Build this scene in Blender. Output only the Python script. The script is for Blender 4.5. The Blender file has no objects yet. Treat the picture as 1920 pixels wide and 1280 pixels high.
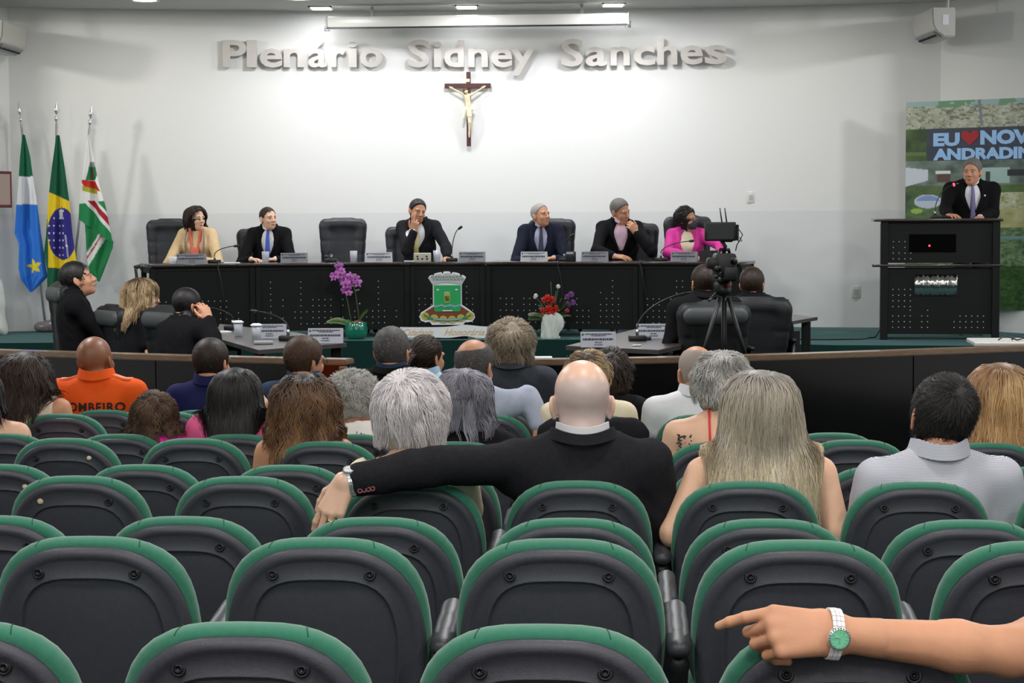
import bpy, bmesh, math, random
import numpy as np
from mathutils import Vector, Matrix, Euler
random.seed(7); rng = np.random.default_rng(7)
sc = bpy.context.scene
COL = sc.collection
PI = math.pi

# ---------------------------------------------------------------- camera
CAM_Z = 1.87; FPX = 3600.0
PITCH = math.atan(225/FPX); ROLL = math.radians(0.25)
cam_d = bpy.data.cameras.new('camera'); cam = bpy.data.objects.new('camera', cam_d); COL.objects.link(cam)
cam_d.sensor_width = 36; cam_d.lens = FPX/1920*36; cam_d.clip_end = 100
CAM_R = (Matrix.Rotation(PI/2 - PITCH, 3, 'X') @ Matrix.Rotation(-ROLL, 3, 'Z'))
cam.matrix_world = Matrix.Translation((0, 0, CAM_Z)) @ CAM_R.to_4x4()
sc.camera = cam

def at(px, py, Y):
    """world point at distance Y along the hall that stands where pixel (px,py) is"""
    d = CAM_R @ Vector(((px-960)/FPX, (640-py)/FPX, -1))
    return Vector((0, 0, CAM_Z)) + d*(Y/d.y)

# ---------------------------------------------------------------- world, lights, exposure
w = bpy.data.worlds.new('world'); sc.world = w; w.use_nodes = True
w.node_tree.nodes['Background'].inputs[0].default_value = (0.75, 0.8, 0.85, 1)
w.node_tree.nodes['Background'].inputs[1].default_value = 0.10
sc.view_settings.view_transform = 'Standard'; sc.view_settings.look = 'None'
sc.view_settings.gamma = 1; sc.view_settings.use_curve_mapping = False
sc.view_settings.exposure = 0.30
def area(name, loc, size, power, rot=(0,0,0), col=(1,1,1), sy=None, spread=None):
    l = bpy.data.lights.new(name, 'AREA'); o = bpy.data.objects.new(name, l); COL.objects.link(o)
    l.energy = power; l.color = col; l.size = size
    if sy: l.shape = 'RECTANGLE'; l.size_y = sy
    if spread: l.spread = math.radians(spread)
    o.location = loc; o.rotation_euler = rot
    return o
def aim(o, target):
    o.rotation_euler = (Vector(target)-o.location).to_track_quat('-Z', 'Y').to_euler()
# unseen area lights at hall ceiling height above the audience
for i, (x, y) in enumerate([(-2.6,1.6),(0.4,1.6),(3.4,1.6),(-2.8,5.4),(0.6,5.4),(3.8,5.4),(-3,9.4),(0.8,9.4),(4.4,9.4)]):
    area('hall_fill_light', (x, y, 4.7), 0.6, 55 if y < 3 else (44 if y < 8 else 14), sy=0.6, col=(1, .97, .92))
for x in (-2.6, .4, 3.4): area('hall_fill_light', (x, -1.6, 4.7), 0.6, 70, sy=0.6, col=(1,.97,.92))  # added behind the camera to brighten the seat backs
for x in (-7.2, -3.4, .3, 4.0, 7.6): area('hall_fill_light', (x, 11.8, 4.7), 0.8, 112 if abs(x) < 5 else 135, sy=0.8, col=(.98,.99,1))  # added frontal fill for the dais wall and people, no visible lamps
# lights at the two flanks of the hall which throw the long wall shadows
l = area('flank_light', (-8.4, 16.4, 4.3), 0.35, 40, col=(1,.99,.9), sy=.3, spread=120); aim(l, (-1.2, 20.9, 2.4))
l = area('flank_light', (8.4, 16.2, 4.3), 0.35, 40, col=(.97,.98,1), sy=.3, spread=120); aim(l, (1.0, 20.8, 2.4))
# recessed square lights over the dais
for x in (-2.0, -0.48, 1.07):
    area('dais_ceiling_light', (x, 19.8, 4.13), 0.3, 27, sy=.3, col=(.96,.97,1))
for x in (-3.9, 2.8):
    area('dais_ceiling_light', (x, 19.6, 4.13), 0.25, 8, sy=.25, col=(1,.97,.86))
# ---------------------------------------------------------------- object helpers
def empty(name, loc=(0,0,0), rotz=0.0):
    o = bpy.data.objects.new(name, None); COL.objects.link(o); o.location = loc; o.rotation_euler = (0,0,rotz); o.empty_display_size = .1
    return o
def tag(o, label=None, cat=None, group=None, kind=None):
    if label: o['label'] = label
    if cat: o['category'] = cat
    if group: o['group'] = group
    if kind: o['kind'] = kind
    return o
def thing(name, label, cat, loc=(0,0,0), rotz=0.0, group=None):
    return tag(empty(name, loc, rotz), label, cat, group)
def obj(name, me, m=None, parent=None, smooth=None, angle=None):
    if isinstance(me, bmesh.types.BMesh):
        bm = me; me = bpy.data.meshes.new(name); bm.normal_update(); bm.to_mesh(me); bm.free()
    o = bpy.data.objects.new(name, me); COL.objects.link(o)
    if m is not None and not me.materials: me.materials.append(m)
    if parent is not None: o.parent = parent
    if smooth and me.polygons: me.polygons.foreach_set('use_smooth', [True]*len(me.polygons))
    if angle is not None:
        me.polygons.foreach_set('use_smooth', [True]*len(me.polygons))
        try: me.set_sharp_from_angle(angle=math.radians(angle))
        except Exception: pass
    return o
def struct(name, me, m=None, **k):
    o = obj(name, me, m, **k); o['kind'] = 'structure'; return o
def dup_tree(o, parent=None):
    c = o.copy(); COL.objects.link(c)
    if parent is not None:
        mi = o.matrix_parent_inverse.copy(); c.parent = parent; c.matrix_parent_inverse = mi
    for ch in list(KIDS.get(o.name, [])) or [x for x in o.children]: dup_tree(ch, c)
    return c
KIDS = {}
def bx(bm, c, s, rz=0.0, bev=0.0, R=None, seg=2, mi=0):
    """box centre c size s, optional bevel"""
    M = Matrix.Translation(c) @ (R.to_4x4() if R is not None else Matrix.Rotation(rz, 4, 'Z')) @ Matrix.Diagonal((s[0], s[1], s[2], 1))
    r = bmesh.ops.create_cube(bm, size=1, matrix=M)
    fs = set(f for v in r['verts'] for f in v.link_faces)
    for f in fs: f.material_index = mi
    if bev > 0:
        es = list(set(e for v in r['verts'] for e in v.link_edges))
        b = bmesh.ops.bevel(bm, geom=es, offset=bev, segments=seg, affect='EDGES', profile=.5, material=-1)
    return bm
def box(c, s, **k): return bx(bmesh.new(), c, s, **k)
def frame_for(d):
    d = Vector(d).normalized(); u = Vector((0,0,1)) if abs(d.z) < .9 else Vector((1,0,0))
    a = d.cross(u).normalized(); b = a.cross(d).normalized(); return a, b
def tube(bm, pts, r, n=8, cap=True, flat=None):
    """tube through pts; r float or list; flat=(ka,kb) squash"""
    pts = [Vector(p) for p in pts]; rs = r if isinstance(r, (list, tuple)) else [r]*len(pts)
    rings = []; pa = None
    for i, p in enumerate(pts):
        d = (pts[min(i+1, len(pts)-1)] - pts[max(i-1, 0)])
        if pa is None: a, b = frame_for(d)
        else:
            d = d.normalized(); a = (pa - d*pa.dot(d)).normalized(); b = a.cross(d).normalized()
        pa = a
        ka, kb = flat or (1, 1)
        rings.append([bm.verts.new(p + a*(math.cos(2*PI*j/n)*rs[i]*ka) + b*(math.sin(2*PI*j/n)*rs[i]*kb)) for j in range(n)])
    for i in range(len(rings)-1):
        for j in range(n):
            bm.faces.new((rings[i][j], rings[i][(j+1) % n], rings[i+1][(j+1) % n], rings[i+1][j]))
    if cap:
        bm.faces.new(rings[0][::-1]); bm.faces.new(rings[-1])
    return bm
def lathe(bm, prof, n=24, c=(0,0,0), M=None):
    """profile [(r,z)...] about z"""
    M = M or Matrix.Translation(c)
    rings = []
    for r, z in prof:
        rings.append([bm.verts.new(M @ Vector((r*math.cos(2*PI*j/n), r*math.sin(2*PI*j/n), z))) for j in range(n)] if r > 1e-5 else [bm.verts.new(M @ Vector((0,0,z)))])
    for a, b in zip(rings, rings[1:]):
        for j in range(n):
            k = (j+1) % n
            if len(a) == 1 and len(b) == 1: continue
            if len(a) == 1: bm.faces.new((a[0], b[k], b[j]))
            elif len(b) == 1: bm.faces.new((a[j], a[k], b[0]))
            else: bm.faces.new((a[j], a[k], b[k], b[j]))
    return bm
def prism(bm, poly, z0, z1, M=None, mi=0):
    M = M or Matrix.Identity(4)
    lo = [bm.verts.new(M @ Vector((x, y, z0))) for x, y in poly]; hi = [bm.verts.new(M @ Vector((x, y, z1))) for x, y in poly]
    n = len(poly)
    fs = [bm.faces.new(lo[::-1]), bm.faces.new(hi)]
    for i in range(n): fs.append(bm.faces.new((lo[i], lo[(i+1) % n], hi[(i+1) % n], hi[i])))
    for f in fs: f.material_index = mi
    bmesh.ops.recalc_face_normals(bm, faces=fs)
    return bm
def text_mesh(s, size=1.0, depth=.01, bold=0.0, shear=0.0, align='CENTER', space=1.0):
    cu = bpy.data.curves.new('t', 'FONT'); cu.body = s; cu.size = size; cu.extrude = depth/2; cu.offset = bold; cu.shear = shear
    cu.align_x = align; cu.align_y = 'BOTTOM_BASELINE' ; cu.space_character = space; cu.resolution_u = 3
    o = bpy.data.objects.new('t', cu); COL.objects.link(o)
    bpy.context.view_layer.update()
    me = bpy.data.meshes.new_from_object(o.evaluated_get(bpy.context.evaluated_depsgraph_get()))
    bpy.data.objects.remove(o); bpy.data.curves.remove(cu)
    return me
# ---------------------------------------------------------------- materials
MATS = {}
def srgb(r, g, b):
    f = lambda c: (c/255/12.92) if c/255 <= .04045 else ((c/255+.055)/1.055)**2.4
    return (f(r), f(g), f(b), 1)
def mat(name, col, rough=.6, metal=0.0, spec=.5, noise=None, bump=None, coat=0, alpha=None, trans=0, sheen=0, emit=None, bscale=200, col2=None, nscale=20, sss=0, stretch=None):
    if name in MATS: return MATS[name]
    m = bpy.data.materials.new(name); m.use_nodes = True; nt = m.node_tree; b = nt.nodes['Principled BSDF']
    c = col if len(col) == 4 else srgb(*col)
    I = b.inputs
    I['Base Color'].default_value = c; I['Roughness'].default_value = rough; I['Metallic'].default_value = metal
    I['Specular IOR Level'].default_value = spec
    if coat: I['Coat Weight'].default_value = coat; I['Coat Roughness'].default_value = .08
    if trans: I['Transmission Weight'].default_value = trans
    if alpha is not None: I['Alpha'].default_value = alpha
    if sheen: I['Sheen Weight'].default_value = sheen; I['Sheen Roughness'].default_value = .5
    if sss: I['Subsurface Weight'].default_value = sss; I['Subsurface Radius'].default_value = (.02, .008, .004); I['Subsurface Scale'].default_value = .4
    if emit: I['Emission Color'].default_value = emit[0]; I['Emission Strength'].default_value = emit[1]
    tc = nt.nodes.new('ShaderNodeTexCoord')
    src = tc.outputs['Object']
    if stretch:
        mp = nt.nodes.new('ShaderNodeMapping'); mp.inputs['Scale'].default_value = stretch; nt.links.new(src, mp.inputs[0]); src = mp.outputs[0]
    if noise or col2:
        n = nt.nodes.new('ShaderNodeTexNoise'); n.inputs['Scale'].default_value = nscale; n.inputs['Detail'].default_value = 5
        nt.links.new(src, n.inputs['Vector'])
        mx = nt.nodes.new('ShaderNodeMix'); mx.data_type = 'RGBA'
        c2 = (col2 if len(col2) == 4 else srgb(*col2)) if col2 else tuple(min(1, x*(1-noise)) for x in c[:3])+(1,)
        mx.inputs[6].default_value = c; mx.inputs[7].default_value = c2
        rp = nt.nodes.new('ShaderNodeValToRGB'); rp.color_ramp.elements[0].position = .35; rp.color_ramp.elements[1].position = .65
        nt.links.new(n.outputs['Fac'], rp.inputs[0]); nt.links.new(rp.outputs[0], mx.inputs[0]); nt.links.new(mx.outputs[2], I['Base Color'])
    if bump:
        n2 = nt.nodes.new('ShaderNodeTexNoise'); n2.inputs['Scale'].default_value = bscale; n2.inputs['Detail'].default_value = 3
        nt.links.new(src, n2.inputs['Vector'])
        bp = nt.nodes.new('ShaderNodeBump'); bp.inputs['Strength'].default_value = bump; bp.inputs['Distance'].default_value = .002
        nt.links.new(n2.outputs['Fac'], bp.inputs['Height']); nt.links.new(bp.outputs[0], I['Normal'])
    MATS[name] = m; return m
def hair_mat(name, stops, rough=.45, spec=.35, root=None, rootpos=.35):
    """stops: colours picked per strand by its random tone; root colour blends in towards the scalp"""
    if name in MATS: return MATS[name]
    m = bpy.data.materials.new(name); m.use_nodes = True; nt = m.node_tree; b = nt.nodes['Principled BSDF']
    at_ = nt.nodes.new('ShaderNodeAttribute'); at_.attribute_name = 'strand'
    sp = nt.nodes.new('ShaderNodeSeparateColor'); nt.links.new(at_.outputs['Color'], sp.inputs[0])
    rp = nt.nodes.new('ShaderNodeValToRGB'); cr = rp.color_ramp
    while len(cr.elements) < len(stops): cr.elements.new(.5)
    for i, s in enumerate(stops): cr.elements[i].position = i/(max(1, len(stops)-1)); cr.elements[i].color = srgb(*s)
    nt.links.new(sp.outputs[0], rp.inputs[0]); out = rp.outputs[0]
    if root:
        mr = nt.nodes.new('ShaderNodeMapRange'); mr.inputs[1].default_value = rootpos*.3; mr.inputs[2].default_value = rootpos*1.6
        nt.links.new(sp.outputs[1], mr.inputs[0])
        mx = nt.nodes.new('ShaderNodeMix'); mx.data_type = 'RGBA'; mx.inputs[6].default_value = srgb(*root)
        nt.links.new(mr.outputs[0], mx.inputs[0]); nt.links.new(out, mx.inputs[7]); out = mx.outputs[2]
    n2 = nt.nodes.new('ShaderNodeTexNoise'); n2.inputs['Scale'].default_value = 420; bp = nt.nodes.new('ShaderNodeBump'); bp.inputs['Strength'].default_value = .35; bp.inputs['Distance'].default_value = .002; tc = nt.nodes.new('ShaderNodeTexCoord'); nt.links.new(tc.outputs['Object'], n2.inputs['Vector']); nt.links.new(n2.outputs['Fac'], bp.inputs['Height']); nt.links.new(bp.outputs[0], b.inputs['Normal'])
    nt.links.new(out, b.inputs['Base Color']); b.inputs['Roughness'].default_value = min(.6, rough+.08); b.inputs['Specular IOR Level'].default_value = spec
    MATS[name] = m; return m

# ---------------------------------------------------------------- implicit surfaces (smooth solid modelling in numpy)
def rotm(x=0, y=0, z=0):
    return np.array(Euler((x, y, z)).to_matrix())
class Ell:
    def __init__(s, c, r, R=None, k=.02, off=0, sub=False):
        s.c = np.array(c, float); s.r = np.array(r, float)+off; s.R = None if R is None else np.array(R, float); s.k = k; s.sub = sub
        m = s.r.max()+k+.03; s.lo = s.c-m; s.hi = s.c+m
    def ev(s, X, Y, Z):
        x, y, z = X-s.c[0], Y-s.c[1], Z-s.c[2]
        if s.R is not None:
            R = s.R; x, y, z = R[0,0]*x+R[1,0]*y+R[2,0]*z, R[0,1]*x+R[1,1]*y+R[2,1]*z, R[0,2]*x+R[1,2]*y+R[2,2]*z
        a, b, c = s.r
        k0 = np.sqrt((x/a)**2+(y/b)**2+(z/c)**2); k1 = np.sqrt((x/a**2)**2+(y/b**2)**2+(z/c**2)**2)
        return k0*(k0-1)/np.maximum(k1, 1e-6)
class Cone:
    def __init__(s, a, b, ra, rb=None, k=.02, off=0, sub=False, sq=None):
        """tapered capsule; sq=(axis vector, factor) flattens the section along that axis"""
        s.a = np.array(a, float); s.b = np.array(b, float); s.ra = ra+off; s.rb = (ra if rb is None else rb)+off; s.k = k; s.sub = sub
        s.sq = None if sq is None else (np.array(sq[0], float)/np.linalg.norm(sq[0]), sq[1])
        m = max(s.ra, s.rb)+k+.03; s.lo = np.minimum(s.a, s.b)-m; s.hi = np.maximum(s.a, s.b)+m
    def ev(s, X, Y, Z):
        d = s.b-s.a; L2 = max((d@d), 1e-9)
        x, y, z = X-s.a[0], Y-s.a[1], Z-s.a[2]
        t = np.clip((x*d[0]+y*d[1]+z*d[2])/L2, 0, 1)
        x, y, z = x-t*d[0], y-t*d[1], z-t*d[2]
        f = 1
        if s.sq is not None:
            n, q = s.sq; u = (x*n[0]+y*n[1]+z*n[2])*(1/q-1); x, y, z = x+n[0]*u, y+n[1]*u, z+n[2]*u
            f = 1.0
        return (np.sqrt(x*x+y*y+z*z)-(s.ra+(s.rb-s.ra)*t))*f
def smin(a, b, k):
    h = np.clip(.5+.5*(b-a)/k, 0, 1); return b+(a-b)*h-k*h*(1-h)
def evalp(prims, P):
    X, Y, Z = P[:,0], P[:,1], P[:,2]; D = np.full(len(P), 1.0)
    for p in prims:
        v = p.ev(X, Y, Z)
        D = -smin(-D, v, p.k) if p.sub else smin(D, v, p.k)
    return D
def gradp(prims, P, e=.002):
    g = np.stack([evalp(prims, P+np.eye(3)[i]*e)-evalp(prims, P-np.eye(3)[i]*e) for i in range(3)], 1)
    return g/np.maximum(np.linalg.norm(g, axis=1, keepdims=True), 1e-6)
def field(prims, ax):
    xs, ys, zs = ax; D = np.full((len(xs), len(ys), len(zs)), .5)
    for p in prims:
        i0, i1 = np.searchsorted(xs, p.lo[0]), np.searchsorted(xs, p.hi[0])
        j0, j1 = np.searchsorted(ys, p.lo[1]), np.searchsorted(ys, p.hi[1])
        k0, k1 = np.searchsorted(zs, p.lo[2]), np.searchsorted(zs, p.hi[2])
        if i1 <= i0 or j1 <= j0 or k1 <= k0: continue
        v = p.ev(xs[i0:i1,None,None], ys[None,j0:j1,None], zs[None,None,k0:k1]); s = np.s_[i0:i1, j0:j1, k0:k1]
        D[s] = -smin(-D[s], v, p.k) if p.sub else smin(D[s], v, p.k)
    return D
def axis(lo, hi, coarse, fines=()):
    """axis samples from lo to hi; fines: (a,b,step) ranges with finer steps"""
    out = [lo]
    while out[-1] < hi:
        x = out[-1]; st = coarse
        for a, b, f in fines:
            if a-coarse*.6 <= x <= b: st = min(st, f)
        out.append(x+st)
    return np.array(out)
def nets(D, ax):
    """surface nets on a rectilinear grid -> verts, quads"""
    xs, ys, zs = ax; D = D.copy(); D[0]=D[-1]=.5; D[:,0]=D[:,-1]=.5; D[:,:,0]=D[:,:,-1]=.5
    S = D < 0; n = np.array(D.shape)
    c = np.zeros(tuple(n-1), np.int8)
    for i in (0,1):
        for j in (0,1):
            for k in (0,1): c += S[i:n[0]-1+i, j:n[1]-1+j, k:n[2]-1+k]
    act = np.argwhere((c > 0) & (c < 8))
    if len(act) == 0: return np.zeros((0,3)), np.zeros((0,4), int)
    idx = np.full(tuple(n-1), -1, np.int32); idx[tuple(act.T)] = np.arange(len(act))
    C = [(i,j,k) for i in (0,1) for j in (0,1) for k in (0,1)]
    val = np.stack([D[act[:,0]+i, act[:,1]+j, act[:,2]+k] for i,j,k in C], 1)
    pos = np.stack([np.stack([xs[act[:,0]+i], ys[act[:,1]+j], zs[act[:,2]+k]], 1) for i,j,k in C], 1)
    acc = np.zeros((len(act), 3)); cnt = np.zeros(len(act))
    for a in range(8):
        for b in range(a+1, 8):
            if sum(abs(C[a][q]-C[b][q]) for q in range(3)) != 1: continue
            va, vb = val[:,a], val[:,b]; m = (va < 0) != (vb < 0)
            t = np.where(m, va/np.where(m, va-vb, 1), 0)
            acc += np.where(m[:,None], pos[:,a]+(pos[:,b]-pos[:,a])*t[:,None], 0); cnt += m
    V = acc/cnt[:,None]
    Q = []
    for axn in range(3):
        u, v = [(1,2),(2,0),(0,1)][axn]
        sl0 = [slice(None)]*3; sl1 = [slice(None)]*3; sl0[axn] = slice(0,-1); sl1[axn] = slice(1,None)
        a, b = S[tuple(sl0)], S[tuple(sl1)]
        e = np.argwhere(a != b); e = e[(e[:,u] > 0) & (e[:,v] > 0) & (e[:,u] < n[u]-1) & (e[:,v] < n[v]-1)]
        if not len(e): continue
        flip = a[tuple(e.T)]
        def g(du, dv):
            q = e.copy(); q[:,u] -= du; q[:,v] -= dv; return idx[tuple(q.T)]
        q = np.stack([g(1,1), g(0,1), g(0,0), g(1,0)], 1)
        q[~flip] = q[~flip][:, ::-1]; Q.append(q)
    return V, np.concatenate(Q)
def np_mesh(name, V, F, smooth=True):
    me = bpy.data.meshes.new(name); V = np.asarray(V, np.float32); F = np.asarray(F, np.int32)
    me.vertices.add(len(V)); me.vertices.foreach_set('co', V.ravel())
    k = F.shape[1]; me.loops.add(F.size); me.loops.foreach_set('vertex_index', F.ravel())
    me.polygons.add(len(F)); me.polygons.foreach_set('loop_start', np.arange(0, F.size, k, dtype=np.int32))
    me.polygons.foreach_set('use_smooth', np.full(len(F), smooth)); me.update(calc_edges=True)
    return me
def sdf_mesh(name, prims, step, fines=((),(),()), post=None, pad=.03, raw=False, lohi=None):
    pos = [p for p in prims if not p.sub]
    lo = np.min([p.lo for p in pos], 0)-.005; hi = np.max([p.hi for p in pos], 0)+.005
    if lohi: lo = np.maximum(lo, lohi[0]); hi = np.minimum(hi, lohi[1])
    ax = [axis(lo[i], hi[i], step, fines[i]) for i in range(3)]
    D = field(prims, ax)
    if post: D = post(D, ax[0][:,None,None], ax[1][None,:,None], ax[2][None,None,:])
    V, Q = nets(D, ax)
    return (V, Q) if raw else np_mesh(name, V, Q)
def merge_raw(parts):
    V = np.concatenate([p[0] for p in parts]); n = 0; F = []
    for p in parts: F.append(p[1]+n); n += len(p[0])
    return V, np.concatenate(F)
# ---------------------------------------------------------------- material palette
mat('skin', (214,160,130), .5, spec=.35, noise=.12, nscale=14, bump=.15, sss=.06)
mat('skin_fair', (232,186,158), .5, spec=.35, noise=.10, nscale=12, bump=.15, sss=.06)
mat('skin_tan', (206,150,118), .5, spec=.35, noise=.12, nscale=14, bump=.15, sss=.05)
mat('skin_brown', (140,92,66), .42, spec=.45, noise=.12, nscale=14, bump=.15, sss=.04)
mat('skin_pink', (236,194,168), .36, spec=.5, noise=.10, nscale=22, bump=.25, sss=.06, col2=(234,190,168))
mat('eye_white', (186,178,170), .3); mat('iris', (40,26,20), .2); mat('lips', (178,104,92), .45); mat('lips_red', (160,60,70), .4)
mat('brow_dark', (42,32,28), .8); mat('brow_grey', (130,124,118), .8)
mat('suit_black', (17,17,20), .85, spec=.15, noise=.2, nscale=60, bump=.5, bscale=900)
mat('suit_charcoal', (38,38,43), .9, spec=.12, noise=.2, nscale=90, bump=.5, bscale=900)
mat('suit_grey', (62,66,74), .9, spec=.15, noise=.2, nscale=90, bump=.5, bscale=900)
mat('suit_navy', (26,30,48), .85, spec=.2, noise=.2, nscale=90, bump=.4, bscale=900)
mat('shirt_navy', (28,32,82), .85, spec=.2, noise=.15, nscale=9, bump=.4, bscale=600)
mat('shirt_slate', (48,64,92), .85, spec=.2, noise=.15, nscale=9, bump=.4, bscale=600)
mat('cotton_black', (20,20,23), .9, spec=.2, noise=.2, nscale=30, bump=.5, bscale=500)
mat('white', (232,232,238), .75, spec=.3, noise=.05, nscale=30); mat('shirt_lilac', (176,178,208), .75); mat('shirt_pinkish', (226,190,208), .75)
mat('shirt_bluegrey', (176,184,204), .8, spec=.2, noise=.12, nscale=26, bump=.3, bscale=700); mat('shirt_lightblue', (170,205,226), .8)
mat('cream', (236,224,196), .8, spec=.2, noise=.08, nscale=20, bump=.2, bscale=500); mat('beige_knit', (226,206,184), .85, noise=.12, nscale=90, bump=.5, bscale=300)
mat('orange', (244,92,22), .75, spec=.25, noise=.12, nscale=8, bump=.4, bscale=700); mat('orange_trim', (250,140,96), .7)
mat('pink', (232,96,148), .8, noise=.12, nscale=14, bump=.3, bscale=500); mat('magenta', (226,40,160), .7, noise=.15, nscale=10); mat('hotpink', (214,46,150), .75, noise=.15, nscale=12, bump=.3, bscale=400)
mat('red_strap', (226,50,50), .6); mat('trousers_dark', (30,30,36), .9); mat('jeans', (70,90,130), .9, noise=.3, nscale=60)
mat('tie_blue', (58,88,196), .5); mat('tie_dark', (46,48,74), .5); mat('tie_grey', (120,116,160), .5, noise=.3, nscale=200); mat('tie_yellow', (214,206,130), .5)
mat('mustard', (226,196,150), .8, noise=.1, nscale=40); mat('taupe', (140,124,122), .8); mat('coral', (226,116,96), .7, noise=.2, nscale=60)
mat('gold', (230,190,110), .25, metal=1); mat('silver', (216,216,220), .32, metal=.75); mat('steel', (170,172,176), .3, metal=1); mat('mask_dark', (56,58,66), .85)
mat('glasses_dark', (24,22,26), .3); mat('glasses_clear', (200,170,160), .3)
hair_mat('hair_black', [(14,12,13),(26,22,22),(36,31,30)], .38, .4)
hair_mat('hair_darkbrown', [(26,17,13),(44,30,23),(62,44,34)], .42, .35)
hair_mat('hair_brown', [(48,32,24),(76,54,40),(98,74,56)], .45, .3)
hair_mat('hair_ombre', [(70,42,26),(130,90,58),(168,126,86)], .36, .45, root=(36,22,18), rootpos=.55)
hair_mat('hair_blonde', [(140,118,92),(206,186,152),(234,218,186),(246,236,212)], .36, .5, root=(132,126,122), rootpos=.5)
hair_mat('hair_honey', [(112,78,48),(184,142,94),(226,190,138)], .36, .45, root=(120,84,54), rootpos=.3)
hair_mat('hair_darkblonde', [(86,68,48),(158,132,96),(204,180,138)], .42, .3, root=(60,44,34), rootpos=.3)
hair_mat('hair_wavygrey', [(92,80,66),(136,122,104),(168,156,136)], .45, .3)
hair_mat('hair_silver', [(176,170,176),(216,210,214),(240,234,236)], .42, .3)
hair_mat('hair_greyviolet', [(84,82,92),(124,122,134),(164,162,172)], .42, .3)
hair_mat('hair_grey', [(120,118,114),(168,166,162),(205,203,200)], .45, .3)
hair_mat('hair_saltpepper', [(40,38,38),(84,80,80),(140,136,136)], .5, .3)
hair_mat('hair_fuzz', [(222,190,176),(226,198,186)], .5, .3); hair_mat('hair_midgrey', [(74,70,68),(122,116,112),(158,152,148)], .5, .3)
hair_mat('hair_fuzzgrey', [(150,136,128),(176,164,156)], .6, .2)
hair_mat('hair_fuzzdark', [(66,48,38),(78,58,46)], .6, .2)
# ---------------------------------------------------------------- people
def nz(v): v = np.array(v, float); return v/np.linalg.norm(v)
def head_prims(H, R, s=1.0, fem=False, ears=True, wide=1.0, jaw=1.0):
    t = lambda p: H+R@(np.array(p, float)*s*np.array([wide,1,1]))
    E = lambda c, r, k=.02, sub=False, RR=None: Ell(t(c), np.array(r)*s*np.array([wide,1,1]), R if RR is None else R@RR, k*s, sub=sub)
    j = .9 if fem else 1.0*jaw
    P = [E((0,-.016,.036), (.0765,.096,.086)), E((0,.022,-.028), (.061,.067,.084), .03), E((0,.034,-.078), (.047*j,.046,.034), .03),
         E((0,.07,-.098), (.019*j,.018,.016), .025), Cone(t((0,.086,.01)), t((0,.108,-.03)), .0075*s, .0125*s, .012*s),
         E((.011,.098,-.035), (.009,.011,.008), .008), E((-.011,.098,-.035), (.009,.011,.008), .008),
         E((.03,.076,.02), (.026,.014,.009), .015), E((-.03,.076,.02), (.026,.014,.009), .015),
         E((.038,.06,-.032), (.022,.022,.022), .02), E((-.038,.06,-.032), (.022,.022,.022), .02),
         E((.031,.096,.001), (.0155,.014,.0065), .008, True), E((-.031,.096,.001), (.0155,.014,.0065), .008, True),
         E((0,.09,-.06), (.023,.011,.0048), .006), E((0,.088,-.071), (.019,.011,.0055), .006), E((0,.103,-.0655), (.022,.008,.0016), .004, True)]
    if ears:
        for q in (1,-1):
            RR = rotm(.25, 0, q*.45)
            P += [E((q*.081,-.012,-.008), (.0075,.02,.032), .008, RR=RR), E((q*.091,-.006,-.004), (.006,.011,.018), .006, True, RR=RR), E((q*.078,-.006,-.034), (.006,.009,.01), .008)]
    return P
def skull_prims(H, R, s=1.0, off=0.0, wide=1.0):
    t = lambda p: H+R@(np.array(p, float)*s*np.array([wide,1,1]))
    return [Ell(t((0,-.016,.036)), np.array((.0765*wide,.096,.086))*s+off, R, .03), Ell(t((0,.0,-.035)), np.array((.058*wide,.062,.08))*s+off, R, .04)]
def hand_prims(W, d, n, right=True, curl=.5, s=1.0, spread=.1, thumb=.5, curls=None, tsp=1.0):
    d = nz(d); n = nz(np.array(n)-d*np.dot(n, d)); sd = np.cross(n, d)*(1 if right else -1); W = np.array(W, float)
    P = []; fing = []
    offs = [.031, .0105, -.0105, -.030]; ln = [(.043,.026,.021), (.048,.030,.022), (.044,.028,.022), (.035,.021,.019)]; kb = [.090,.094,.090,.080]
    for i in range(4):
        kn = W+s*(d*kb[i]+sd*offs[i]+n*(.004 if i in (1,2) else 0)); P.append(Cone(W+s*sd*offs[i]*.55, kn, .0165*s, .0115*s, .014*s))
        a = (curls[i] if curls else curl); c = 0.0; p = kn; sp = spread*(1.2, .3, -.4, -1.3)[i]
        for q, L in enumerate(ln[i]):
            c += a*(.75, 1.0, .7)[q]
            f = d*math.cos(c)-n*math.sin(c)+sd*sp*math.cos(c); f = nz(f); e = p+f*L*s
            P.append(Cone(p, e, (.0098, .0088, .0082)[q]*s*(.88 if i == 3 else 1), (.0088,.0082,.0068)[q]*s*(.88 if i == 3 else 1), .0035*s)); p = e
        fing.append(p)
    t0 = W+s*(d*.018+sd*.022-n*.006); t1 = t0+s*nz(d*.75+sd*(.75*tsp)-n*.35*thumb)*.045; t2 = t1+s*nz(d*.95+sd*.25-n*.3*thumb)*.033; t3 = t2+s*nz(d*1.0+sd*(.05)-n*.3*thumb)*.026
    P += [Cone(t0, t1, .0155*s, .0115*s, .012*s), Cone(t1, t2, .0112*s, .0098*s, .005*s), Cone(t2, t3, .0098*s, .0075*s, .005*s)]
    return P, fing
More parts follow.
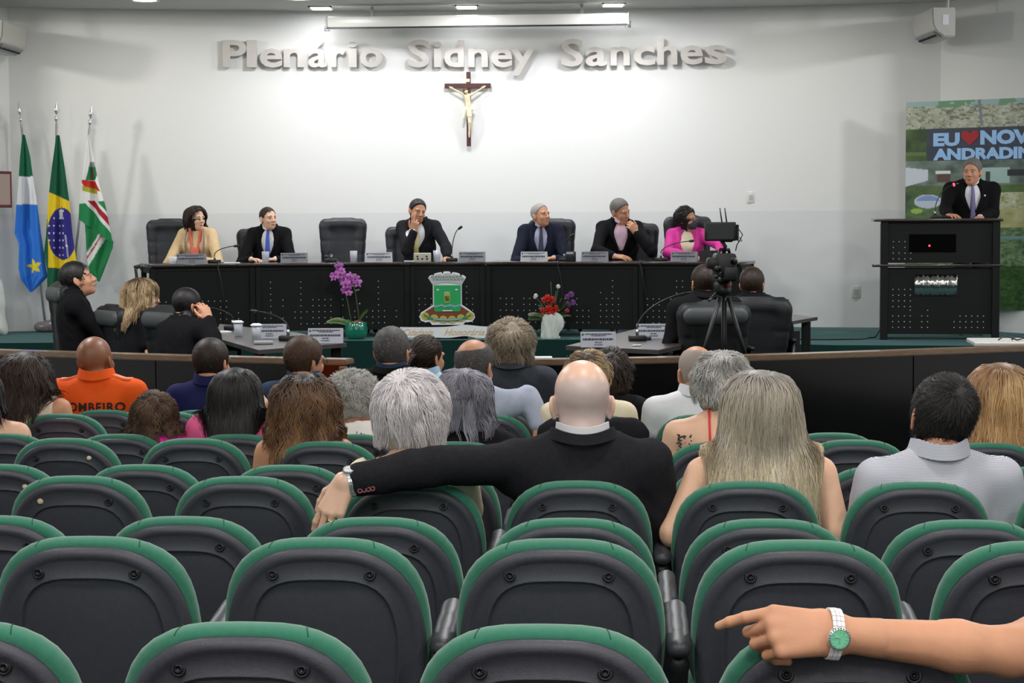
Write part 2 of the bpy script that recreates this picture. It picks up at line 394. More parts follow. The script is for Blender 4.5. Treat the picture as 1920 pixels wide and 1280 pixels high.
def make_strands(roots, dirs, obst, L, M, r, off0, vol, grav=8.0, wave=(0,2), curl=0.0, clumps=0, clump_amt=.5, seed=1, lenvar=.25, flat=.45, stiff=.5, pull=0.0, gather=None):
    g = np.random.default_rng(seed); N = len(roots); P = roots.copy(); D = dirs.copy(); ds = L*(1-lenvar*g.random(N))[:,None]/M
    lay = off0+vol*g.random(N)**.8; pts = [P.copy()]
    for m in range(M):
        D = D+np.array([0,0,-1.0])*grav*ds*(m+1)/M*2; D /= np.linalg.norm(D, axis=1, keepdims=True)
        Q = P+D*ds; sd = evalp(obst, Q)-lay*min(1, (m+1)/3)
        msk = sd < 0
        if msk.any():
            G = gradp(obst, Q[msk]); Q[msk] -= sd[msk,None]*G
        if pull:
            far = (sd > 0) & (sd < .12)
            if far.any():
                G = gradp(obst, Q[far]); Q[far] -= (sd[far]*pull)[:,None]*G
        if gather:
            hx, hz, lim, hy = gather; low = Q[:,2] < hz-.07; ex = np.abs(Q[:,0]-hx)-lim; mm = low & (ex > 0); Q[mm,0] -= np.sign(Q[mm,0]-hx)*ex[mm]*.45
            mm = low & (Q[:,1] > hy-.01); Q[mm,1] -= (Q[mm,1]-hy+.01)*.4
        nd = Q-P; nd /= np.maximum(np.linalg.norm(nd, axis=1, keepdims=True), 1e-6); D = D*(1-stiff)+nd*stiff; D /= np.linalg.norm(D, axis=1, keepdims=True)
        P = Q; pts.append(P.copy())
    A = np.stack(pts, 1)                                        # N, M+1, 3
    cl = np.zeros(N, int)
    if clumps:
        ci = g.choice(N, min(clumps, N), replace=False); dd = ((roots[:,None]-roots[ci][None])**2).sum(2); cl = dd.argmin(1); gd = A[ci][cl]
        t = np.linspace(0, 1, M+1)[None,:,None]; A = A+(gd-A)*clump_amt*t**.8*(1-.0*t)
    t = np.linspace(0, 1, M+1)
    T = np.gradient(A, axis=1); T /= np.maximum(np.linalg.norm(T, axis=2, keepdims=True), 1e-6)
    side = np.cross(T, np.array([0,1.0,0])); side /= np.maximum(np.linalg.norm(side, axis=2, keepdims=True), 1e-3)
    up = np.cross(side, T)
    ph = g.random(max(clumps, 1))[cl][:,None]*6.28+g.random(N)[:,None]*.7
    if wave[0]: A = A+side*(wave[0]*np.minimum(1, t*2)[None,:]*np.sin(6.28*wave[1]*t[None,:]+ph))[...,None]
    if curl: A = A+side*(curl*np.minimum(1,t*3)*np.sin(6.28*4*t[None,:]+ph))[...,None]+up*(curl*np.minimum(1,t*3)*np.cos(6.28*4*t[None,:]+ph))[...,None]
    rad = (r*(1-.65*t**2))[None,:,None]*(.7+.6*g.random(N))[:,None,None]
    out = A-roots.mean(0); out -= T*(out*T).sum(2)[...,None]; out /= np.maximum(np.linalg.norm(out, axis=2, keepdims=True), 1e-4); sd2 = np.cross(T, out)
    ring = [A+sd2*rad-out*rad*.3, A+out*rad*flat*1.3, A-sd2*rad-out*rad*.3]
    V = np.stack(ring, 2).reshape(-1, 3); base = (np.arange(N)[:,None]*(M+1)+np.arange(M)[None,:]).reshape(-1)*3
    F = np.concatenate([np.stack([base+a, base+b, base+b+3, base+a+3], 1) for a, b in ((0,1),(1,2))])
    tone = np.clip((.35*g.random(N)+.65*g.random(max(clumps,1))[cl]) if clumps else g.random(N), 0, 1)
    at_ = np.zeros((N, M+1, 3, 4), np.float32); at_[...,0] = tone[:,None,None]; at_[...,1] = t[None,:,None]; at_[...,3] = 1
    return V, F, at_.reshape(-1, 4)
def strand_attr(me, arr):
    a = me.color_attributes.new('strand', 'FLOAT_COLOR', 'POINT'); a.data.foreach_set('color', arr.astype(np.float32).ravel())
def hairdo(par, H, R, s, hs, obst_body, wide=1.0):
    """hair as one child: scalp shell and locks in one mesh"""
    kind = hs['kind']; m = hs['mat']; g = np.random.default_rng(hs.get('seed', 3)); RT = R.T
    y0, z0 = hs.get('line', (.012, -.02)); nape = hs.get('nape', .072); vol = hs.get('vol', .012); bald = hs.get('bald'); longh = kind in ('long', 'bob', 'pony')
    sl = hs.get('slope', (.825, -.565))
    def region(X, Y, Z):                                         # head-local metres at scale 1
        a = sl[0]*(Y-y0)+sl[1]*(Z-z0)
        b = -Z-nape if not longh else -Z-.10
        e = np.full_like(a, -1.0) if longh else (.9-np.sqrt((np.abs(X)-.082)**2/.022**2+(Y+.006)**2/.024**2+(Z+.018)**2/.036**2))*.02
        q = np.maximum(np.maximum(a, b), e)
        if bald: q = np.maximum(q, bald[3]-np.sqrt((X-bald[0])**2+(Y-bald[1])**2+(Z-bald[2])**2))
        return q
    cap = hs.get('cap', .006)
    def post(D, X, Y, Z):
        x, y, z = X-H[0], Y-H[1], Z-H[2]
        lx, ly, lz = (RT[0,0]*x+RT[0,1]*y+RT[0,2]*z)/s/wide, (RT[1,0]*x+RT[1,1]*y+RT[1,2]*z)/s, (RT[2,0]*x+RT[2,1]*y+RT[2,2]*z)/s
        q = region(lx, ly, lz)*s
        if mass: q = np.minimum(q, lz*s+hs.get('masscut', -.02))+0*lx
        if hs.get('groove'):
            th = np.arctan2(lx, -ly); D = D+hs['groove']*(np.sin(th*hs.get('gf', 26)+3*np.sin(lz*22+th*2))+.6*np.sin(th*hs.get('gf', 26)*1.9+lz*30))*np.clip((.09-lz)/.08, 0, 1)
        if hs.get('lump'): D = D+hs['lump']*(np.sin(lx*75+1)*np.sin(ly*62+2)*np.sin(lz*70))
        return -smin(-D, -q, .008)
    pr = skull_prims(H, R, s, cap+vol*.35, wide)
    mass = [Ell(H+R@(np.array(c)*s), np.array(r_)*s, R, k=.03) for c, r_ in hs.get('mass', [])]+[Cone(H+R@(np.array(a)*s), H+R@(np.array(b)*s), ra*s, rb*s, k=.035, sq=(R@np.array((0,1.0,0)), q)) for a, b, ra, rb, q in hs.get('masscone', [])]
    pr += mass
    parts = []; attrs = []
    st = hs.get('step', .006)
    V, Q = sdf_mesh('h', pr, st, post=post, raw=True)
    if len(V):
        parts.append((V, Q)); a = np.zeros((len(V), 4)); a[:,0] = .25+.2*g.random(len(V)); a[:,1] = np.clip((H[2]+.1*s-V[:,2])/max(hs.get('len', .05), .05)*.9, .02, .95); a[:,3] = 1; attrs.append(a)
    n = hs.get('n', 500); hM = max(2, round(hs.get('M', 5)*(.66 if hs.get('hero') else .48))); n = int(n*(.9 if hs.get('hero') else .8))
    if n:
        fl0 = hs.get('flow', 'whorl')
        dv = g.normal(size=(n*8, 3)); dv /= np.linalg.norm(dv, axis=1, keepdims=True)
        c = np.array((0,-.016,.036)); rr = np.array((.0765,.096,.086))
        lp = c+dv/np.sqrt(((dv/rr)**2).sum(1))[:,None]
        keep = region(lp[:,0], lp[:,1], lp[:,2]) < -.002; keep &= lp[:,2] > -(hs.get('rootlow', .05))
        keep &= (lp[:,2] > .012) if hs.get('mass') else keep; lp = lp[keep][:n]; n = len(lp)
        if fl0 in ('fall', 'whorl'):                              # denser roots round the crown, where the locks part
            cr0 = np.array(hs.get('crown', (0,-.035,.12) if fl0 == 'fall' else (.01,-.075,.095))); ex = cr0+g.normal(size=(int(n*.22),3))*.022; dd = ex-c; ex = c+dd/np.sqrt(((dd/rr)**2).sum(1))[:,None]; ex = ex[region(ex[:,0], ex[:,1], ex[:,2]) < -.002]; lp = np.concatenate([lp, ex]); n = len(lp)
        nrm = (lp-c)/rr**2; nrm /= np.linalg.norm(nrm, axis=1, keepdims=True)
        fl = hs.get('flow', 'whorl')
        if fl == 'whorl': tv = lp-np.array(hs.get('crown', (.01,-.075,.095)))
        elif fl == 'part': px = hs.get('partx', 0.0); tv = np.stack([np.sign(lp[:,0]-px)*(1.0+0*lp[:,0]), -.25-0*lp[:,0], -.3+0*lp[:,0]], 1)
        elif fl == 'fall':
            cr = np.array(hs.get('crown', (0,-.035,.12))); tv = lp-cr; tv /= np.maximum(np.linalg.norm(tv, axis=1, keepdims=True), 1e-6); fr = np.clip((lp[:,1]+.02)/.05, 0, 1)[:,None]
            tv = tv*(1-fr)+fr*np.stack([np.sign(lp[:,0]-hs.get('partx', 0)), -.45+0*lp[:,0], -.35+0*lp[:,0]], 1)
        elif fl == 'back': tv = np.tile(np.array([0,-1.0,-.35]), (n,1))
        elif fl == 'up': tv = nrm*1.0+np.array([0,.2,.4])
        else: tv = g.normal(size=(n,3))
        tv = tv+g.normal(size=(n,3))*hs.get('mess', .12)*np.linalg.norm(tv, axis=1, keepdims=True)
        tv -= nrm*(tv*nrm).sum(1)[:,None]; tv /= np.maximum(np.linalg.norm(tv, axis=1, keepdims=True), 1e-6)
        lift = hs.get('lift', .06); d0 = tv*(1-lift)+nrm*lift; d0 /= np.linalg.norm(d0, axis=1, keepdims=True)
        roots = H+(lp*s*np.array([wide,1,1]))@RT; dirs = d0@RT
        ob = skull_prims(H, R, s, cap*.6, wide)+mass+(obst_body if longh else [])
        V, F, A = make_strands(roots, dirs, ob, hs.get('len', .04)*s, hM, hs.get('r', .002)*s, cap*.5, vol, hs.get('grav', 4), hs.get('wave', (0,2)), hs.get('curl', 0), hs.get('clumps', 0), hs.get('camt', .5), hs.get('seed', 3), hs.get('lenvar', .3), flat=hs.get('flat', .45), pull=hs.get('pull', .35 if not longh else .25), gather=(H[0], H[2], hs['lim'], H[1]) if hs.get('lim') else None)
        parts.append((V, F)); attrs.append(A)
        if kind == 'pony':
            nt_ = hs.get('ntail', 150); r0 = np.array((0,-.115,.02))
            lp2 = r0+g.normal(size=(nt_,3))*np.array((.014,.008,.014)); roots = H+(lp2*s)@RT; dr = np.tile(R@np.array([0,-.8,.1]), (nt_,1))+g.normal(size=(nt_,3))*.12
            V, F, A = make_strands(roots, dr, ob, hs.get('taillen', .3), 10, hs.get('r', .002)*1.3, .004, .03, 14, (.004,1.5), 0, 20, .3, 9); parts.append((V, F)); attrs.append(A)
    V, F = merge_raw(parts); me = np_mesh('hair', V, F); strand_attr(me, np.concatenate(attrs))
    o = obj('hair', me, m, par)
    return o
def collar_mesh(N, up, rx, ry, h, thick=.004, tilt=-.35, gap=.0, flare=0.0, n=40, zoff=0.0, drop=.02):
    """band round the neck; gap = half angle left open at the front (+y)"""
    bm = bmesh.new(); rings = []
    a0 = PI/2+gap; a1 = PI/2+2*PI-gap; cnt = n if gap > 0 else n
    for i in range(cnt+1 if gap > 0 else cnt):
        a = a0+(a1-a0)*i/cnt; cx, cy = math.cos(a), math.sin(a)
        fz = -drop*(cy+1)+.022*cx*cx                                        # lower towards the front
        row = []
        for (q, z) in ((0, 0), (1, h), (1+thick/rx, h), (1+thick/rx+flare, 0)):
            rad = 1+(q-1 if q > 1 else 0)+(0 if q else flare*.6)
            x, y, zz = rx*rad*cx, ry*rad*cy, z+fz+zoff
            row.append(bm.verts.new((N[0]+x+up[0]*zz, N[1]+y+up[1]*zz, N[2]+zz)))
        rings.append(row)
    m = len(rings)
    for i in range(m-(1 if gap > 0 else 0)):
        A, B = rings[i], rings[(i+1) % m]
        for j in range(4): bm.faces.new((A[j], B[j], B[(j+1) % 4], A[(j+1) % 4]))
    if gap > 0:
        bm.faces.new(rings[0]); bm.faces.new(rings[-1][::-1])
    bmesh.ops.recalc_face_normals(bm, faces=bm.faces)
    return bm
def decim(o, r):
    m_ = o.modifiers.new('decimate', 'DECIMATE'); m_.ratio = r; return o
def person(label, head, floor, yaw=0, hrot=(0,0,0), s=1.0, fem=False, wide=1.0, w=1.0, lean=.02, hoff=(0,.035), skin='skin', hair=None, outfit='suit', col=None, arms=None,
           stand=False, group=None, extras=(), step=.014, hstep=.0055, belly=0.0, neckr=None, sw=None, hands=True, front=False, legs=True, tie=None, shirtcol='white', trouser='trousers_dark', jaw=1.0, prop='person', ntilt=0, pelv=None, wr=1.0, sleeve=None, ndrop=.105, vw=.072, ncut=None):
    """head = (px, py, Y) of the ear centre.  Local frame: +y is where the chest faces, z up, origin on the floor"""
    T = at(*head); yw = math.radians(yaw); Rz = np.array(Matrix.Rotation(yw, 3, 'Z'))
    pz = pelv if pelv else (.93*s if stand else .53)
    Hl = np.array((hoff[0], lean+hoff[1], T.z-floor)); N = Hl-np.array((hoff[0]*.6, hoff[1], ndrop*s))
    root = np.array(T)-Rz@np.array((Hl[0], Hl[1], 0)); root[2] = floor
    P = thing(prop, label, 'person', tuple(root), yw, group)
    Rh = rotm(math.radians(hrot[0]), math.radians(hrot[1]), math.radians(hrot[2]))   # pitch about x (+ = chin up), roll about y, yaw about z
    SW = (sw or (.148 if fem else .168))*s; nr = neckr or (.05 if fem else .058)*s
    L = np.array((-SW, -.01, -.055*s))+N; Rr = np.array((SW, -.01, -.055*s))+N; up = nz(N-np.array((0,0,pz)))
    S = {'l': L, 'r': Rr}
    sp = lambda t: np.array((0,0,pz))*(1-t)+N*t+np.array((0,-.02*math.sin(PI*t),0))
    def torso(off=0.0):
        c = [Ell(sp(0), (.165*w*s,.13,.12), k=.05, off=off), Ell(sp(.28), (.148*w*s,.112+belly,.15), k=.05, off=off), Ell(sp(.58)+(0,.005,0), (.158*w*s,.115+belly*.3,.15), k=.05, off=off),
             Ell(sp(.8), (.150*w*s,.1,.10), k=.05, off=off), Cone(L+(.02*s,0,-.01), Rr+(-.02*s,0,-.01), .045*s, off=off, k=.04),
             Cone(N+(0,-.012,-.005), L+(.02,0,.0), .05*s, .042*s, off=off, k=.03), Cone(N+(0,-.012,-.005), Rr+(-.02,0,.0), .05*s, .042*s, off=off, k=.03)]
        if fem and front: c += [Ell(sp(.66)+(q*.07,.085,0), (.058,.055,.06), k=.04, off=off) for q in (1,-1)]
        return c
    neck = [Cone(N+(0,-.01,-.03), Hl+Rh@np.array((0,-.022,-.035)), nr*1.08, nr*.98, k=.03)]
    arms = arms or {}; AR = {}
    for q in ('l', 'r'):
        sg = -1 if q == 'l' else 1; a = arms.get(q) or {}
        e = np.array(a['e']) if 'e' in a else S[q]+np.array((sg*.055, .03, -.27))*s
        wv = np.array(a['w']) if 'w' in a else e+np.array((-sg*.06, .23, -.03))*s
        AR[q] = (S[q], e, wv, a)
    def arm(q, off=0.0, upto=1.0, k=.03):
        s0, e, wv, a = AR[q]; c = []
        up_ = min(1, upto*2); m = s0+(e-s0)*up_
        c.append(Cone(s0+(0,0,.0), m, .046*s, (.046-.009*up_)*s, off=off, k=.03))
        if upto > .5:
            u = (upto-.5)*2; m2 = e+(wv-e)*u; c += [Cone(e, e+(wv-e)*min(u,.35), .036*s, .038*s, off=off, k=.02)] if u < .35 else [Cone(e, e+(wv-e)*.3, .036*s, .038*s, off=off, k=.02), Cone(e+(wv-e)*.3, m2, .038*s, (.038-.012*(u-.3)/.7)*s, off=off, k=.02)]
        return c
    def leg(off=0.0):
        c = []
        for sg in (-1, 1):
            if stand:
                h = np.array((sg*.09, 0, pz-.03)); kn = np.array((sg*.1,.02,.5*s)); an = np.array((sg*.1,-.01,.08))
            else:
                h = np.array((sg*.09,.03,pz-.02)); kn = np.array((sg*.13,.43,min(pz,.5))); an = np.array((sg*.13,.40,.09))
            c += [Cone(h, kn, .08, .058, off=off, k=.04), Cone(kn, an, .055, .036, off=off, k=.02)]
            if off == 0: c.append(Cone(an+(0,0,-.04), an+(0,.14,-.05), .035, .028, k=.02))
        return c
    hp = head_prims(Hl, Rh, s, fem, True, wide, jaw)
    prims = torso()+neck+arm('l')+arm('r')+(leg() if legs else [])+hp
    rg = .125*s; fines = tuple([(Hl[i]-rg, Hl[i]+rg+(.0 if i < 2 else .02), hstep)] for i in range(3))
    # the head carries a fine patch of the same grid, so the figure is one surface
    Yd = T.y; hero = Yd < 6.6; step = max(step, .015 if hero else .019); hstep2 = hstep if hero else max(hstep, .0074 if Yd < 12 else .0072); fines = tuple([(Hl[i]-rg, Hl[i]+rg+(.0 if i < 2 else .02), hstep2)] for i in range(3))
    V, Q = sdf_mesh('b', prims, step, fines, raw=True); raws = [(V, Q)]
    for q in ('l', 'r'):
        s0, e, wv, a = AR[q]
        if hands:
            d = a.get('d', wv-e); n_ = a.get('n', (0,0,1)); hpz, _ = hand_prims(wv, d, n_, q == 'r', a.get('curl', .45), s, a.get('spread', .08), a.get('thumb', .6), a.get('curls'), a.get('tsp', 1.0))
            raws.append(sdf_mesh('hand', hpz+[Cone(e+(wv-e)*.75, wv, .03*s, .0255*s, k=.015)], a.get('step', .0065 if T.y < 6.6 or front else .009), raw=True))
    V, F = merge_raw(raws); body = obj('body', np_mesh('body', V, F), MATS[skin], P)
    info = dict(gs=.012 if hero else .0145, hero=hero, nr=nr, vw=vw, ncut=ncut, P=P, H=Hl, R=Rh, N=N, S=S, AR=AR, torso=torso, arm=arm, leg=leg, neck=neck, s=s, up=up, sp=sp, head=hp, floor=floor, body=body, root=root, Rz=Rz, pz=pz)
    # eyes and brows where the face can be seen
    if front:
        for q in (1,-1):
            e = Hl+Rh@(np.array((q*.031,.0745,.001))*s)
            bm = bmesh.new(); bmesh.ops.create_uvsphere(bm, u_segments=14, v_segments=10, radius=.0118*s, matrix=Matrix.Translation(e)); eo = obj('eye', bm, MATS['eye_white'], P, smooth=True)
            g_ = np.array(hrot_gaze(info)); g_ = nz(g_) if np.linalg.norm(g_) > 0 else Rh@np.array((0,1.0,0))
            bm = bmesh.new(); c = e+g_*.0077*s; bmesh.ops.create_uvsphere(bm, u_segments=12, v_segments=8, radius=.0064*s, matrix=Matrix.Translation(c)); obj('iris', bm, MATS['iris'], eo, smooth=True)
            pts = [Hl+Rh@(np.array((q*x,y,z))*s) for x, y, z in ((.012,.09,.0195),(.025,.0925,.0235),(.038,.086,.0235),(.048,.074,.018))]
            obj('eyebrow', tube(bmesh.new(), pts, [.0022*s,.003*s,.0027*s,.0014*s], 6), MATS[extras_get(extras, 'brow', 'brow_dark')], P, smooth=True)
        pts = [Hl+Rh@(np.array((x,y,z))*s) for x, y, z in ((-.023,.084,-.0665),(-.011,.099,-.0645),(0,.1025,-.0655),(.011,.099,-.0645),(.023,.084,-.0665))]
        obj('lips', tube(bmesh.new(), pts, [.001*s,.0036*s,.0042*s,.0036*s,.001*s], 8), MATS[extras_get(extras, 'lips', 'lips')], P, smooth=True)
    if not (s > 1.07 and Yd < 3.5): decim(body, .62 if hero else .45)
    # hair
    if hair:
        ob = []
        if hair['kind'] in ('long', 'bob', 'pony'): ob = torso(.02)+arm('l', .02, .5)+arm('r', .02, .5)+neck
        hairdo(P, Hl, Rh, s, hair, ob, wide)
    dress(info, outfit, col, shirtcol, tie, trouser, stand, front, legs, fem, sleeve)
    for ex in extras:
        if callable(ex): ex(info)
    return info
def extras_get(ex, k, d):
    for e in ex:
        if isinstance(e, tuple) and e[0] == k: return e[1]
    return d
def hrot_gaze(info): return info['R']@np.array((0,1.0,0))
def folds(D, X, Y, Z, N, amp=.004, seed=0):
    a = np.sin(X*26+2.3*np.sin(Z*11+seed)+seed)*np.sin(Z*19+1.7*np.sin(X*13+Y*9)+seed*2)
    w1 = X*.8+Z*.6+.03*np.sin(Z*23+seed); b = (1-np.abs(np.sin(w1*38+seed*3+1.5*np.sin(Y*18+X*6))))**2
    w2 = Z*.9-X*.5+.02*np.sin(X*31); c = (1-np.abs(np.sin(w2*30+seed*5+Y*8)))**2
    return D+amp*(a*.7-b*1.1*np.clip(np.sin(X*9+seed)+.3,0,1)-c*.9*np.clip(np.sin(Z*8+X*5+seed*2)+.2,0,1))
def dress(I, outfit, col, shirtcol, tie, trouser, stand, front, legs, fem, sleeve):
    P, N, Hl, s, torso, arm, up = I['P'], I['N'], I['H'], I['s'], I['torso'], I['arm'], I['up']; seed = float(N[2]*37+Hl[0]*91)
    nb = N+(0,.0,.03)
    def garment(name, prims, m, fold=.003, step=.012, cut=None, post2=None):
        step = max(step, I['gs'])
        def post(D, X, Y, Z):
            D = folds(D, X, Y, Z, N, fold, seed)
            return post2(D, X, Y, Z) if post2 else D
        return decim(obj(name, sdf_mesh(name, prims+(cut or []), step, post=post), MATS[m], P), .7 if I['hero'] else .5)
    if legs: decim(obj('trousers', sdf_mesh('t', I['leg'](.016)+[Ell(I['sp'](0), (.17*s,.135,.125), k=.05, off=.012)], .024), MATS[trouser], P), .5)
    front_y = N[1]+.1
    if outfit in ('suit', 'blazer'):
        cut = [Ell(N+(0,.005,.045), (.067*s,.075*s,.055), k=.012, sub=True)]
        if front: cut += [Ell(N+(0,.12,-.11), (I['vw']*s,.09,.19), k=.008, sub=True)]
        garment('jacket', torso(.022)+arm('l', .017, sleeve or .97)+arm('r', .017, sleeve or .97)+[Cone(I['S'][q]+(0,0,.002), I['S'][q]+((-1 if q=='l' else 1)*.012,0,-.03), .05*s, .045*s, off=.016, k=.02) for q in 'lr'], col, .0042, .011, cut)
        obj('collar', collar_mesh(N+(0,-.004,.0), up*.5, I['nr']*1.12+.014, I['nr']*1.16+.020, .030, .008, flare=.16, gap=.9 if front else .5, zoff=.012, drop=.010), MATS[col], P, angle=40)
        sh = garment('shirt', torso(.009)+arm('l', .012, (sleeve or .97)+.018)+arm('r', .012, (sleeve or .97)+.018), shirtcol, .001, .012, [Ell(N+(0,.01,.07), (.056*s,.062*s,.075), k=.006, sub=True)])
        obj('shirt_collar', collar_mesh(N, up*.5, I['nr']*1.08+.005, I['nr']*1.12+.009, .048, .004, flare=.06, gap=.12 if front else .1, zoff=.012, drop=.012), MATS[shirtcol], sh, angle=40)
        if front: lapels(I, col)
    elif outfit in ('shirt', 'polo', 'tee', 'blouse', 'sleeveless', 'halter', 'uniform', 'strap'):
        so = .011; up_ = {'shirt': .97, 'polo': .42, 'tee': .36, 'blouse': .6, 'uniform': .97, 'sleeveless': 0, 'halter': 0, 'strap': 0}[outfit]
        if sleeve is not None: up_ = sleeve
        pr = torso(so)
        if up_ > 0: pr += arm('l', so+.004, up_)+arm('r', so+.004, up_)
        cut = [Ell(N+(0,.01,.055), (.06*s,.07*s,.055), k=.01, sub=True)]
        if outfit in ('tee', 'blouse'): cut = [Ell(N+(0,.02,.045), I['ncut'] or (.085*s,.09*s,.065), k=.01, sub=True)]
        if outfit == 'sleeveless' or outfit == 'halter':
            cut = [Ell(N+(0,.02,.04), (.07*s,.08*s,.07), k=.01, sub=True)]+[Ell(I['S'][q]+((-1 if q=='l' else 1)*.03,0,-.02), (.055,.2,.16), k=.02, sub=True) for q in 'lr']
        if outfit == 'strap':
            cut = [Ell(N+(0,-.02,.05), (.3,.25,.27), k=.01, sub=True)]
        top = garment('top' if outfit != 'uniform' else 'uniform_shirt', pr, col, .003 if outfit not in ('strap','halter') else .001, .011, cut)
        I['top'] = top
        if outfit in ('shirt', 'polo', 'uniform'):
            obj('collar', collar_mesh(N, up*.5, I['nr']*1.10+.008, I['nr']*1.14+.012, .046, .007, flare=.16, gap=.12, zoff=.006, drop=.010), MATS[col], top, angle=40)
    if tie:
        sh = torso(.016 if outfit == 'suit' else .02)
        pts = []; z = N[2]+.005; zs = np.linspace(z, z-.42, 12)
        for zz in zs:
            ys = np.linspace(N[1]+.02, N[1]+.3, 60); v = evalp(sh, np.stack([ys*0, ys, ys*0+zz], 1)); k = np.argmax(v > .0); pts.append((0, ys[k]+.004, zz))
        wd = [.016,.012]+[.016+.02*i/9 for i in range(10)]
        bm = bmesh.new(); pa = None; rows = []
        for (x,y,zz), wi in zip(pts, wd): rows.append([bm.verts.new((-wi,y-.004,zz)), bm.verts.new((-wi*.6,y+.006,zz)), bm.verts.new((wi*.6,y+.006,zz)), bm.verts.new((wi,y-.004,zz))])
        for a, b in zip(rows, rows[1:]):
            for j in range(4): bm.faces.new((a[j], a[(j+1)%4], b[(j+1)%4], b[j]))
        bm.faces.new(rows[0]); bm.faces.new(rows[-1][::-1]); bmesh.ops.recalc_face_normals(bm, faces=bm.faces)
        obj('tie', bm, MATS[tie], P, smooth=True)
def lapels(I, col):
    P, N, s, torso = I['P'], I['N'], I['s'], I['torso']; pr = torso(.022)
    v_ = I['vw']/.058
    for q in (1,-1):
        path = [(.058*v_,.03,.014),(.072*v_,-.05,.03),(.062*v_,-.13,.036),(.04*v_,-.21,.03),(.016*v_,-.285,.008)]
        bm = bmesh.new(); rows = []
        for x, dz, wd in path:
            row = []
            for xx in (x, x+wd):
                ys = np.linspace(N[1]-.05, N[1]+.3, 90); v = evalp(pr, np.stack([ys*0+q*xx, ys, ys*0+N[2]+dz], 1)); k = len(v)-1-np.argmax((v < 0)[::-1])
                yy = ys[k] if (v < 0).any() else N[1]
                row.append((q*xx, yy, N[2]+dz))
            rows.append([bm.verts.new(row[0]), bm.verts.new((row[0][0], row[0][1]+.011, row[0][2])), bm.verts.new((row[1][0], row[1][1]+.011, row[1][2])), bm.verts.new(row[1])])
        for a, b in zip(rows, rows[1:]):
            for j in range(4): bm.faces.new((a[j], a[(j+1)%4], b[(j+1)%4], b[j]))
        bm.faces.new(rows[0]); bm.faces.new(rows[-1][::-1]); bmesh.ops.recalc_face_normals(bm, faces=bm.faces)
        obj('lapel', bm, MATS[col], P, angle=50)
# ---------------------------------------------------------------- room shell
STAGE = .715; CEIL = 4.16; DAIS = .30
wall_m = mat('wall_paint', (236,236,233), .85, spec=.25, noise=.02, nscale=1.2)
nt = wall_m.node_tree; b = nt.nodes['Principled BSDF']                # the wall is two-tone: a slightly greyer coat below two metres
geo = nt.nodes.new('ShaderNodeNewGeometry'); sx = nt.nodes.new('ShaderNodeSeparateXYZ'); nt.links.new(geo.outputs['Position'], sx.inputs[0])
gt = nt.nodes.new('ShaderNodeMath'); gt.operation = 'GREATER_THAN'; gt.inputs[1].default_value = 1.97; nt.links.new(sx.outputs['Z'], gt.inputs[0])
mx = nt.nodes.new('ShaderNodeMix'); mx.data_type = 'RGBA'; mx.inputs[6].default_value = srgb(224,225,225); mx.inputs[7].default_value = srgb(233,233,231)
nt.links.new(gt.outputs[0], mx.inputs[0]); nt.links.new(mx.outputs[2], b.inputs['Base Color'])
mat('ceiling_paint', (196,198,194), .9, spec=.2)
mat('carpet_teal', (80,112,112), .95, spec=.1, noise=.22, nscale=260, bump=.8, bscale=420)
mat('carpet_green', (26,58,54), .95, spec=.1, noise=.25, nscale=260, bump=.8, bscale=420)
mat('carpet_dark', (34,40,40), .95, spec=.1, noise=.2, nscale=200, bump=.6)
def wy(x):
    """depth of the gently curved back wall"""
    A = np.array([[5.35**2,-5.35,1],[1.5**2,-1.5,1],[4.55**2,4.55,1]]); c = np.linalg.solve(A, np.array([20.6,21.1,20.45])); return c[0]*x*x+c[1]*x+c[2]
def wall_strip(name, pts, z0, z1, m, th=.12):
    bm = bmesh.new(); n = len(pts); rows = []
    for i, (x, y) in enumerate(pts):
        a = Vector(pts[max(i-1,0)]); c = Vector(pts[min(i+1,n-1)]); t = (c-a).normalized(); o = Vector((-t.y, t.x))*th
        rows.append([bm.verts.new((x,y,z0)), bm.verts.new((x,y,z1)), bm.verts.new((x+o.x,y+o.y,z1)), bm.verts.new((x+o.x,y+o.y,z0))])
    for a, b_ in zip(rows, rows[1:]):
        for j in range(4): bm.faces.new((a[j], b_[j], b_[(j+1)%4], a[(j+1)%4]))
    bm.faces.new(rows[0]); bm.faces.new(rows[-1][::-1]); bmesh.ops.recalc_face_normals(bm, faces=bm.faces)
    return struct(name, bm, m, angle=30)
wall_strip('wall_back', [(x, wy(x)) for x in np.linspace(-5.35, 4.55, 25)], 0, CEIL+.1, wall_m)
wall_strip('wall_left', [(-9.6,-3), (-9.6,16.8), (-6.3,19.0), (-5.35,20.6)], 0, 5.3, wall_m)
wall_strip('wall_right', [(4.55,20.45), (5.25,19.35), (9.6,16.6), (9.6,-3)], 0, 5.3, wall_m)
struct('wall_rear', box((0,-3.1,2.6), (19.4,.2,5.3)), wall_m)
struct('floor', box((0,6,-.05), (20,20,.1)), MATS['carpet_dark'])
# stepped tiers of the audience
TH = math.radians(3.27); UV = Vector((math.cos(TH), -math.sin(TH), 0)); FV = Vector((math.sin(TH), math.cos(TH), 0))
def lane(s, k, off=0): return FV*s+UV*(-.13+.5*k)+FV*off
def tier(y0, y1, z0, z1):
    return struct('floor', box(tuple(FV*((y0+y1)/2)+Vector((0,0,(z0+z1)/2))), (16, y1-y0, z1-z0), rz=-TH), MATS['carpet_dark'])
tier(-3.0, 4.62, 0, .27); tier(4.62, 6.20, 0, .18); tier(6.20, 7.74, 0, .115); tier(7.74, 9.35, 0, .055)
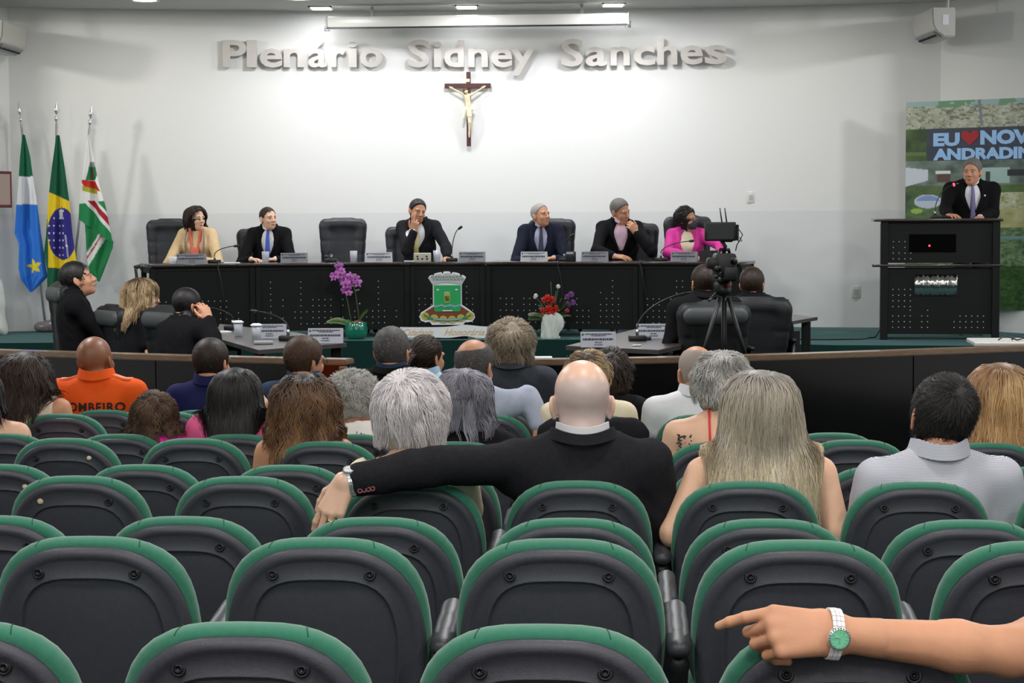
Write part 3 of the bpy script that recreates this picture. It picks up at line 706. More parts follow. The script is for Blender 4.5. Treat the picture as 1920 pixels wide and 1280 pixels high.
# councillors' floor and dais
def slab(name, poly, z0, z1, m):
    return struct(name, prism(bmesh.new(), poly, z0, z1), m)
slab('floor', [(-9,12.6),(-3,11.65),(-1.2,11.42),(-1.05,13),(-.9,18.0),(1.0,18.0),(.55,13),(.1,11.40),(2.4,11.6),(9,12.6),(9,19),(-9,19)], .0, DAIS, MATS['carpet_green'])
slab('floor', [(-8,18.45),(-3,18.72),(.6,18.76),(1.7,18.3),(3.0,17.75),(6.5,17.3),(6.5,21.4),(-8,21.4)], .0, STAGE, MATS['carpet_teal'])
slab('trim_1', [(-8,18.435),(-3,18.705),(.6,18.745),(1.7,18.285),(3.0,17.735),(6.5,17.285),(6.5,17.3),(3.0,17.75),(1.7,18.3),(.6,18.76),(-3,18.72),(-8,18.45)], DAIS, STAGE-.002, MATS['carpet_green'])
# ceilings: the lower soffit over the dais, the hall ceiling in front of it
struct('ceiling', box((0,20.45,CEIL+.06), (13,3.3,.12)), MATS['ceiling_paint'])
struct('ceiling', box((0,7.9,5.35), (19.4,22,.1)), MATS['ceiling_paint'])
struct('trim_2', box((0,18.85,4.77), (19,.12,1.15)), wall_m)
emit_m = mat('lamp_glow', (255,255,255), emit=((.96,.98,1,1), 14)); mat('lamp_rim', (226,226,224), .5); emit2_m = mat('lamp_glow_warm', (255,246,226), emit=((1,.95,.8,1), 6))
for (px, py, q) in ((602,14,0),(875,12,0),(1150,8,0),(272,-1,1),(560,-4,1)):
    p = at(px, py, 20.1); Y = p.y*(CEIL-CAM_Z)/(p.z-CAM_Z); x = at(px, py, Y).x
    t = thing('ceiling_light', {602:'square white recessed ceiling light above the first word of the wall lettering',875:'square white recessed ceiling light above the crucifix',1150:'square white recessed ceiling light above the right end of the screen case',272:'round warm ceiling light at the top edge, nearer the left corner',560:'round warm ceiling light at the top edge, beside the square lights'}[px], 'ceiling light', (x, Y, CEIL), group='recessed ceiling lights over the dais')
    if q == 0:
        bm = bmesh.new()
        for dx, dy, sx_, sy_ in ((-.115,0,.02,.3),(.115,0,.02,.3),(0,-.14,.25,.02),(0,.14,.25,.02)): bx(bm, (dx,dy,-.004), (sx_,sy_,.02))
        obj('frame', bm, MATS['lamp_rim'], t); obj('diffuser', box((0,0,.0), (.21,.26,.012), bev=.003), emit_m, t)
    else:
        bm = lathe(bmesh.new(), [(.13,0),(.15,-.006),(.15,-.014),(.125,-.016),(.12,-.004)], 28); obj('frame', bm, MATS['lamp_rim'], t, smooth=True)
        obj('diffuser', lathe(bmesh.new(), [(0,-.008),(.12,-.008),(.12,.004),(0,.004)], 28), emit2_m, t)
# balustrade between audience and councillors
mat('wood_rail', (124,100,78), .25, spec=.6, noise=.25, nscale=14, coat=.4, stretch=(1,1,6)); mat('black_gloss', (10,10,11), .12, spec=.5, coat=.3); mat('seam_grey', (40,42,42), .5)
RZ = 1.065
def rail(name, label, pix, post_end=None):
    t = thing(name, label, 'balustrade'); pts = [at(px, py, Y) for px, py, Y in pix]; pts = [(p.x, p.y) for p in pts]
    xs = np.linspace(pts[0][0], pts[-1][0], 26); cf = np.polyfit([p[0] for p in pts], [p[1] for p in pts], 3); ys = np.polyval(cf, xs); P2 = list(zip(xs, ys))
    def strip(w0, w1, z0, z1, nm, m, P=P2):
        bm = bmesh.new(); rows = []
        for i, (x, y) in enumerate(P):
            a = Vector(P[max(i-1,0)]); c = Vector(P[min(i+1,len(P)-1)]); tt = (c-a).normalized(); o = Vector((-tt.y, tt.x))
            q0 = Vector((x,y))+o*w0; q1 = Vector((x,y))+o*w1
            rows.append([bm.verts.new((q0.x,q0.y,z0)), bm.verts.new((q0.x,q0.y,z1)), bm.verts.new((q1.x,q1.y,z1)), bm.verts.new((q1.x,q1.y,z0))])
        for a, b_ in zip(rows, rows[1:]):
            for j in range(4): bm.faces.new((a[j], b_[j], b_[(j+1)%4], a[(j+1)%4]))
        bm.faces.new(rows[0]); bm.faces.new(rows[-1][::-1]); bmesh.ops.recalc_face_normals(bm, faces=bm.faces)
        bv = bmesh.ops.bevel(bm, geom=[e for e in bm.edges if e.calc_face_angle(0) > 1], offset=.006, segments=2, affect='EDGES') if nm == 'handrail' else None
        return obj(nm, bm, m, t, angle=35)
    strip(-.02, .12, RZ-.035, RZ, 'handrail', MATS['wood_rail'])
    k = 0; step = 6                                             # glossy panels, one object each, with open seams between
    while k < len(P2)-1:
        seg = P2[k:min(k+step, len(P2)-1)+1]
        if len(seg) > 1:
            (xa, ya), (xb, yb) = seg[-2], seg[-1]; seg[-1] = (xb-(xb-xa)*.04, yb-(yb-ya)*.04); strip(.02, .06, .02, RZ-.036, 'panel', MATS['black_gloss'], seg)
        k += step
    if post_end is not None:
        x, y = P2[-1] if post_end else P2[0]; obj('end_post', box((x+(-.02 if post_end else .02), y+.04, RZ/2-.02), (.045,.15,RZ-.04), bev=.006), MATS['wood_rail'], t)
    return t
rail('balustrade', 'black panelled balustrade with brown handrail left of the gap', [(-500,655,13.1),(0,655,12.2),(150,658,12.0),(400,667,11.54),(650,672,11.27)], True)
rail('balustrade', 'black panelled balustrade with brown handrail right of the gap', [(985,675,11.2),(1250,668,11.3),(1400,667,11.4),(1640,655,11.85),(1920,648,12.14),(2400,640,12.8)], False)

# ---------------------------------------------------------------- wall fittings
mat('brushed', (206,200,194), .38, metal=.25, noise=.12, nscale=7, bump=.2, bscale=60); mat('steel_side', (120,120,118), .4, metal=.8)
SIGN = thing('wall_lettering', 'raised brushed-metal lettering reading Plenário Sidney Sanches on the back wall', 'sign', (0, wy(0), 3.7))
LT = [('P',418,463),('l',463,482),('e',487,530),('n',532,570),('á',578,613),('r',621,648),('i',653,670),('o',675,717),
      ('S',765,806),('i',813,828),('d',833,870),('n',878,915),('e',921,961),('y',958,1003),('S',1052,1094),('a',1098,1138),('n',1145,1181),('c',1188,1228),('h',1233,1270),('e',1276,1318),('s',1322,1363)]
for ch, a, c in LT:
    me = text_mesh(ch, 1.0, .05, .024); bmv = np.array([v.co[:] for v in me.vertices]); lo, hi = bmv.min(0), bmv.max(0)
    base = 124.5-((c-1000)/360*6 if c > 1000 else 0); xm = (a+c)/2; Y = wy((xm-960)/3600*20.9)-.06
    L_ = at(a, base, Y); R_ = at(c, base, Y); wdt = (R_-L_).length; sx_ = wdt/(hi[0]-lo[0]); sz_ = (50/3600*Y)/.728
    V = np.stack([(bmv[:,0]-lo[0])*sx_, bmv[:,2]*1.0, bmv[:,1]*sz_], 1)
    for v, q in zip(me.vertices, V): v.co = q
    ang = math.atan2(wy(R_.x)-wy(L_.x), R_.x-L_.x); me.flip_normals()
    bm = bmesh.new(); bm.from_mesh(me); bmesh.ops.recalc_face_normals(bm, faces=bm.faces); bm.to_mesh(me); bm.free()
    o = obj('letter', me, MATS['brushed'], SIGN); o.location = L_-Vector(SIGN.location); o.rotation_euler = (0,0,ang)
# projection screen case under the ceiling
mat('white_enamel', (192,190,184), .35, spec=.5); mat('black_plastic', (20,20,22), .4); mat('grey_plastic', (150,150,152), .5)
a, c = at(611,42,20.6), at(1180,36,20.35); mid = (a+c)/2; ang = math.atan2(c.y-a.y, c.x-a.x); Lc = (c-a).length
t = thing('projection_screen', 'white rolled-up projection screen case hanging under the ceiling above the lettering', 'projection screen', mid, ang)
obj('case', box((0,0,0), (Lc-.04,.11,.115), bev=.012), MATS['white_enamel'], t, angle=40)
obj('slot', box((0,-.01,-.062), (Lc-.06,.05,.012)), MATS['black_plastic'], t)
for q in (-1, 1):
    obj('end_cap', box((q*(Lc/2-.012),0,0), (.02,.125,.13), bev=.004), MATS['grey_plastic'], t)
    bm = bmesh.new(); tube(bm, [(q*(Lc/2+.01),0,-.02),(q*(Lc/2+.01),-.01,-.09)], .006, 6); tube(bm, [(q*(Lc/2+.005),-.02,-.085),(q*(Lc/2-.045),-.02,-.085)], .008, 6); obj('hook', bm, MATS['steel'], t, smooth=True)
obj('hanging_bracket', box((-Lc/2+.5,0,.1), (.03,.05,.12)), MATS['steel'], t); obj('hanging_bracket', box((Lc/2-.5,0,.1), (.03,.05,.12)), MATS['steel'], t)
# crucifix
mat('dark_wood', (84,42,44), .5, noise=.25, nscale=30, stretch=(1,1,.2)); mat('ivory', (232,214,176), .55, noise=.12, nscale=30); mat('loincloth', (240,232,196), .6); mat('corpus_hair', (96,70,48), .7)
cc = at(877, 161, wy(-.48)-.045); k_ = 3600/cc.y; m_ = lambda px: px/k_
t = thing('crucifix', 'dark wooden crucifix with ivory figure hanging below the wall lettering', 'crucifix', cc)
obj('upright', box((m_(1.5),0,-m_(43)), (m_(8),.022,m_(138)), bev=.004), MATS['dark_wood'], t); obj('crossbar', box((m_(0),-.004,0), (m_(86),.026,m_(9)), bev=.004), MATS['dark_wood'], t)
obj('scroll', box((m_(0),-.016,m_(10)), (m_(8),.006,m_(6)), bev=.002), MATS['ivory'], t)
J = lambda x, y, d=-.045: np.array((m_(x), d, -m_(y)))
corp = [Cone(J(-1,22), J(1,36), m_(5.5), m_(5), k=.01), Cone(J(1,36), J(2,46), m_(5), m_(5.5), k=.01), Cone(J(-5,18), J(7,17), m_(2.6), k=.01), Cone(J(-6,17), J(-30,4,-.03), m_(2.0), m_(1.3), k=.008), Cone(J(7,17), J(29,3,-.03), m_(2.0), m_(1.3), k=.008),
        Cone(J(-30,4,-.03), J(-34,2,-.022), m_(1.4), m_(1.2)), Cone(J(29,3,-.03), J(33,1,-.022), m_(1.4), m_(1.2)), Cone(J(0,46), J(3,68,-.06), m_(3.4), m_(2.4), k=.01), Cone(J(5,46), J(4,68,-.06), m_(3.4), m_(2.4), k=.01), Cone(J(3.5,68,-.06), J(2.5,88,-.035), m_(3), m_(1.5), k=.01),
        Cone(J(2.5,88,-.035), J(2.5,95,-.035), m_(1.8), m_(1.4), k=.01), Ell(J(-3,11,-.07), (m_(3.6), m_(4), m_(4.6)), k=.008), Cone(J(-2,14), J(0,19), m_(2.2), k=.008)]
obj('figure', sdf_mesh('f', corp, .0045), MATS['ivory'], t)
obj('loincloth', sdf_mesh('f', [Cone(J(-1,42), J(6,43), m_(5.4), k=.01), Cone(J(2,44), J(3,56,-.055), m_(5.6), m_(4.4), k=.01), Cone(J(-5,44,-.06), J(-8,60,-.055), m_(2.4), m_(1.6), k=.008)], .0045), MATS['loincloth'], t)
obj('hair', sdf_mesh('f', [Ell(J(-4,8,-.068), (m_(4.2), m_(4.4), m_(4)), k=.006), Cone(J(-7,9,-.065), J(-6,15,-.06), m_(1.8), m_(1.2))], .0045), MATS['corpus_hair'], t)
# air conditioners
def aircon(label, near, side, rz):
    t = thing('air_conditioner', label, 'air conditioner', near, rz)
    pr = [(0,0),(.235,0),(.235,-.06),(.225,-.17),(.19,-.235),(.12,-.285),(0,-.29)]                 # depth from the wall, height
    poly = [(side*x, z) for x, z in pr]
    bm = prism(bmesh.new(), poly, 0, .84, Matrix(((1,0,0,0),(0,0,1,0),(0,1,0,0),(0,0,0,1))))
    bmesh.ops.bevel(bm, geom=[e for e in bm.edges], offset=.01, segments=2, affect='EDGES'); obj('housing', bm, MATS['white_enamel'], t, angle=35)
    bm = bmesh.new(); bx(bm, (side*.17,.42,-.262), (.10,.72,.012), R=Matrix.Rotation(side*-.55, 3, 'Y')); obj('louvre', bm, MATS['grey_plastic'], t)
    for i in range(9): obj('vane', box((side*.155,.1+.08*i,-.268), (.07,.01,.02)), MATS['black_plastic'], t)
    obj('label_sticker', box((side*.1,-.001,-.12), (.06,.003,.1)), MATS['white'], t)
    obj('drain_pipe', tube(bmesh.new(), [(side*.03,.2,.0),(side*.02,.22,(CEIL-near.z)*.6),(side*.0,.25,CEIL-near.z-.004)], .014, 8), MATS['white_enamel'], t, smooth=True)
    return t
aircon('white split air conditioner at the left edge above the flags', at(-38,38,19.6), 1, math.radians(-2))
aircon('white split air conditioner at the upper right above the banner', at(1792,14,19.45), -1, math.radians(2))
# outlets and small plates
mat('plate_white', (222,222,218), .5)
def plate(label, px, py, w_, h_, kind='wall_plate', x=None):
    x = (px-960)/3600*20.7; p = at(px, py, wy(x)-.006); t = thing(kind, label, 'wall plate', p)
    obj('cover', box((0,0,0), (w_,.012,h_), bev=.004), MATS['plate_white'], t, angle=40); obj('socket', box((0,-.007,0), (w_*.5,.004,h_*.45), bev=.001), MATS['white_enamel'], t)
plate('small white rounded plate on the wall right of the video camera', 1408, 370, .085, .12); plate('white double socket plate low on the wall beside the lectern', 1605, 547, .11, .13)
p = at(1,355,20.1); obj_ = thing('wall_frame', 'edge of a dark red framed picture at the far left of the wall', 'picture', p, math.radians(60)); obj('frame', box((0,0,0), (.3,.03,.38), bev=.006), mat('red_frame', (96,30,36), .5), obj_); obj('print', box((0,-.017,0), (.24,.004,.32)), mat('print_beige', (170,150,140), .7), obj_)
def drape_post(D, X, Y, Z): return D+.02*np.sin(X*38+Z*6)+.012*np.sin(Z*21+X*30)
p = at(-14,548,20.0); p.z = STAGE; t = tag(obj('white_drape', sdf_mesh('d', [Cone((0,0,.08),(.02,0,.5),.13,.10,k=.05), Cone((.02,0,.5),(-.04,0,.78),.10,.04,k=.05)], .014, post=drape_post), mat('plastic_white', (224,226,222), .5, noise=.08)), 'crumpled white cloth covering something at the far left wall', 'cloth'); t.location = p
# ---------------------------------------------------------------- dais furniture
mat('desk_black', (12,14,15), .5, spec=.25, noise=.1, nscale=40); mat('desk_top', (52,42,38), .22, spec=.6, noise=.2, nscale=30, coat=.3); mat('desk_edge', (58,46,40), .35); mat('dot', (190,196,196), .4)
mat('leather', (44,46,52), .42, spec=.45, bump=.6, bscale=160); mat('headrest_grey', (66,70,70), .5, spec=.35); mat('leather_dark', (20,21,24), .5, spec=.35, bump=.6, bscale=160)
CY = 19.40; CX = -.647
def dots(w_, h_, x0, z0, seed, pitch=.06, keep=.55):
    """light little perforations: blocks and columns of dots"""
    g = random.Random(seed); bm = bmesh.new(); nx, nz = int(w_/pitch), int(h_/pitch)
    cols = [g.random() for _ in range(nx)]
    for i in range(nx):
        for k in range(nz):
            on = (cols[i] > 1-keep and (k < nz*.55 or cols[i] > .85)) or (k < 3 and cols[i] > .2)
            if on and g.random() < .93: lathe(bm, [(0,-.004),(.0055,-.004),(.0055,0)], 6, M=Matrix.Translation((x0+i*pitch, 0, z0+k*pitch)) @ Matrix.Rotation(-PI/2, 4, 'X'))
    return bm
def desk_unit(label, P0, ang, w_, seed, ends=(False, False)):
    """front edge runs from P0 for w_ metres at angle ang; people sit behind"""
    t = thing('dais_table', label, 'table', (P0[0], P0[1], STAGE), ang, group='curved black table units on the dais'); h = .75; d = .68
    obj('tabletop', box((w_/2, d/2-.03, h-.015), (w_+.0, d, .03), bev=.005), MATS['desk_top'], t, angle=40)
    obj('front_panel', box((w_/2, .035, .39), (w_+.016, .02, .64), bev=.003), MATS['desk_black'], t)
    obj('frame_rail', box((w_/2, .03, h-.05), (w_-.02, .03, .04)), MATS['desk_black'], t)
    for x in (.03, w_-.03):
        obj('leg', box((x, .03, h/2-.015), (.05,.05,h-.03), bev=.004), MATS['desk_black'], t); obj('leg', box((x, d-.09, h/2-.015), (.05,.05,h-.03), bev=.004), MATS['desk_black'], t)
        if (x < .1 and ends[0]) or (x > .1 and ends[1]): obj('end_rail', box((x, d/2-.03, h-.06), (.03, d-.1, .06)), MATS['desk_black'], t)
    o = obj('perforations', dots(w_-.16, .5, .09, .14, seed), MATS['dot'], t); o['kind'] = 'stuff'; o.location = (0,.024,0)
a10, a20 = math.radians(10), math.radians(20)
W0, W1, W2 = .76, 1.55, 1.04
c0 = (CX-W0/2, CY); c1 = (c0[0]-W1*math.cos(a10), CY-W1*math.sin(a10)); c2 = (c1[0]-W2*math.cos(a20), c1[1]-W2*math.sin(a20))
d0 = (CX+W0/2, CY); d1 = (d0[0]+W1*math.cos(a10), CY-W1*math.sin(a10))
desk_unit('narrow middle black table unit behind the painted coat of arms', c0, 0, W0, 5)
desk_unit('wide black table unit behind the purple orchid', c1, a10, W1, 8)
desk_unit('left end unit of the long black table, nearest the flags', c2, a20, W2, 12, (True, False))
desk_unit('wide black table unit behind the vase of red flowers', d0, -a10, W1, 21)
desk_unit('right end unit of the long black table, behind the video camera', d1, -a20, W2, 33, (False, True))
def top_at(px, py=480):
    """point on the dais table top below pixel column px, q metres behind the front edge"""
    x = at(px, 487, 19.4).x
    return x
TZ = STAGE+.75
def ty(x, q=.15):
    u = abs(x-CX)
    if u < .38: y = CY
    elif u < 1.906: y = CY-(u-.38)*math.tan(a10)
    else: y = CY-.269-(u-1.906)*math.tan(a20)
    return y+q
def on_table(px, q=.12):
    x = (px-960)/3600*(19.4+q); y = ty(x, q); x = (px-960)/3600*y; return Vector((x, y, TZ)), math.copysign(1, x-CX)*-(0 if abs(x-CX) < .38 else (a10 if abs(x-CX) < 1.906 else a20))
# ---------------------------------------------------------------- executive chairs
def exec_chair(label, loc, rz, floor, hgt=1.17, width=.52, group=None, cat='chair', m1='leather', headrest=False):
    t = thing('executive_chair', label, cat, (loc[0], loc[1], floor), rz, group); hb = hgt-.50
    def bp(D, X, Y, Z):                                          # tufting across the front of the back
        return D+.006*np.exp(-((Z-hgt+.24)/.012)**2)+.006*np.exp(-((Z-hgt+.38)/.012)**2)
    w_ = width/2
    pr = [Cone((0,-.01,.60),(0,-.03,hgt-.16), w_*.72, w_*.78, k=.03, sq=((0,1,0),.20)), Cone((-w_*.74,-.03,hgt-.065), (w_*.74,-.03,hgt-.065), .062, k=.03, sq=((0,1,0),.85)), Cone((-w_*.66,-.0,.60), (-w_*.76,-.03,hgt-.10), .055, .064, k=.03, sq=((0,1,0),.9)), Cone((w_*.66,0,.60), (w_*.76,-.03,hgt-.10), .055, .064, k=.03, sq=((0,1,0),.9))]
    lohi = (np.array((-1,-1,.42)), np.array((1,1,hgt+.02)))
    bk = obj('backrest', sdf_mesh('back', pr, .017, post=bp, lohi=lohi), MATS[m1], t)
    if headrest: obj('headrest_roll', sdf_mesh('hr', [Cone((-w_*.66,-.075,hgt-.09),(w_*.66,-.075,hgt-.09),.06,k=.02,sq=((0,1,0),.6))], .015), MATS['headrest_grey'], t)
    obj('seat', sdf_mesh('seat', [Cone((-.15,.1,.48),(.15,.1,.48),.085,k=.05,sq=((0,0,1),.7)), Cone((-.16,.36,.48),(.16,.36,.48),.085,k=.08,sq=((0,0,1),.7)), Ell((0,.22,.48),(.24,.24,.055),k=.05)], .02), MATS[m1], t)
    for q in (-1,1):
        bm = bmesh.new(); tube(bm, [(q*.27,.02,.5),(q*.29,.05,.66),(q*.29,.2,.70),(q*.29,.36,.68),(q*.27,.38,.5)], .016, 8); ar = obj('arm', bm, MATS['black_plastic'], t, smooth=True)
        obj('arm_pad', sdf_mesh('pad', [Cone((q*.29,.08,.71),(q*.29,.34,.70),.03,k=.01,sq=((0,0,1),.6))], .012), MATS[m1], ar)
    obj('gas_column', tube(bmesh.new(), [(0,.2,.1),(0,.2,.3),(0,.2,.44)], [.03,.022,.022], 10), MATS['black_plastic'], t, smooth=True)
    bm = bmesh.new()
    for i in range(5):
        a = i*2*PI/5+.3; tube(bm, [(0,.2,.11),(.29*math.cos(a),.2+.29*math.sin(a),.07)], [.025,.015], 8)
    obj('star_base', bm, MATS['black_plastic'], t, smooth=True)
    bm = bmesh.new()
    for i in range(5):
        a = i*2*PI/5+.3; bmesh.ops.create_uvsphere(bm, u_segments=10, v_segments=6, radius=.028, matrix=Matrix.Translation((.29*math.cos(a),.2+.29*math.sin(a),.028)))
    obj('castors', bm, MATS['black_plastic'], t, smooth=True)['kind'] = 'stuff'
    return t
GC = 'leather chairs behind the dais table'
for px, py, Y, rz, lab, wd in ((318,411,20.35,178,'black leather chair behind the woman in the pale yellow top',.52), (487,428,20.45,182,'black leather chair behind the man with the bright blue tie',.50), (642,409,20.3,180,'empty black leather chair at the dais table, between two men',.50),
                           (762,424,20.3,170,'black leather chair leaned on by the man holding his cheek',.46), (1035,410,20.35,182,'black leather chair behind the grey-haired man in the dark suit',.50), (1195,418,20.4,186,'black leather chair half hidden behind the man resting chin on hand',.46), (1290,405,20.1,182,'black leather chair behind the woman in the pink jacket',.50)):
    p = at(px, py, Y); exec_chair(lab, (p.x, p.y+.02), math.radians(rz), STAGE, hgt=p.z-STAGE, width=wd, group=GC)
# ---------------------------------------------------------------- small things on tables
mat('paper', (232,232,236), .8); mat('paper_grey', (186,188,196), .7); mat('print_ink', (70,72,86), .8); mat('glass_clear', (226,230,240), .08, alpha=.38, spec=.8); mat('water', (206,216,232), .05, alpha=.4); mat('print_mark', (180,120,130), .8)
def nameplate(label, loc, rz, w_=.29, h_=.105, white=False, lean=.35):
    t = thing('name_plate', label, 'name plate', loc, rz, 'tent name plates'); m = MATS['paper'] if white else MATS['paper_grey']
    bm = bmesh.new(); dy = h_*math.tan(lean)
    for q in (0, 1):
        v = [bm.verts.new(c) for c in ((-w_/2, 0 if q == 0 else 2*dy, 0), (w_/2, 0 if q == 0 else 2*dy, 0), (w_/2, dy, h_), (-w_/2, dy, h_))]
        bm.faces.new(v if q == 0 else v[::-1])
    bmesh.ops.solidify(bm, geom=bm.faces[:], thickness=.002); obj('card', bm, m, t)
    g = random.Random(hash(label) % 999); bm = bmesh.new()
    for z, hh, a, c in ((.86,.06,.12,.9),(.76,.045,.3,.72),(.52,.13,.06,.92),(.33,.05,.4,.6),(.18,.045,.38,.62)):
        x = a
        while x < c:
            l_ = min(g.uniform(.03,.10), c-x); y = dy*z-.003; bx(bm, ((x+l_/2-.5)*w_, y-.0, z*h_), (l_*w_, .001, hh*h_)); x += l_+.012
    o = obj('printed_lines', bm, MATS['print_ink'], t); o['kind'] = 'stuff'
    obj('emblem', box((-.44*w_, dy*.82-.003, .82*h_), (.05*w_, .001, .14*h_)), MATS['print_ink'], t)
def on(px, q): return on_table(px, q)
for px, lab, wh in ((361,'grey tent name plate before the woman in the pale yellow top',0),(553,'grey tent name plate right of the glass before the blue tie',0),(712,'white tent name plate right of the empty chair',1),(886,'grey tent name plate right of the upright microphone',0),
                    (1001,'white tent name plate before the grey-haired man in the dark suit',1),(1115,'grey tent name plate before the man resting chin on hand',0),(1282,'grey tent name plate before the woman in the pink jacket',0)):
    p, r = on(px, .06); nameplate(lab, p, r, .27 if px != 361 else .30, .10, wh)
def mic(label, loc, rz, tip, base_w=.12, led=None):
    """gooseneck microphone; tip relative to the base"""
    t = thing('microphone', label, 'microphone', loc, rz, 'gooseneck microphones'); bm = bmesh.new(); bx(bm, (0,0,.018), (base_w,.13,.036), bev=.01); obj('base', bm, MATS['black_plastic'], t, angle=40)
    tp = Vector(tip); p1 = Vector((0,.02,.035)); n = 9
    pts = [p1, Vector((0,.02,.09))]+[Vector((tp.x*(k/n)**1.6, .02+(tp.y-.02)*(k/n), .09+(tp.z-.09)*(1-(1-k/n)**1.5))) for k in range(1, n+1)]
    obj('socket', tube(bmesh.new(), [p1, (0,.02,.075)], .011, 8), MATS['steel'], t, smooth=True)
    obj('gooseneck', tube(bmesh.new(), pts, .0045, 8), MATS['black_plastic'], t, smooth=True)
    d = (pts[-1]-pts[-2]).normalized(); obj('capsule', tube(bmesh.new(), [pts[-1]-d*.005, pts[-1]+d*.012, pts[-1]+d*.04, pts[-1]+d*.048], [.009,.014,.014,.006], 10), MATS['black_plastic'], t, smooth=True)
    if led: obj('ring_light', tube(bmesh.new(), [pts[-1]-d*.008, pts[-1]+d*.004], .016, 12), led, t, smooth=True)
mat('led_red', (255,30,40), emit=((1,.03,.05,1), 5))
for px, q, tip, lab in ((403,.25,(.20,.0,.17),'gooseneck microphone bending right beside the pale yellow top'),(622,.22,(-.03,-.12,.06),'gooseneck microphone drooping before the empty chair'),(848,.2,(.07,0,.33),'tall upright gooseneck microphone right of the charcoal-suited man'),
                        (1059,.15,(.06,.0,.25),'gooseneck microphone right of the white plate, before the dark suit'),(1240,.3,(.28,-.05,.20),'gooseneck microphone bending right before the pink jacket')):
    p, r = on(px, q); mic(lab, p, 0, tip)
def glass(label, loc, s=1.0, lid=False):
    t = thing('drinking_glass', label, 'glass', loc, 0, 'water glasses'); r = .034*s; h_ = .10*s
    obj('tumbler', lathe(bmesh.new(), [(0,0),(r*.86,0),(r,h_),(r*.93,h_),(r*.80,.012),(0,.012)], 20), MATS['glass_clear'], t, smooth=True)
    obj('water', lathe(bmesh.new(), [(0,.013),(r*.78,.013),(r*.88,h_*.72),(0,h_*.72)], 20), MATS['water'], t, smooth=True)
    if lid: obj('paper_cover', lathe(bmesh.new(), [(0,h_+.012),(r*.7,h_+.014),(r*1.25,h_+.002),(r*1.2,h_-.002),(0,h_+.006)], 16), MATS['paper'], t, smooth=True)
for px, q, lab in ((499,.18,'glass of water before the bright blue tie'),(664,.2,'glass of water before the empty leather chair'),(820,.16,'glass of water before the pale yellow tie')):
    p, r = on(px, q); glass(lab, p, 1.15)
# odd items
p, r = on(325,.08); t = tag(obj('paper_cup', lathe(bmesh.new(), [(0,0),(.03,0),(.04,.075),(.036,.075),(.026,.006),(0,.006)], 18), MATS['paper'], smooth=True), 'small white paper cup at the left end of the table', 'cup'); t.location = p
p, r = on(435,.25); t = tag(obj('paper_sheet', box((0,0,.004), (.16,.21,.008), rz=.2), MATS['paper']), 'white papers beside the leftmost microphone on the table', 'paper'); t.location = p
p, r = on(770,.2); t = tag(obj('paper_sheet', box((0,0,.005), (.12,.15,.01), rz=.1), MATS['paper']), 'white paper lying left of the white control box', 'paper'); t.location = p
p, r = on(793,.10); t = thing('control_box', 'small cream box with black knobs and sockets before the charcoal-suited man', 'box', p); obj('housing', box((0,0,.045), (.17,.10,.09), bev=.006), mat('box_cream', (206,202,186), .6), t, angle=40)
for dx, dz in ((-.05,.055),(-.045,.03),(.0,.03),(.05,.03),(.045,.055)): obj('knob', lathe(bmesh.new(), [(0,-.004),(.010,-.004),(.010,0)], 10, M=Matrix.Translation((dx,-.051,dz)) @ Matrix.Rotation(-PI/2,4,'X')), MATS['black_plastic'], t)
p, r = on(1071,.12); t = thing('desk_speaker', 'small black device standing right of the microphone before the dark suit', 'device', p); obj('body', box((0,0,.05), (.10,.06,.10), bev=.008), MATS['black_plastic'], t, angle=40); obj('painted_glare', box((-.01,-.031,.085), (.07,.003,.02)), MATS['paper_grey'], t)  # pale strip painted on as glare, not a part of the device
p, r = on(1330,.16); t = thing('dark_laptop', 'dark screen turned away beside the pink jacket, behind the video camera', 'laptop', p); obj('screen', box((0,0,.055), (.19,.012,.11), bev=.003), MATS['black_plastic'], t); obj('keyboard', box((0,.09,.006), (.19,.16,.012), bev=.003), MATS['black_plastic'], t)
# microphone cables hanging over the table front
for px, lab in ((411,'thin black cable hanging over the left end table unit'),(632,'thin black cable hanging behind the orchid'),(1046,'black cable hanging over the table above the vase'),(1200,'thin black cable hanging over the joint right of the vase')):
    p, r = on(px, .0); q0 = Vector((p.x, p.y-.045, TZ+.004)); pts = [q0+Vector((.02,.2,.006)), q0+Vector((0,.03,.006)), q0+Vector((0,-.012,-.03)), q0+Vector((.03,-.012,-.16)), q0+Vector((.05,-.012,-.32)), q0+Vector((.04,-.012,-.6))]
    tag(obj('microphone_cable', tube(bmesh.new(), pts, .005, 6), MATS['black_plastic'], smooth=True), lab, 'cable', 'cables hanging over the table front')
# ---------------------------------------------------------------- lectern
A = at(1650, 632, 18.5); B = at(1873, 632, 18.35); ang = math.atan2(B.y-A.y, B.x-A.x); LW = (B-A).length
t = LEC = thing('lectern', 'wide black lectern with projecting shelves and steel plaque at the right', 'lectern', (A.x, A.y, STAGE), ang); LH = 1.165
obj('top', box((LW/2-.02,.24,LH-.014), (LW+.09,.56,.028), bev=.005), MATS['desk_top'], t, angle=40); obj('middle_shelf', box((LW/2-.03,.02,.715), (LW+.10,.10,.026), bev=.005), MATS['desk_top'], t, angle=40)
for x in (.035, LW-.035): obj('side_post', box((x,.02,LH/2-.014), (.07,.08,LH-.028), bev=.004), MATS['desk_black'], t); obj('side_panel', box((x,.26,LH/2), (.03,.42,LH-.1)), MATS['desk_black'], t)
obj('upper_panel', box((LW/2,.03,.94), (LW-.13,.02,.40)), MATS['desk_black'], t); obj('lower_panel', box((LW/2,.03,.375), (LW-.13,.02,.64)), MATS['desk_black'], t)
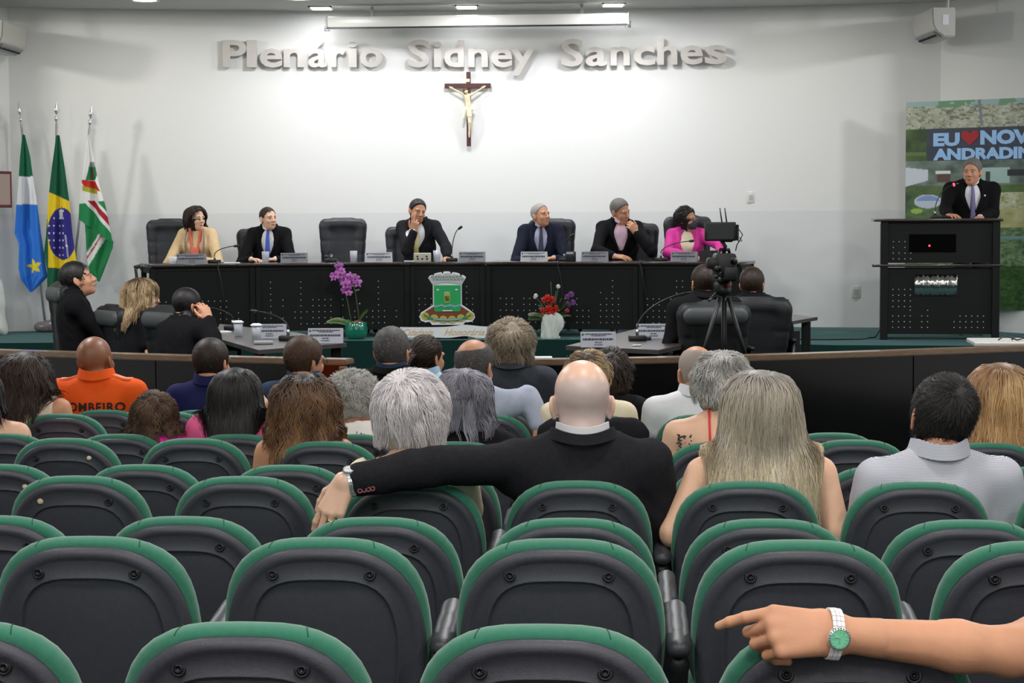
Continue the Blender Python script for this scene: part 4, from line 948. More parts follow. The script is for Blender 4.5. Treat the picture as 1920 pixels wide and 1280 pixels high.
for x0, w_, z0, h_, sd in ((.12,.26,.78,.33,3),(.12,.30,.32,.36,4),(.12,.45,.12,.25,9),(LW-.42,.34,.12,.2,14)):
    o = obj('perforations', dots(w_, h_, x0, z0, sd, .055, .9), MATS['dot'], t); o['kind'] = 'stuff'; o.location = (0,.016,0)
mat('void_black', (2,2,3), .7, spec=.05)
obj('display_window', box((.49,.012,.93), (.44,.015,.17), bev=.004), MATS['void_black'], t); obj('indicator_light', lathe(bmesh.new(), [(0,-.004),(.009,-.004),(.009,0)], 12, M=Matrix.Translation((.46,.003,.905)) @ Matrix.Rotation(-PI/2,4,'X')), MATS['led_red'], t)
def pl_post(D, X, Y, Z): return D
bm = bmesh.new(); rows = []
for i in range(25):
    x = .325+.40*i/24; y = .0+.006*math.sin(i*.9)+.004*math.sin(i*2.3); rows.append([bm.verts.new((x,y,.43)), bm.verts.new((x,y-.002,.53)), bm.verts.new((x,y,.63)), bm.verts.new((x,.018,.63)), bm.verts.new((x,.018,.43))])
for a_, b_ in zip(rows, rows[1:]):
    for j in range(5): bm.faces.new((a_[j], b_[j], b_[(j+1)%5], a_[(j+1)%5]))
bm.faces.new(rows[0]); bm.faces.new(rows[-1][::-1]); bmesh.ops.recalc_face_normals(bm, faces=bm.faces)
obj('plaque', bm, mat('plaque_steel', (200,198,192), .18, metal=1), t, smooth=True); obj('plaque_seam', box((.525,-.006,.53), (.40,.004,.003)), MATS['steel_side'], t)
p = at(1754, 405, 18.75); p.z = STAGE+LH
mic('gooseneck microphone with red ring on the lectern, before the speaker', p, 0, (.19,.05,.33), .1, MATS['led_red'])
t = tag(obj('folder', sdf_mesh('lp', [Ell((0,0,0),(.13,.09,.022),k=.01)], .01), MATS['black_plastic']), 'small dark folder lying on the lectern top', 'folder'); t.location = at(1775,405,18.85); t.location.z = STAGE+LH+.012
A_ = at(1650,604,18.9); tag(obj('floor_cable', tube(bmesh.new(), [(A_.x+.02,18.7,STAGE+.18),(A_.x-.03,18.7,STAGE+.10),(A_.x-.10,18.6,STAGE+.02),(A_.x-.25,18.5,STAGE+.008),(A_.x-.6,18.45,STAGE+.008),(A_.x-.95,18.5,STAGE+.008)], .007, 6), MATS['black_plastic'], smooth=True), 'thin black cable curling over the green carpet left of the lectern', 'cable')
# ---------------------------------------------------------------- printed banner behind the lectern
PA = at(1699, 192, 20.15); PB = at(1920, 182, 19.45); dv = (PB-PA); dv.z = 0; dv.normalize(); BW = 1.95; BT = PA.z; BB = STAGE+.235; BH = BT-BB
BANG = math.atan2(dv.y, dv.x)
t = BAN = thing('printed_banner', 'tall printed city banner behind the lectern with large pale blue words', 'banner', (PA.x, PA.y, 0), BANG)
nx_, nz_ = 240, 270; bk = 1/k_ if False else 1
X, Z = np.meshgrid(np.linspace(0,1,nx_+1), np.linspace(0,1,nz_+1), indexing='ij')      # Z=0 at the top
def vnoise(x, y, s, seed):
    g = np.random.default_rng(seed); G = g.random((64,64)); a, b_ = x*s, y*s; i, j = np.floor(a).astype(int), np.floor(b_).astype(int); f, h_ = a-i, b_-j; f = f*f*(3-2*f); h_ = h_*h_*(3-2*h_)
    q = lambda m, n: G[m % 64, n % 64]
    return q(i,j)*(1-f)*(1-h_)+q(i+1,j)*f*(1-h_)+q(i,j+1)*(1-f)*h_+q(i+1,j+1)*f*h_
oct_ = lambda x, y, s, q: .5*vnoise(x,y,s,q)+.3*vnoise(x,y,s*2.3,q+50)+.2*vnoise(x,y,s*5.1,q+90)
c3 = lambda *v: np.array(srgb(*v)[:3]); Cc = np.zeros(X.shape+(3,)); px_ = 1699+X*BW/(3600**-1*19.5); py_ = 192+Z*390
n1, n2, n3 = oct_(X*2, Z*4, 26, 1), oct_(X, Z*1.6, 9, 2), oct_(X*1.3, Z*3.2, 40, 3); n1, n2, n3 = [np.clip((q-.5)*1.7+.5,0,1) for q in (n1,n2,n3)]
def lay(mask, col): Cc[mask] = col if col.ndim == 1 else col[mask]
mixc = lambda a, b_, f: a+(b_-a)*f[...,None]
lay(py_ > 0, mixc(c3(40,74,44), c3(104,134,78), n2))
lay(py_ < 244, mixc(c3(150,156,128), c3(206,204,192), n3)); lay((py_ < 244) & (n1 < .32), mixc(c3(96,112,86), c3(140,146,120), n2)); lay(py_ < 200+3*n2, c3(158,186,184)); lay((py_ < 204) & (n2 > .6), c3(112,156,120))
lay((np.abs(px_-1845-(py_-190)*.1) < 3) & (py_ < 240), c3(130,134,140))
lay((py_ > 244) & (py_ < 310), mixc(c3(44,66,34), c3(82,108,52), n2)); lay((py_ > 243) & (py_ < 276) & (px_ > 1741), c3(62,66,80)); lay((py_ > 277) & (py_ < 304) & (px_ > 1741), c3(52,60,78))
lay((py_ > 286) & (py_ < 294) & (px_ < 1741), c3(92,120,60)); lay((py_ > 304) & (py_ < 350), mixc(c3(62,78,72), c3(134,150,140), n2))
lay((px_ < 1745) & (py_ > 315+(px_-1699)*.12) & (py_ < 352-(px_-1699)*.25), c3(206,212,222)); lay((px_ > 1760) & (px_ < 1790) & (py_ > 322) & (py_ < 329), c3(226,232,226)); lay((px_ > 1762) & (px_ < 1790) & (py_ > 330) & (py_ < 345), c3(92,66,62))
lay((px_ > 1845) & (px_ < 1905) & (py_ > 318) & (py_ < 348), c3(168,196,190)); lay((px_ > 1858) & (px_ < 1868) & (py_ > 325) & (py_ < 348), c3(56,66,66)); lay((px_ > 1900) & (py_ > 322) & (py_ < 335), c3(44,48,52))
lay((py_ > 352) & (py_ < 368), mixc(c3(60,84,48), c3(98,120,70), n2)); ee = ((px_-1745)/28)**2+((py_-380)/13)**2; lay(ee < 1, c3(196,206,222)); lay((ee < .7) & (py_ < 379), c3(132,158,206)); lay(((px_-1722)/12)**2+((py_-398)/5)**2 < 1, c3(150,190,84))
lay((px_ > 1850) & (py_ > 365) & (py_ < 405), mixc(c3(150,160,96), c3(222,220,200), n1)); lay((px_ > 1845) & (py_ > 395) & (py_ < 430), mixc(c3(128,144,72), c3(196,192,144), n2))
lay((py_ > 430) & (py_ < 500), mixc(c3(54,84,64), c3(132,160,112), n1)); lay((py_ >= 500), mixc(c3(26,58,24), c3(66,104,50), n1)); lay((py_ > 445) & (py_ < 452), c3(110,150,150))
V = np.stack([X*BW, 0*X, BT-Z*BH], -1).reshape(-1,3); idx = np.arange((nx_+1)*(nz_+1)).reshape(nx_+1, nz_+1)
F = np.stack([idx[:-1,:-1], idx[:-1,1:], idx[1:,1:], idx[1:,:-1]], -1).reshape(-1,4)
def color_attr_mat(name, rough=.6, sheen=0):
    m = bpy.data.materials.new(name); m.use_nodes = True; n_ = m.node_tree.nodes.new('ShaderNodeAttribute'); n_.attribute_name = 'print'; b_ = m.node_tree.nodes['Principled BSDF']; m.node_tree.links.new(n_.outputs['Color'], b_.inputs['Base Color']); b_.inputs['Roughness'].default_value = rough
    return m
def print_attr(me, arr):
    a = me.color_attributes.new('print', 'FLOAT_COLOR', 'POINT'); q = np.ones((len(arr),4), np.float32); q[:,:3] = arr; a.data.foreach_set('color', q.ravel())
me = np_mesh('banner', V, F[:, ::-1] if False else F, False); print_attr(me, Cc.reshape(-1,3)); printm = color_attr_mat('printed_vinyl', .45)
obj('print', me, printm, t); obj('frame', box((BW/2,.02,(BT+BB)/2), (BW,.03,BH)), MATS['white_enamel'], t)
mat('letter_blue', (158,200,246), .5); mat('heart_red', (170,34,44), .5); mat('letter_shadow', (60,84,130), .5)
mp = lambda px: (px-1699)/3600*19.9/math.cos(BANG)*.97
def ban_text(s, xa, xb, ya, yb):
    me = text_mesh(s, 1.0, .004, .055, 0, 'LEFT'); v = np.array([q.co[:] for q in me.vertices]); lo, hi = v.min(0), v.max(0)
    x0, x1 = mp(xa), mp(xb); zt, zb = BT-(ya-190)/390*BH, BT-(yb-190)/390*BH
    for q, c in zip(me.vertices, v): q.co = (x0+(c[0]-lo[0])/(hi[0]-lo[0])*(x1-x0), -.004+c[2], zb+(c[1]-lo[1])/(hi[1]-lo[1])*(zt-zb))
    bm = bmesh.new(); bm.from_mesh(me); bmesh.ops.recalc_face_normals(bm, faces=bm.faces); bm.to_mesh(me); bm.free()
    return obj('printed_words', me, MATS['letter_blue'], t)
ban_text('EU', 1746,1790,250,275); ban_text('NOVA', 1824,1928,247,274); ban_text('ANDRADINA', 1746,1932,279,301)
hp_ = [(0,-.95),(-.95,.1),(-1,.6),(-.75,.95),(-.35,.98),(0,.62),(.35,.98),(.75,.95),(1,.6),(.95,.1)]; hc = (mp(1807), BT-(261-190)/390*BH)
obj('heart', prism(bmesh.new(), [(hc[0]+x*.095, hc[1]+z*.078) for x, z in hp_], 0, .006, Matrix(((1,0,0,0),(0,0,-1,0),(0,1,0,0),(0,0,0,1)))), MATS['heart_red'], t)
for x in (.4, BW-.4): obj('stand_foot', box((x,.06,BB/2+STAGE/2), (.05,.05,BB-STAGE)), MATS['grey_plastic'], t)
# ---------------------------------------------------------------- flags
fm = color_attr_mat('flag_cloth', .8); FY = 20.36
def cloth(name, par, left, right, colfn, n=26, m=60, fold=.03, nf=2.5, ph=0, dy=0.0):
    """left/right: outline points (px,py) from top to bottom, sampled alike"""
    def samp(pl, v):
        pl = np.array(pl, float); d = np.r_[0, np.cumsum(np.hypot(*np.diff(pl, axis=0).T))]; d /= d[-1]; return np.stack([np.interp(v, d, pl[:,0]), np.interp(v, d, pl[:,1])], -1)
    v = np.linspace(0,1,m+1); Lp, Rp = samp(left, v), samp(right, v); u = np.linspace(0,1,n+1)
    Pp = Lp[None]*(1-u[:,None,None])+Rp[None]*u[:,None,None]; W_ = np.hypot(*(Rp-Lp).T)[None]; sc_ = np.clip(W_/55, .15, 1)
    yy = FY+dy-fold*sc_*np.sin(u[:,None]*nf*6.28+ph+v[None]*1.5)-.02*sc_*np.sin(u[:,None]*nf*13+v[None]*4)
    base = np.array(at(0,0,FY)); e1 = (np.array(at(1000,0,FY))-base)/1000; e2 = (np.array(at(0,1000,FY))-base)/1000
    V = base+Pp[...,0:1]*e1+Pp[...,1:2]*e2; V[...,1] = yy
    C_ = colfn(Pp[...,0], Pp[...,1], u[:,None]+0*v[None], v[None]+0*u[:,None])
    id_ = np.arange((n+1)*(m+1)).reshape(n+1, m+1); F_ = np.stack([id_[:-1,:-1], id_[:-1,1:], id_[1:,1:], id_[1:,:-1]], -1).reshape(-1,4)
    # back skin a few millimetres behind gives the cloth thickness
    Vb = V.reshape(-1,3)+np.array([0,.004,0]); nV = len(Vb); VV = np.concatenate([V.reshape(-1,3), Vb]); FF = np.concatenate([F_, F_[:,::-1]+nV])
    me = np_mesh(name, VV-np.array(par.location), FF); print_attr(me, np.concatenate([C_.reshape(-1,3)]*2)); return obj(name, me, fm, par)
def paint(*lay_):
    def f(x, y, u, v):
        C_ = np.zeros(x.shape+(3,))
        for msk, col in lay_: C_[msk(x,y,u,v)+np.zeros(x.shape, bool)] = c3(*col)
        return C_
    return f
def flag(label, top, foot, cl):
    p0 = at(top[0], top[1]+45, FY+.07); p1 = at(foot[0], foot[1], FY+.09); p1.z = STAGE+.12
    t = thing('flag', label, 'flag', (p1.x, p1.y, STAGE)); q = Vector(t.location)
    obj('pole', tube(bmesh.new(), [p1-q, p0-q], .014, 12), MATS['silver'], t, smooth=True)
    d = (p0-p1).normalized(); prof = [(.0,0),(.014,.0),(.02,.02),(.016,.035),(.034,.05),(.038,.07),(.03,.09),(.014,.10),(.014,.115),(.04,.15),(.046,.165),(.03,.21),(.008,.27),(0,.285)]
    M = Matrix.Translation(p0-q) @ d.to_track_quat('Z','Y').to_matrix().to_4x4() @ Matrix.Diagonal((1,.55,.88,1)); fo = obj('finial', lathe(bmesh.new(), prof, 16, M=M), MATS['silver'], t, smooth=True)
    for c in cl: cloth('cloth', t, **c)
    return t
star = lambda cx, cy, r, rot=0: (lambda x,y,u,v: np.hypot(x-cx,y-cy) < r*(.42+.58*np.clip(1-2.2*np.abs(((np.arctan2(x-cx,-(y-cy))+rot)/(2*PI)*5+.5)%1-.5), 0, 1)))
flag('green, white and blue flag with a yellow star, leftmost of three', (40,190), (84,600), [dict(left=[(42,248),(38,290),(36,327),(32,380),(29,434),(37,452),(36,500),(40,520),(57,543)], right=[(47,250),(57,290),(62,327),(70,378),(76,430),(83,480),(88,515),(76,528),(60,543)], fold=.03, nf=1.5, n=56, m=160,
   colfn=paint((lambda x,y,u,v: y < 9999,(44,122,222)),(lambda x,y,u,v: y < 379,(236,238,244)),(lambda x,y,u,v: y < 327,(16,102,72)),(star(65,495,15,.2),(238,216,52))))])
flag('green flag with yellow lozenge and blue starry globe, middle of three', (106,188), (100,600), [dict(left=[(106,250),(98,310),(93,360),(88,440),(84,470),(90,500),(90,550)], right=[(112,250),(122,310),(132,380),(138,440),(145,490),(140,520),(132,550)], fold=.028, nf=1.4, n=76, m=180,
   colfn=paint((lambda x,y,u,v: y < 9999,(8,92,64)),(lambda x,y,u,v: (y > 356+(x-93)*.45) & (y < 497+(x-93)*.10+6*(x > 130)),(240,208,32)),(lambda x,y,u,v: (x < 90.5+(y-380)*.01) & (y < 500),(8,92,64)),(lambda x,y,u,v: ((x-118-(y-434)*.03)/27)**2+((y-434)/49)**2 < 1,(46,38,132)),
      (lambda x,y,u,v: (((x-118)/27)**2+((y-434)/49)**2 < 1) & (np.abs(x-124-((y-434)/22)*2.6) < 1.5) & (y > 436) & (y < 482) & (np.sin(y*2) > -.3),(226,230,240)),(lambda x,y,u,v: (((x-118)/27)**2+((y-434)/49)**2 < 1) & (((x*.9) % 8-4)**2+((y*.8) % 11-5)**2 < 1.6) & (x < 122),(230,232,242)),(lambda x,y,u,v: np.hypot((x-115)/1.0,(y-397)/2.2) < 4.5,(214,220,226)))) ])
flag('white and green flag with small crest and red stripes, rightmost of three', (168,195), (128,600), [
   dict(left=[(163,248),(159,300),(156,330),(150,380),(149,407)], right=[(167,250),(175,285),(184,330),(200,385),(214,452)], fold=.022, nf=1.2, n=70, m=150,
     colfn=paint((lambda x,y,u,v: y < 9999,(238,238,236)),(lambda x,y,u,v: y > 378+(x-150)*-.12,(28,138,80)),(lambda x,y,u,v: (y > 372) & (np.abs(y-398-(x-193)*1.15) < 15),(238,238,236)),(lambda x,y,u,v: (y > 372) & (np.abs(y-397-(x-193)*1.15) < 6.5),(176,28,48)),
       (lambda x,y,u,v: (np.abs(x-176-(y-310)*-.28) < 9) & (y > 300) & (y < 312),(150,152,158)),(lambda x,y,u,v: (np.abs(x-174-(y-322)*-.28) < 9.5) & (y >= 309) & (y < 334),(22,120,78)),(lambda x,y,u,v: (np.abs(x-174-(y-322)*-.28) < 3) & (y >= 314) & (y < 330),(120,80,50)),
       (lambda x,y,u,v: (np.abs(x-170-(y-342)*.5) < 13) & (y >= 334+(x-165)*.12) & (y < 350+(x-165)*.2),(206,44,34)),(lambda x,y,u,v: (np.abs(x-170) < 14) & (y >= 348+(x-170)*.25) & (y < 357+(x-170)*.25),(176,178,54)))),
   dict(left=[(158,404),(162,440),(164,480),(168,505),(184,523)], right=[(190,424),(214,448),(213,460),(200,492),(187,524)], fold=.02, nf=1.0, n=36, m=60, dy=.03,
     colfn=paint((lambda x,y,u,v: y < 9999,(26,128,74)),(lambda x,y,u,v: (np.abs((x-165)+(y-482)*.62) < 9) & (x > 160),(236,236,234)),(lambda x,y,u,v: (np.abs((x-166)+(y-476)*.62) < 1.8) & (x > 160),(170,40,60))))])
t = thing('pedestal', 'shiny grey-pink stone base holding the flag poles', 'flag base', (at(104,600,FY+.09).x, FY+.09, STAGE)); obj('block', sdf_mesh('fb', [Cone((-.16,0,.055),(.16,0,.055),.07,k=.05,sq=((0,0,1),.8)), Ell((0,0,.09),(.12,.08,.05),k=.03)], .012), mat('polished_stone', (150,136,140), .18, spec=.6, noise=.3, nscale=14), t)
obj('socket_ring', lathe(bmesh.new(), [(.02,.12),(.035,.12),(.035,.145),(.02,.145)], 16), MATS['steel'], t, smooth=True)
# ---------------------------------------------------------------- coat of arms board and ribbon in front of the table
mat('board_white', (240,241,243), .5); mat('arms_green', (24,172,94), .5); mat('arms_brown', (122,62,36), .55); mat('arms_yellow', (196,178,74), .55); mat('arms_grey', (196,204,202), .6); mat('arms_blue', (150,178,206), .5); mat('leaf_green', (36,150,86), .5); mat('gold_script', (222,190,140), .5)
SY = 18.98; q0 = at(839, 560, SY); kx = SY/3600
E = lambda px, py: ((px-839)*kx, (560-py)*kx)
XZ = lambda d: Matrix(((1,0,0,0),(0,0,-1,d),(0,1,0,0),(0,0,0,1)))
t = thing('coat_of_arms', 'painted cut-out coat of arms with mural crown standing before the table', 'coat of arms', q0)
def sh(name, pts, d, m, th=.006): return obj(name, prism(bmesh.new(), [E(*p_) for p_ in pts], 0, th, XZ(d)), MATS[m], t)
crown = [(803,521),(806,516.5),(811,515),(813,517),(815,512.5),(821,511),(828,510),(830,514),(832,509),(838,508.5),(844,509),(846,514),(849,510),(856,511),(862,513),(864,518),(867,515),(871,517),(874,520)]
outline = crown+[(866,534),(866,571),(879,580),(889,588),(890.5,596),(885,603),(877,604),(872,604),(868,609),(810,609),(805,603),(798,604),(789,601),(786,594),(789,586),(800,579),(811.5,571),(811.5,534)]
sh('board', outline, .018, 'board_white', .018)
o_ = [(805,521),(812,533),(818,532),(828,529.5),(839,529),(850,530),(860,532),(865,533),(872,521.5),(866,518),(864,521),(861,515),(850,513),(848,518),(845,512),(833,512),(830,518),(827,513),(816,515),(814,521),(811,518)]
sh('mural_crown', o_[::-1], -.006, 'arms_grey'); 
bm = bmesh.new()
for i in range(9):
    for r_ in range(2): 
        px = 811+i*6.6; bx(bm, ((px-839+r_*3)*kx, -.014, (560-(519+r_*5)-abs(px-839)*-.02)*kx), (4.6*kx,.003,3.6*kx), bev=0)
obj('crown_stone', bm, mat('arms_stone', (150,160,156), .6), t)['kind'] = 'stuff'
sh('mound', [(812,575),(866,575),(880,584),(887,592),(880,598),(800,598),(790,592),(797,584)][::-1], -.006, 'arms_brown'); sh('shield', [(814,534.5),(864,534.5),(864,581),(862,583.5),(816,583.5),(814,581)][::-1], -.012, 'arms_green')
wv = [(814+i*2.5, 571.5+1.3*math.sin(i*.9)) for i in range(21)]; sh('river_band', (wv+[(x,y+3) for x,y in wv[::-1]])[::-1], -.018, 'arms_blue')
sh('inner_shield', [(832.5,550),(844.5,550),(844.5,564),(842,567),(835,567),(832.5,564)][::-1], -.018, 'arms_yellow'); sh('inner_field', [(834,554),(843,554),(843,564),(834,564)][::-1], -.023, 'leaf_green'); sh('inner_figure', [(835,556),(838,555),(838,558),(841,560),(842,563),(838,564),(836,561)][::-1], -.027, 'arms_brown'); sh('inner_crown', [(834,549.5),(833,546.5),(837,547.5),(839,546),(841,547.5),(844,546.5),(843,549.5)][::-1], -.018, 'arms_grey')
for c in (821,856): sh('bird', [(c-2.6,542),(c,541),(c+2.6,542),(c+2,544),(c-2,544)][::-1], -.018, 'board_white')
sh('tree', [(834,581),(835,577),(839,573.5),(843,577),(845,581)][::-1], -.02, 'leaf_green'); sh('tree_ground', [(829,583),(831,581),(847,581),(849,583)][::-1], -.02, 'board_white')
for c, cy in ((797,592),(814,596),(831,598.5),(847.5,598.5),(864,596),(881,592)): sh('coffee_cluster', [(c+7.6*math.cos(a_), cy+7.0*math.sin(a_)) for a_ in np.linspace(0,2*PI,18,endpoint=False)][::-1], -.012, 'arms_yellow')
gb = [(795,592),(802,596),(812,599.5),(825,601),(839,601.5),(853,601),(866,599.5),(876,596),(883,592)]; sh('green_scroll', (gb+[(x,y-4.2) for x,y in gb[::-1]]), -.02, 'leaf_green'); sh('scroll_face', ([(x,y-1) for x,y in gb[2:7]]+[(x,y-3.6) for x,y in gb[2:7][::-1]]), -.026, 'arms_blue')
obj('prop_stand', box((0,.06,(STAGE-q0.z)/2-.1), (.3,.02,.2)), MATS['desk_black'], t); obj('foot', box((0,.03,STAGE-q0.z+.05), (.4,.12,.10)), MATS['desk_black'], t)
rb0 = at(839, 622, SY-.06); t = thing('title_ribbon', 'white waving ribbon board with gold script words on the dais edge', 'banner', rb0); kx2 = (SY-.06)/3600
def rb(px, e): 
    u = (px-750)/171; return 622+(e)*9.5-(3.2 if e < 0 else 5.0)*math.exp(-((px-872)/22)**2)+(1.5 if e > 0 else -.5)*math.sin(u*6.28)*-1+(2 if e > 0 else 0)
ps = np.linspace(750, 921, 50); E2 = lambda px, py: ((px-839)*kx2, (622-py)*kx2)
obj('board', prism(bmesh.new(), ([E2(px, rb(px,1)) for px in ps]+[E2(px, rb(px,-1)) for px in ps[::-1]]), 0, .012, XZ(0)), MATS['board_white'], t)
me = None
for s_, xa, xb in (('Cidadania',756,812),('Honorária',833,909)):
    me = text_mesh(s_, 1.0, .004, .004, .45, 'LEFT'); v = np.array([q.co[:] for q in me.vertices]); lo, hi = v.min(0), v.max(0); (x0, _), (x1, _) = E2(xa,0), E2(xb,0); (_, zb), (_, zt) = E2(0,628.5), E2(0,616)
    for q, c in zip(me.vertices, v): q.co = (x0+(c[0]-lo[0])/(hi[0]-lo[0])*(x1-x0), -.014+c[2], zb+(c[1]-lo[1])/(hi[1]-lo[1])*(zt-zb))
    obj('script_word', me, MATS['gold_script'], t)
for x in (-.35,.3): obj('foot', box((x,.03,(STAGE-rb0.z)/2-.02), (.05,.05,rb0.z-STAGE-.04)), MATS['board_white'], t)
# ---------------------------------------------------------------- orchid and vase
mat('pot_green', (22,120,94), .15, spec=.7, coat=.6); mat('orchid_petal', (206,128,206), .5, noise=.3, nscale=40, col2=(170,80,176)); mat('orchid_lip', (150,30,110), .5); mat('stem_green', (74,96,58), .6); mat('orchid_leaf', (98,132,60), .4, noise=.3, nscale=8); mat('bark', (120,84,54), .9, noise=.4, nscale=60)
def leaf(bm, base, tip, wd, up=.06, n=8, droop=.0):
    base, tip = Vector(base), Vector(tip); d = tip-base; sd = Vector((d.y,-d.x,0)); sd = sd.normalized() if sd.length > 1e-4 else Vector((1,0,0)); rows = []
    if abs(d.y) < .35*abs(d.x): sd = Vector((0, .5, .86)) if True else sd
    for i in range(n+1):
        t_ = i/n; c = base+d*t_+Vector((0,0,up*math.sin(PI*t_)-droop*t_*t_)); w_ = wd*math.sin(PI*min(.98,(t_*.86+.08)))**.7
        rows.append([bm.verts.new(c+sd*w_+Vector((0,0,.15*w_))), bm.verts.new(c-Vector((0,0,.004))), bm.verts.new(c-sd*w_+Vector((0,0,.15*w_)))])
    for a_, b_ in zip(rows, rows[1:]):
        for j in range(2): bm.faces.new((a_[j], a_[j+1], b_[j+1], b_[j]))
    bmesh.ops.solidify(bm, geom=bm.faces[:], thickness=.004) if len(bm.faces) == 2*n else None
    return bm
pp = at(668, 632, 19.0); pp.z = STAGE; k1 = 19.0/3600; OC = lambda px, py, d=0: Vector(((px-668)*k1, d, (632-py)*k1))
t = thing('potted_orchid', 'purple orchid in a glossy green round pot before the table', 'plant', pp)
obj('pot', lathe(bmesh.new(), [(0,0),(.065,0),(.09,.012),(.113,.06),(.116,.10),(.104,.15),(.098,.168),(.088,.168),(.094,.15),(.1,.11),(0,.12)], 36), MATS['pot_green'], t, smooth=True); obj('bark_chips', sdf_mesh('bc', [Ell((.02,0,.155),(.06,.06,.03),k=.01), Ell((-.03,.02,.155),(.04,.04,.02),k=.01)], .008), MATS['bark'], t)
for b_, tp, w_, up, dr in ((OC(664,610),OC(612,601),.035,.035,.0),(OC(666,610),OC(692,577,-.04),.036,.02,0),(OC(670,608),OC(700,606,.08),.028,.03,.02),(OC(662,610,.02),OC(640,600,.1),.028,.04,0)):
    obj('leaf', leaf(bmesh.new(), b_, tp, w_, up, droop=dr), MATS['orchid_leaf'], t, smooth=True)
s1 = [OC(661,606),OC(657,590),OC(652,560),OC(648,545),OC(640,520),OC(634,500),OC(637,492)]; s2 = [OC(674,606),OC(672,580),OC(667,545),OC(663,528),OC(668,515),OC(660,508)]
for s_ in (s1, s2): obj('stem', tube(bmesh.new(), s_, .0045, 6), MATS['stem_green'], t, smooth=True)
gg = random.Random(5)
for px, py, r_ in ((637,496,8),(630,513,9),(640,510,10),(627,516,8),(646,516,9),(644,525,8),(650,529,9),(652,538,9),(655,545,7),(648,541,8),(659,514,8),(668,518,8),(672,527,9),(660,523,8),(656,533,7),(643,503,6)):
    c = OC(px, py, -.03+gg.uniform(-.03,.03)); R_ = Matrix.Rotation(gg.uniform(-.5,.5),4,'Z') @ Matrix.Rotation(gg.uniform(-.4,.4),4,'X'); rr = r_*k1*1.05; bm = bmesh.new()
    for a_, L_, W_ in ((90,1,.55),(18,1.05,.8),(162,1.05,.8),(234,.95,.5),(306,.95,.5)):
        a_ = math.radians(a_+gg.uniform(-8,8)); bmesh.ops.create_uvsphere(bm, u_segments=8, v_segments=5, radius=1, matrix=Matrix.Translation(c) @ R_ @ Matrix.Rotation(-a_,4,'Y') @ Matrix.Translation((rr*.55*L_,0,0)) @ Matrix.Diagonal((rr*.55*L_, rr*.08, rr*.55*W_, 1)))
    f_ = obj('flower', bm, MATS['orchid_petal'], t, smooth=True); bm = bmesh.new(); bmesh.ops.create_uvsphere(bm, u_segments=8, v_segments=5, radius=rr*.24, matrix=Matrix.Translation(c+Vector((0,-.012,-.004)))); obj('lip', bm, MATS['orchid_lip'], f_, smooth=True)
mat('bud', (150,150,110), .6)
for px, py in ((655,549),(669,541),(673,540),(664,533),(675,566)):
    bm = bmesh.new(); bmesh.ops.create_uvsphere(bm, u_segments=8, v_segments=6, radius=.009, matrix=Matrix.Translation(OC(px,py,-.01))); obj('bud', bm, MATS['bud'], t, smooth=True)
pv = at(1035, 634, 18.95); pv.z = STAGE; VC = lambda px, py, d=0: Vector(((px-1035)*k1, d, (634-py)*k1))
t = thing('flower_vase', 'white paper-wrapped vase of red, purple and white flowers before the table', 'flower arrangement', pv)
def vp(D, X, Y, Z): th = np.arctan2(Y, X); return D+.006*np.sin(th*7+Z*18)+.004*np.sin(th*13-Z*30)
obj('wrapped_vase', sdf_mesh('vase', [Cone(VC(1031,628),VC(1033,600),.085,.085,k=.03), Ell(VC(1045,606),(.07,.06,.09),k=.03), Cone(VC(1030,632),VC(1048,633),.02,.012,k=.02)], .011, post=vp), mat('wrap_white', (214,222,214), .6, noise=.08), t)
mat('petal_red', (214,36,22), .5, noise=.25, nscale=40); mat('petal_purple', (140,84,156), .6, noise=.3, nscale=60); mat('petal_white', (226,230,220), .6); mat('foliage', (62,90,44), .6, noise=.4, nscale=20); mat('petal_pinkred', (206,50,74), .5); mat('foliage_pale', (120,124,90), .6)
def bloom(c, r_, m, n=18, seed=0, nm='flower'):
    g = random.Random(seed); bm = bmesh.new()
    for i in range(n):
        ph = math.acos(1-1.7*(i+.5)/n); th = i*2.4; dd = Vector((math.sin(ph)*math.cos(th), -math.cos(ph), math.sin(ph)*math.sin(th))); M = Matrix.Translation(c+dd*r_*.45) @ dd.to_track_quat('X','Z').to_matrix().to_4x4() @ Matrix.Diagonal((r_*.55, r_*.3, r_*.12, 1)); bmesh.ops.create_uvsphere(bm, u_segments=7, v_segments=4, radius=1, matrix=M)
    return obj(nm, bm, MATS[m], t, smooth=True)
for i, (px, py, r_, m_2) in enumerate(((1027,559,9,'petal_red'),(1021,562,7,'petal_red'),(1035,562,8,'petal_red'),(1030,580,11,'petal_red'),(1018,582,7,'petal_red'),(1042,578,8,'petal_red'),(1034,586,8,'petal_red'),(1064,582,5,'petal_pinkred'),(1071,552,7,'petal_purple'),(1064,556,6,'petal_purple'),(1074,567,7,'petal_purple'),(1066,570,6,'petal_purple'),(1047,537,5,'petal_white'),(1005,554,5,'petal_white'),(1003,557,3.5,'petal_white'))):
    bloom(VC(px,py,-.04 if i < 7 else -.01), r_*k1, m_2, 22 if m_2 == 'petal_purple' else 16, i)
for i in range(34):
    a_ = gg.uniform(0, PI); L_ = gg.uniform(20,48); b_ = VC(1037,594,gg.uniform(-.02,.03)); tp = b_+Vector((math.cos(a_)*L_*k1*1.0, gg.uniform(-.05,.06), math.sin(a_)*L_*k1*.95))
    obj('leaf', leaf(bmesh.new(), b_+(tp-b_)*.45, tp, .014, .01, 5), MATS['foliage' if i % 4 else 'foliage_pale'], t, smooth=True)
for tp in (VC(990,598),VC(993,594,.03)): obj('leaf', leaf(bmesh.new(), VC(1018,598), tp, .03, .01, 8), MATS['foliage'], t, smooth=True)
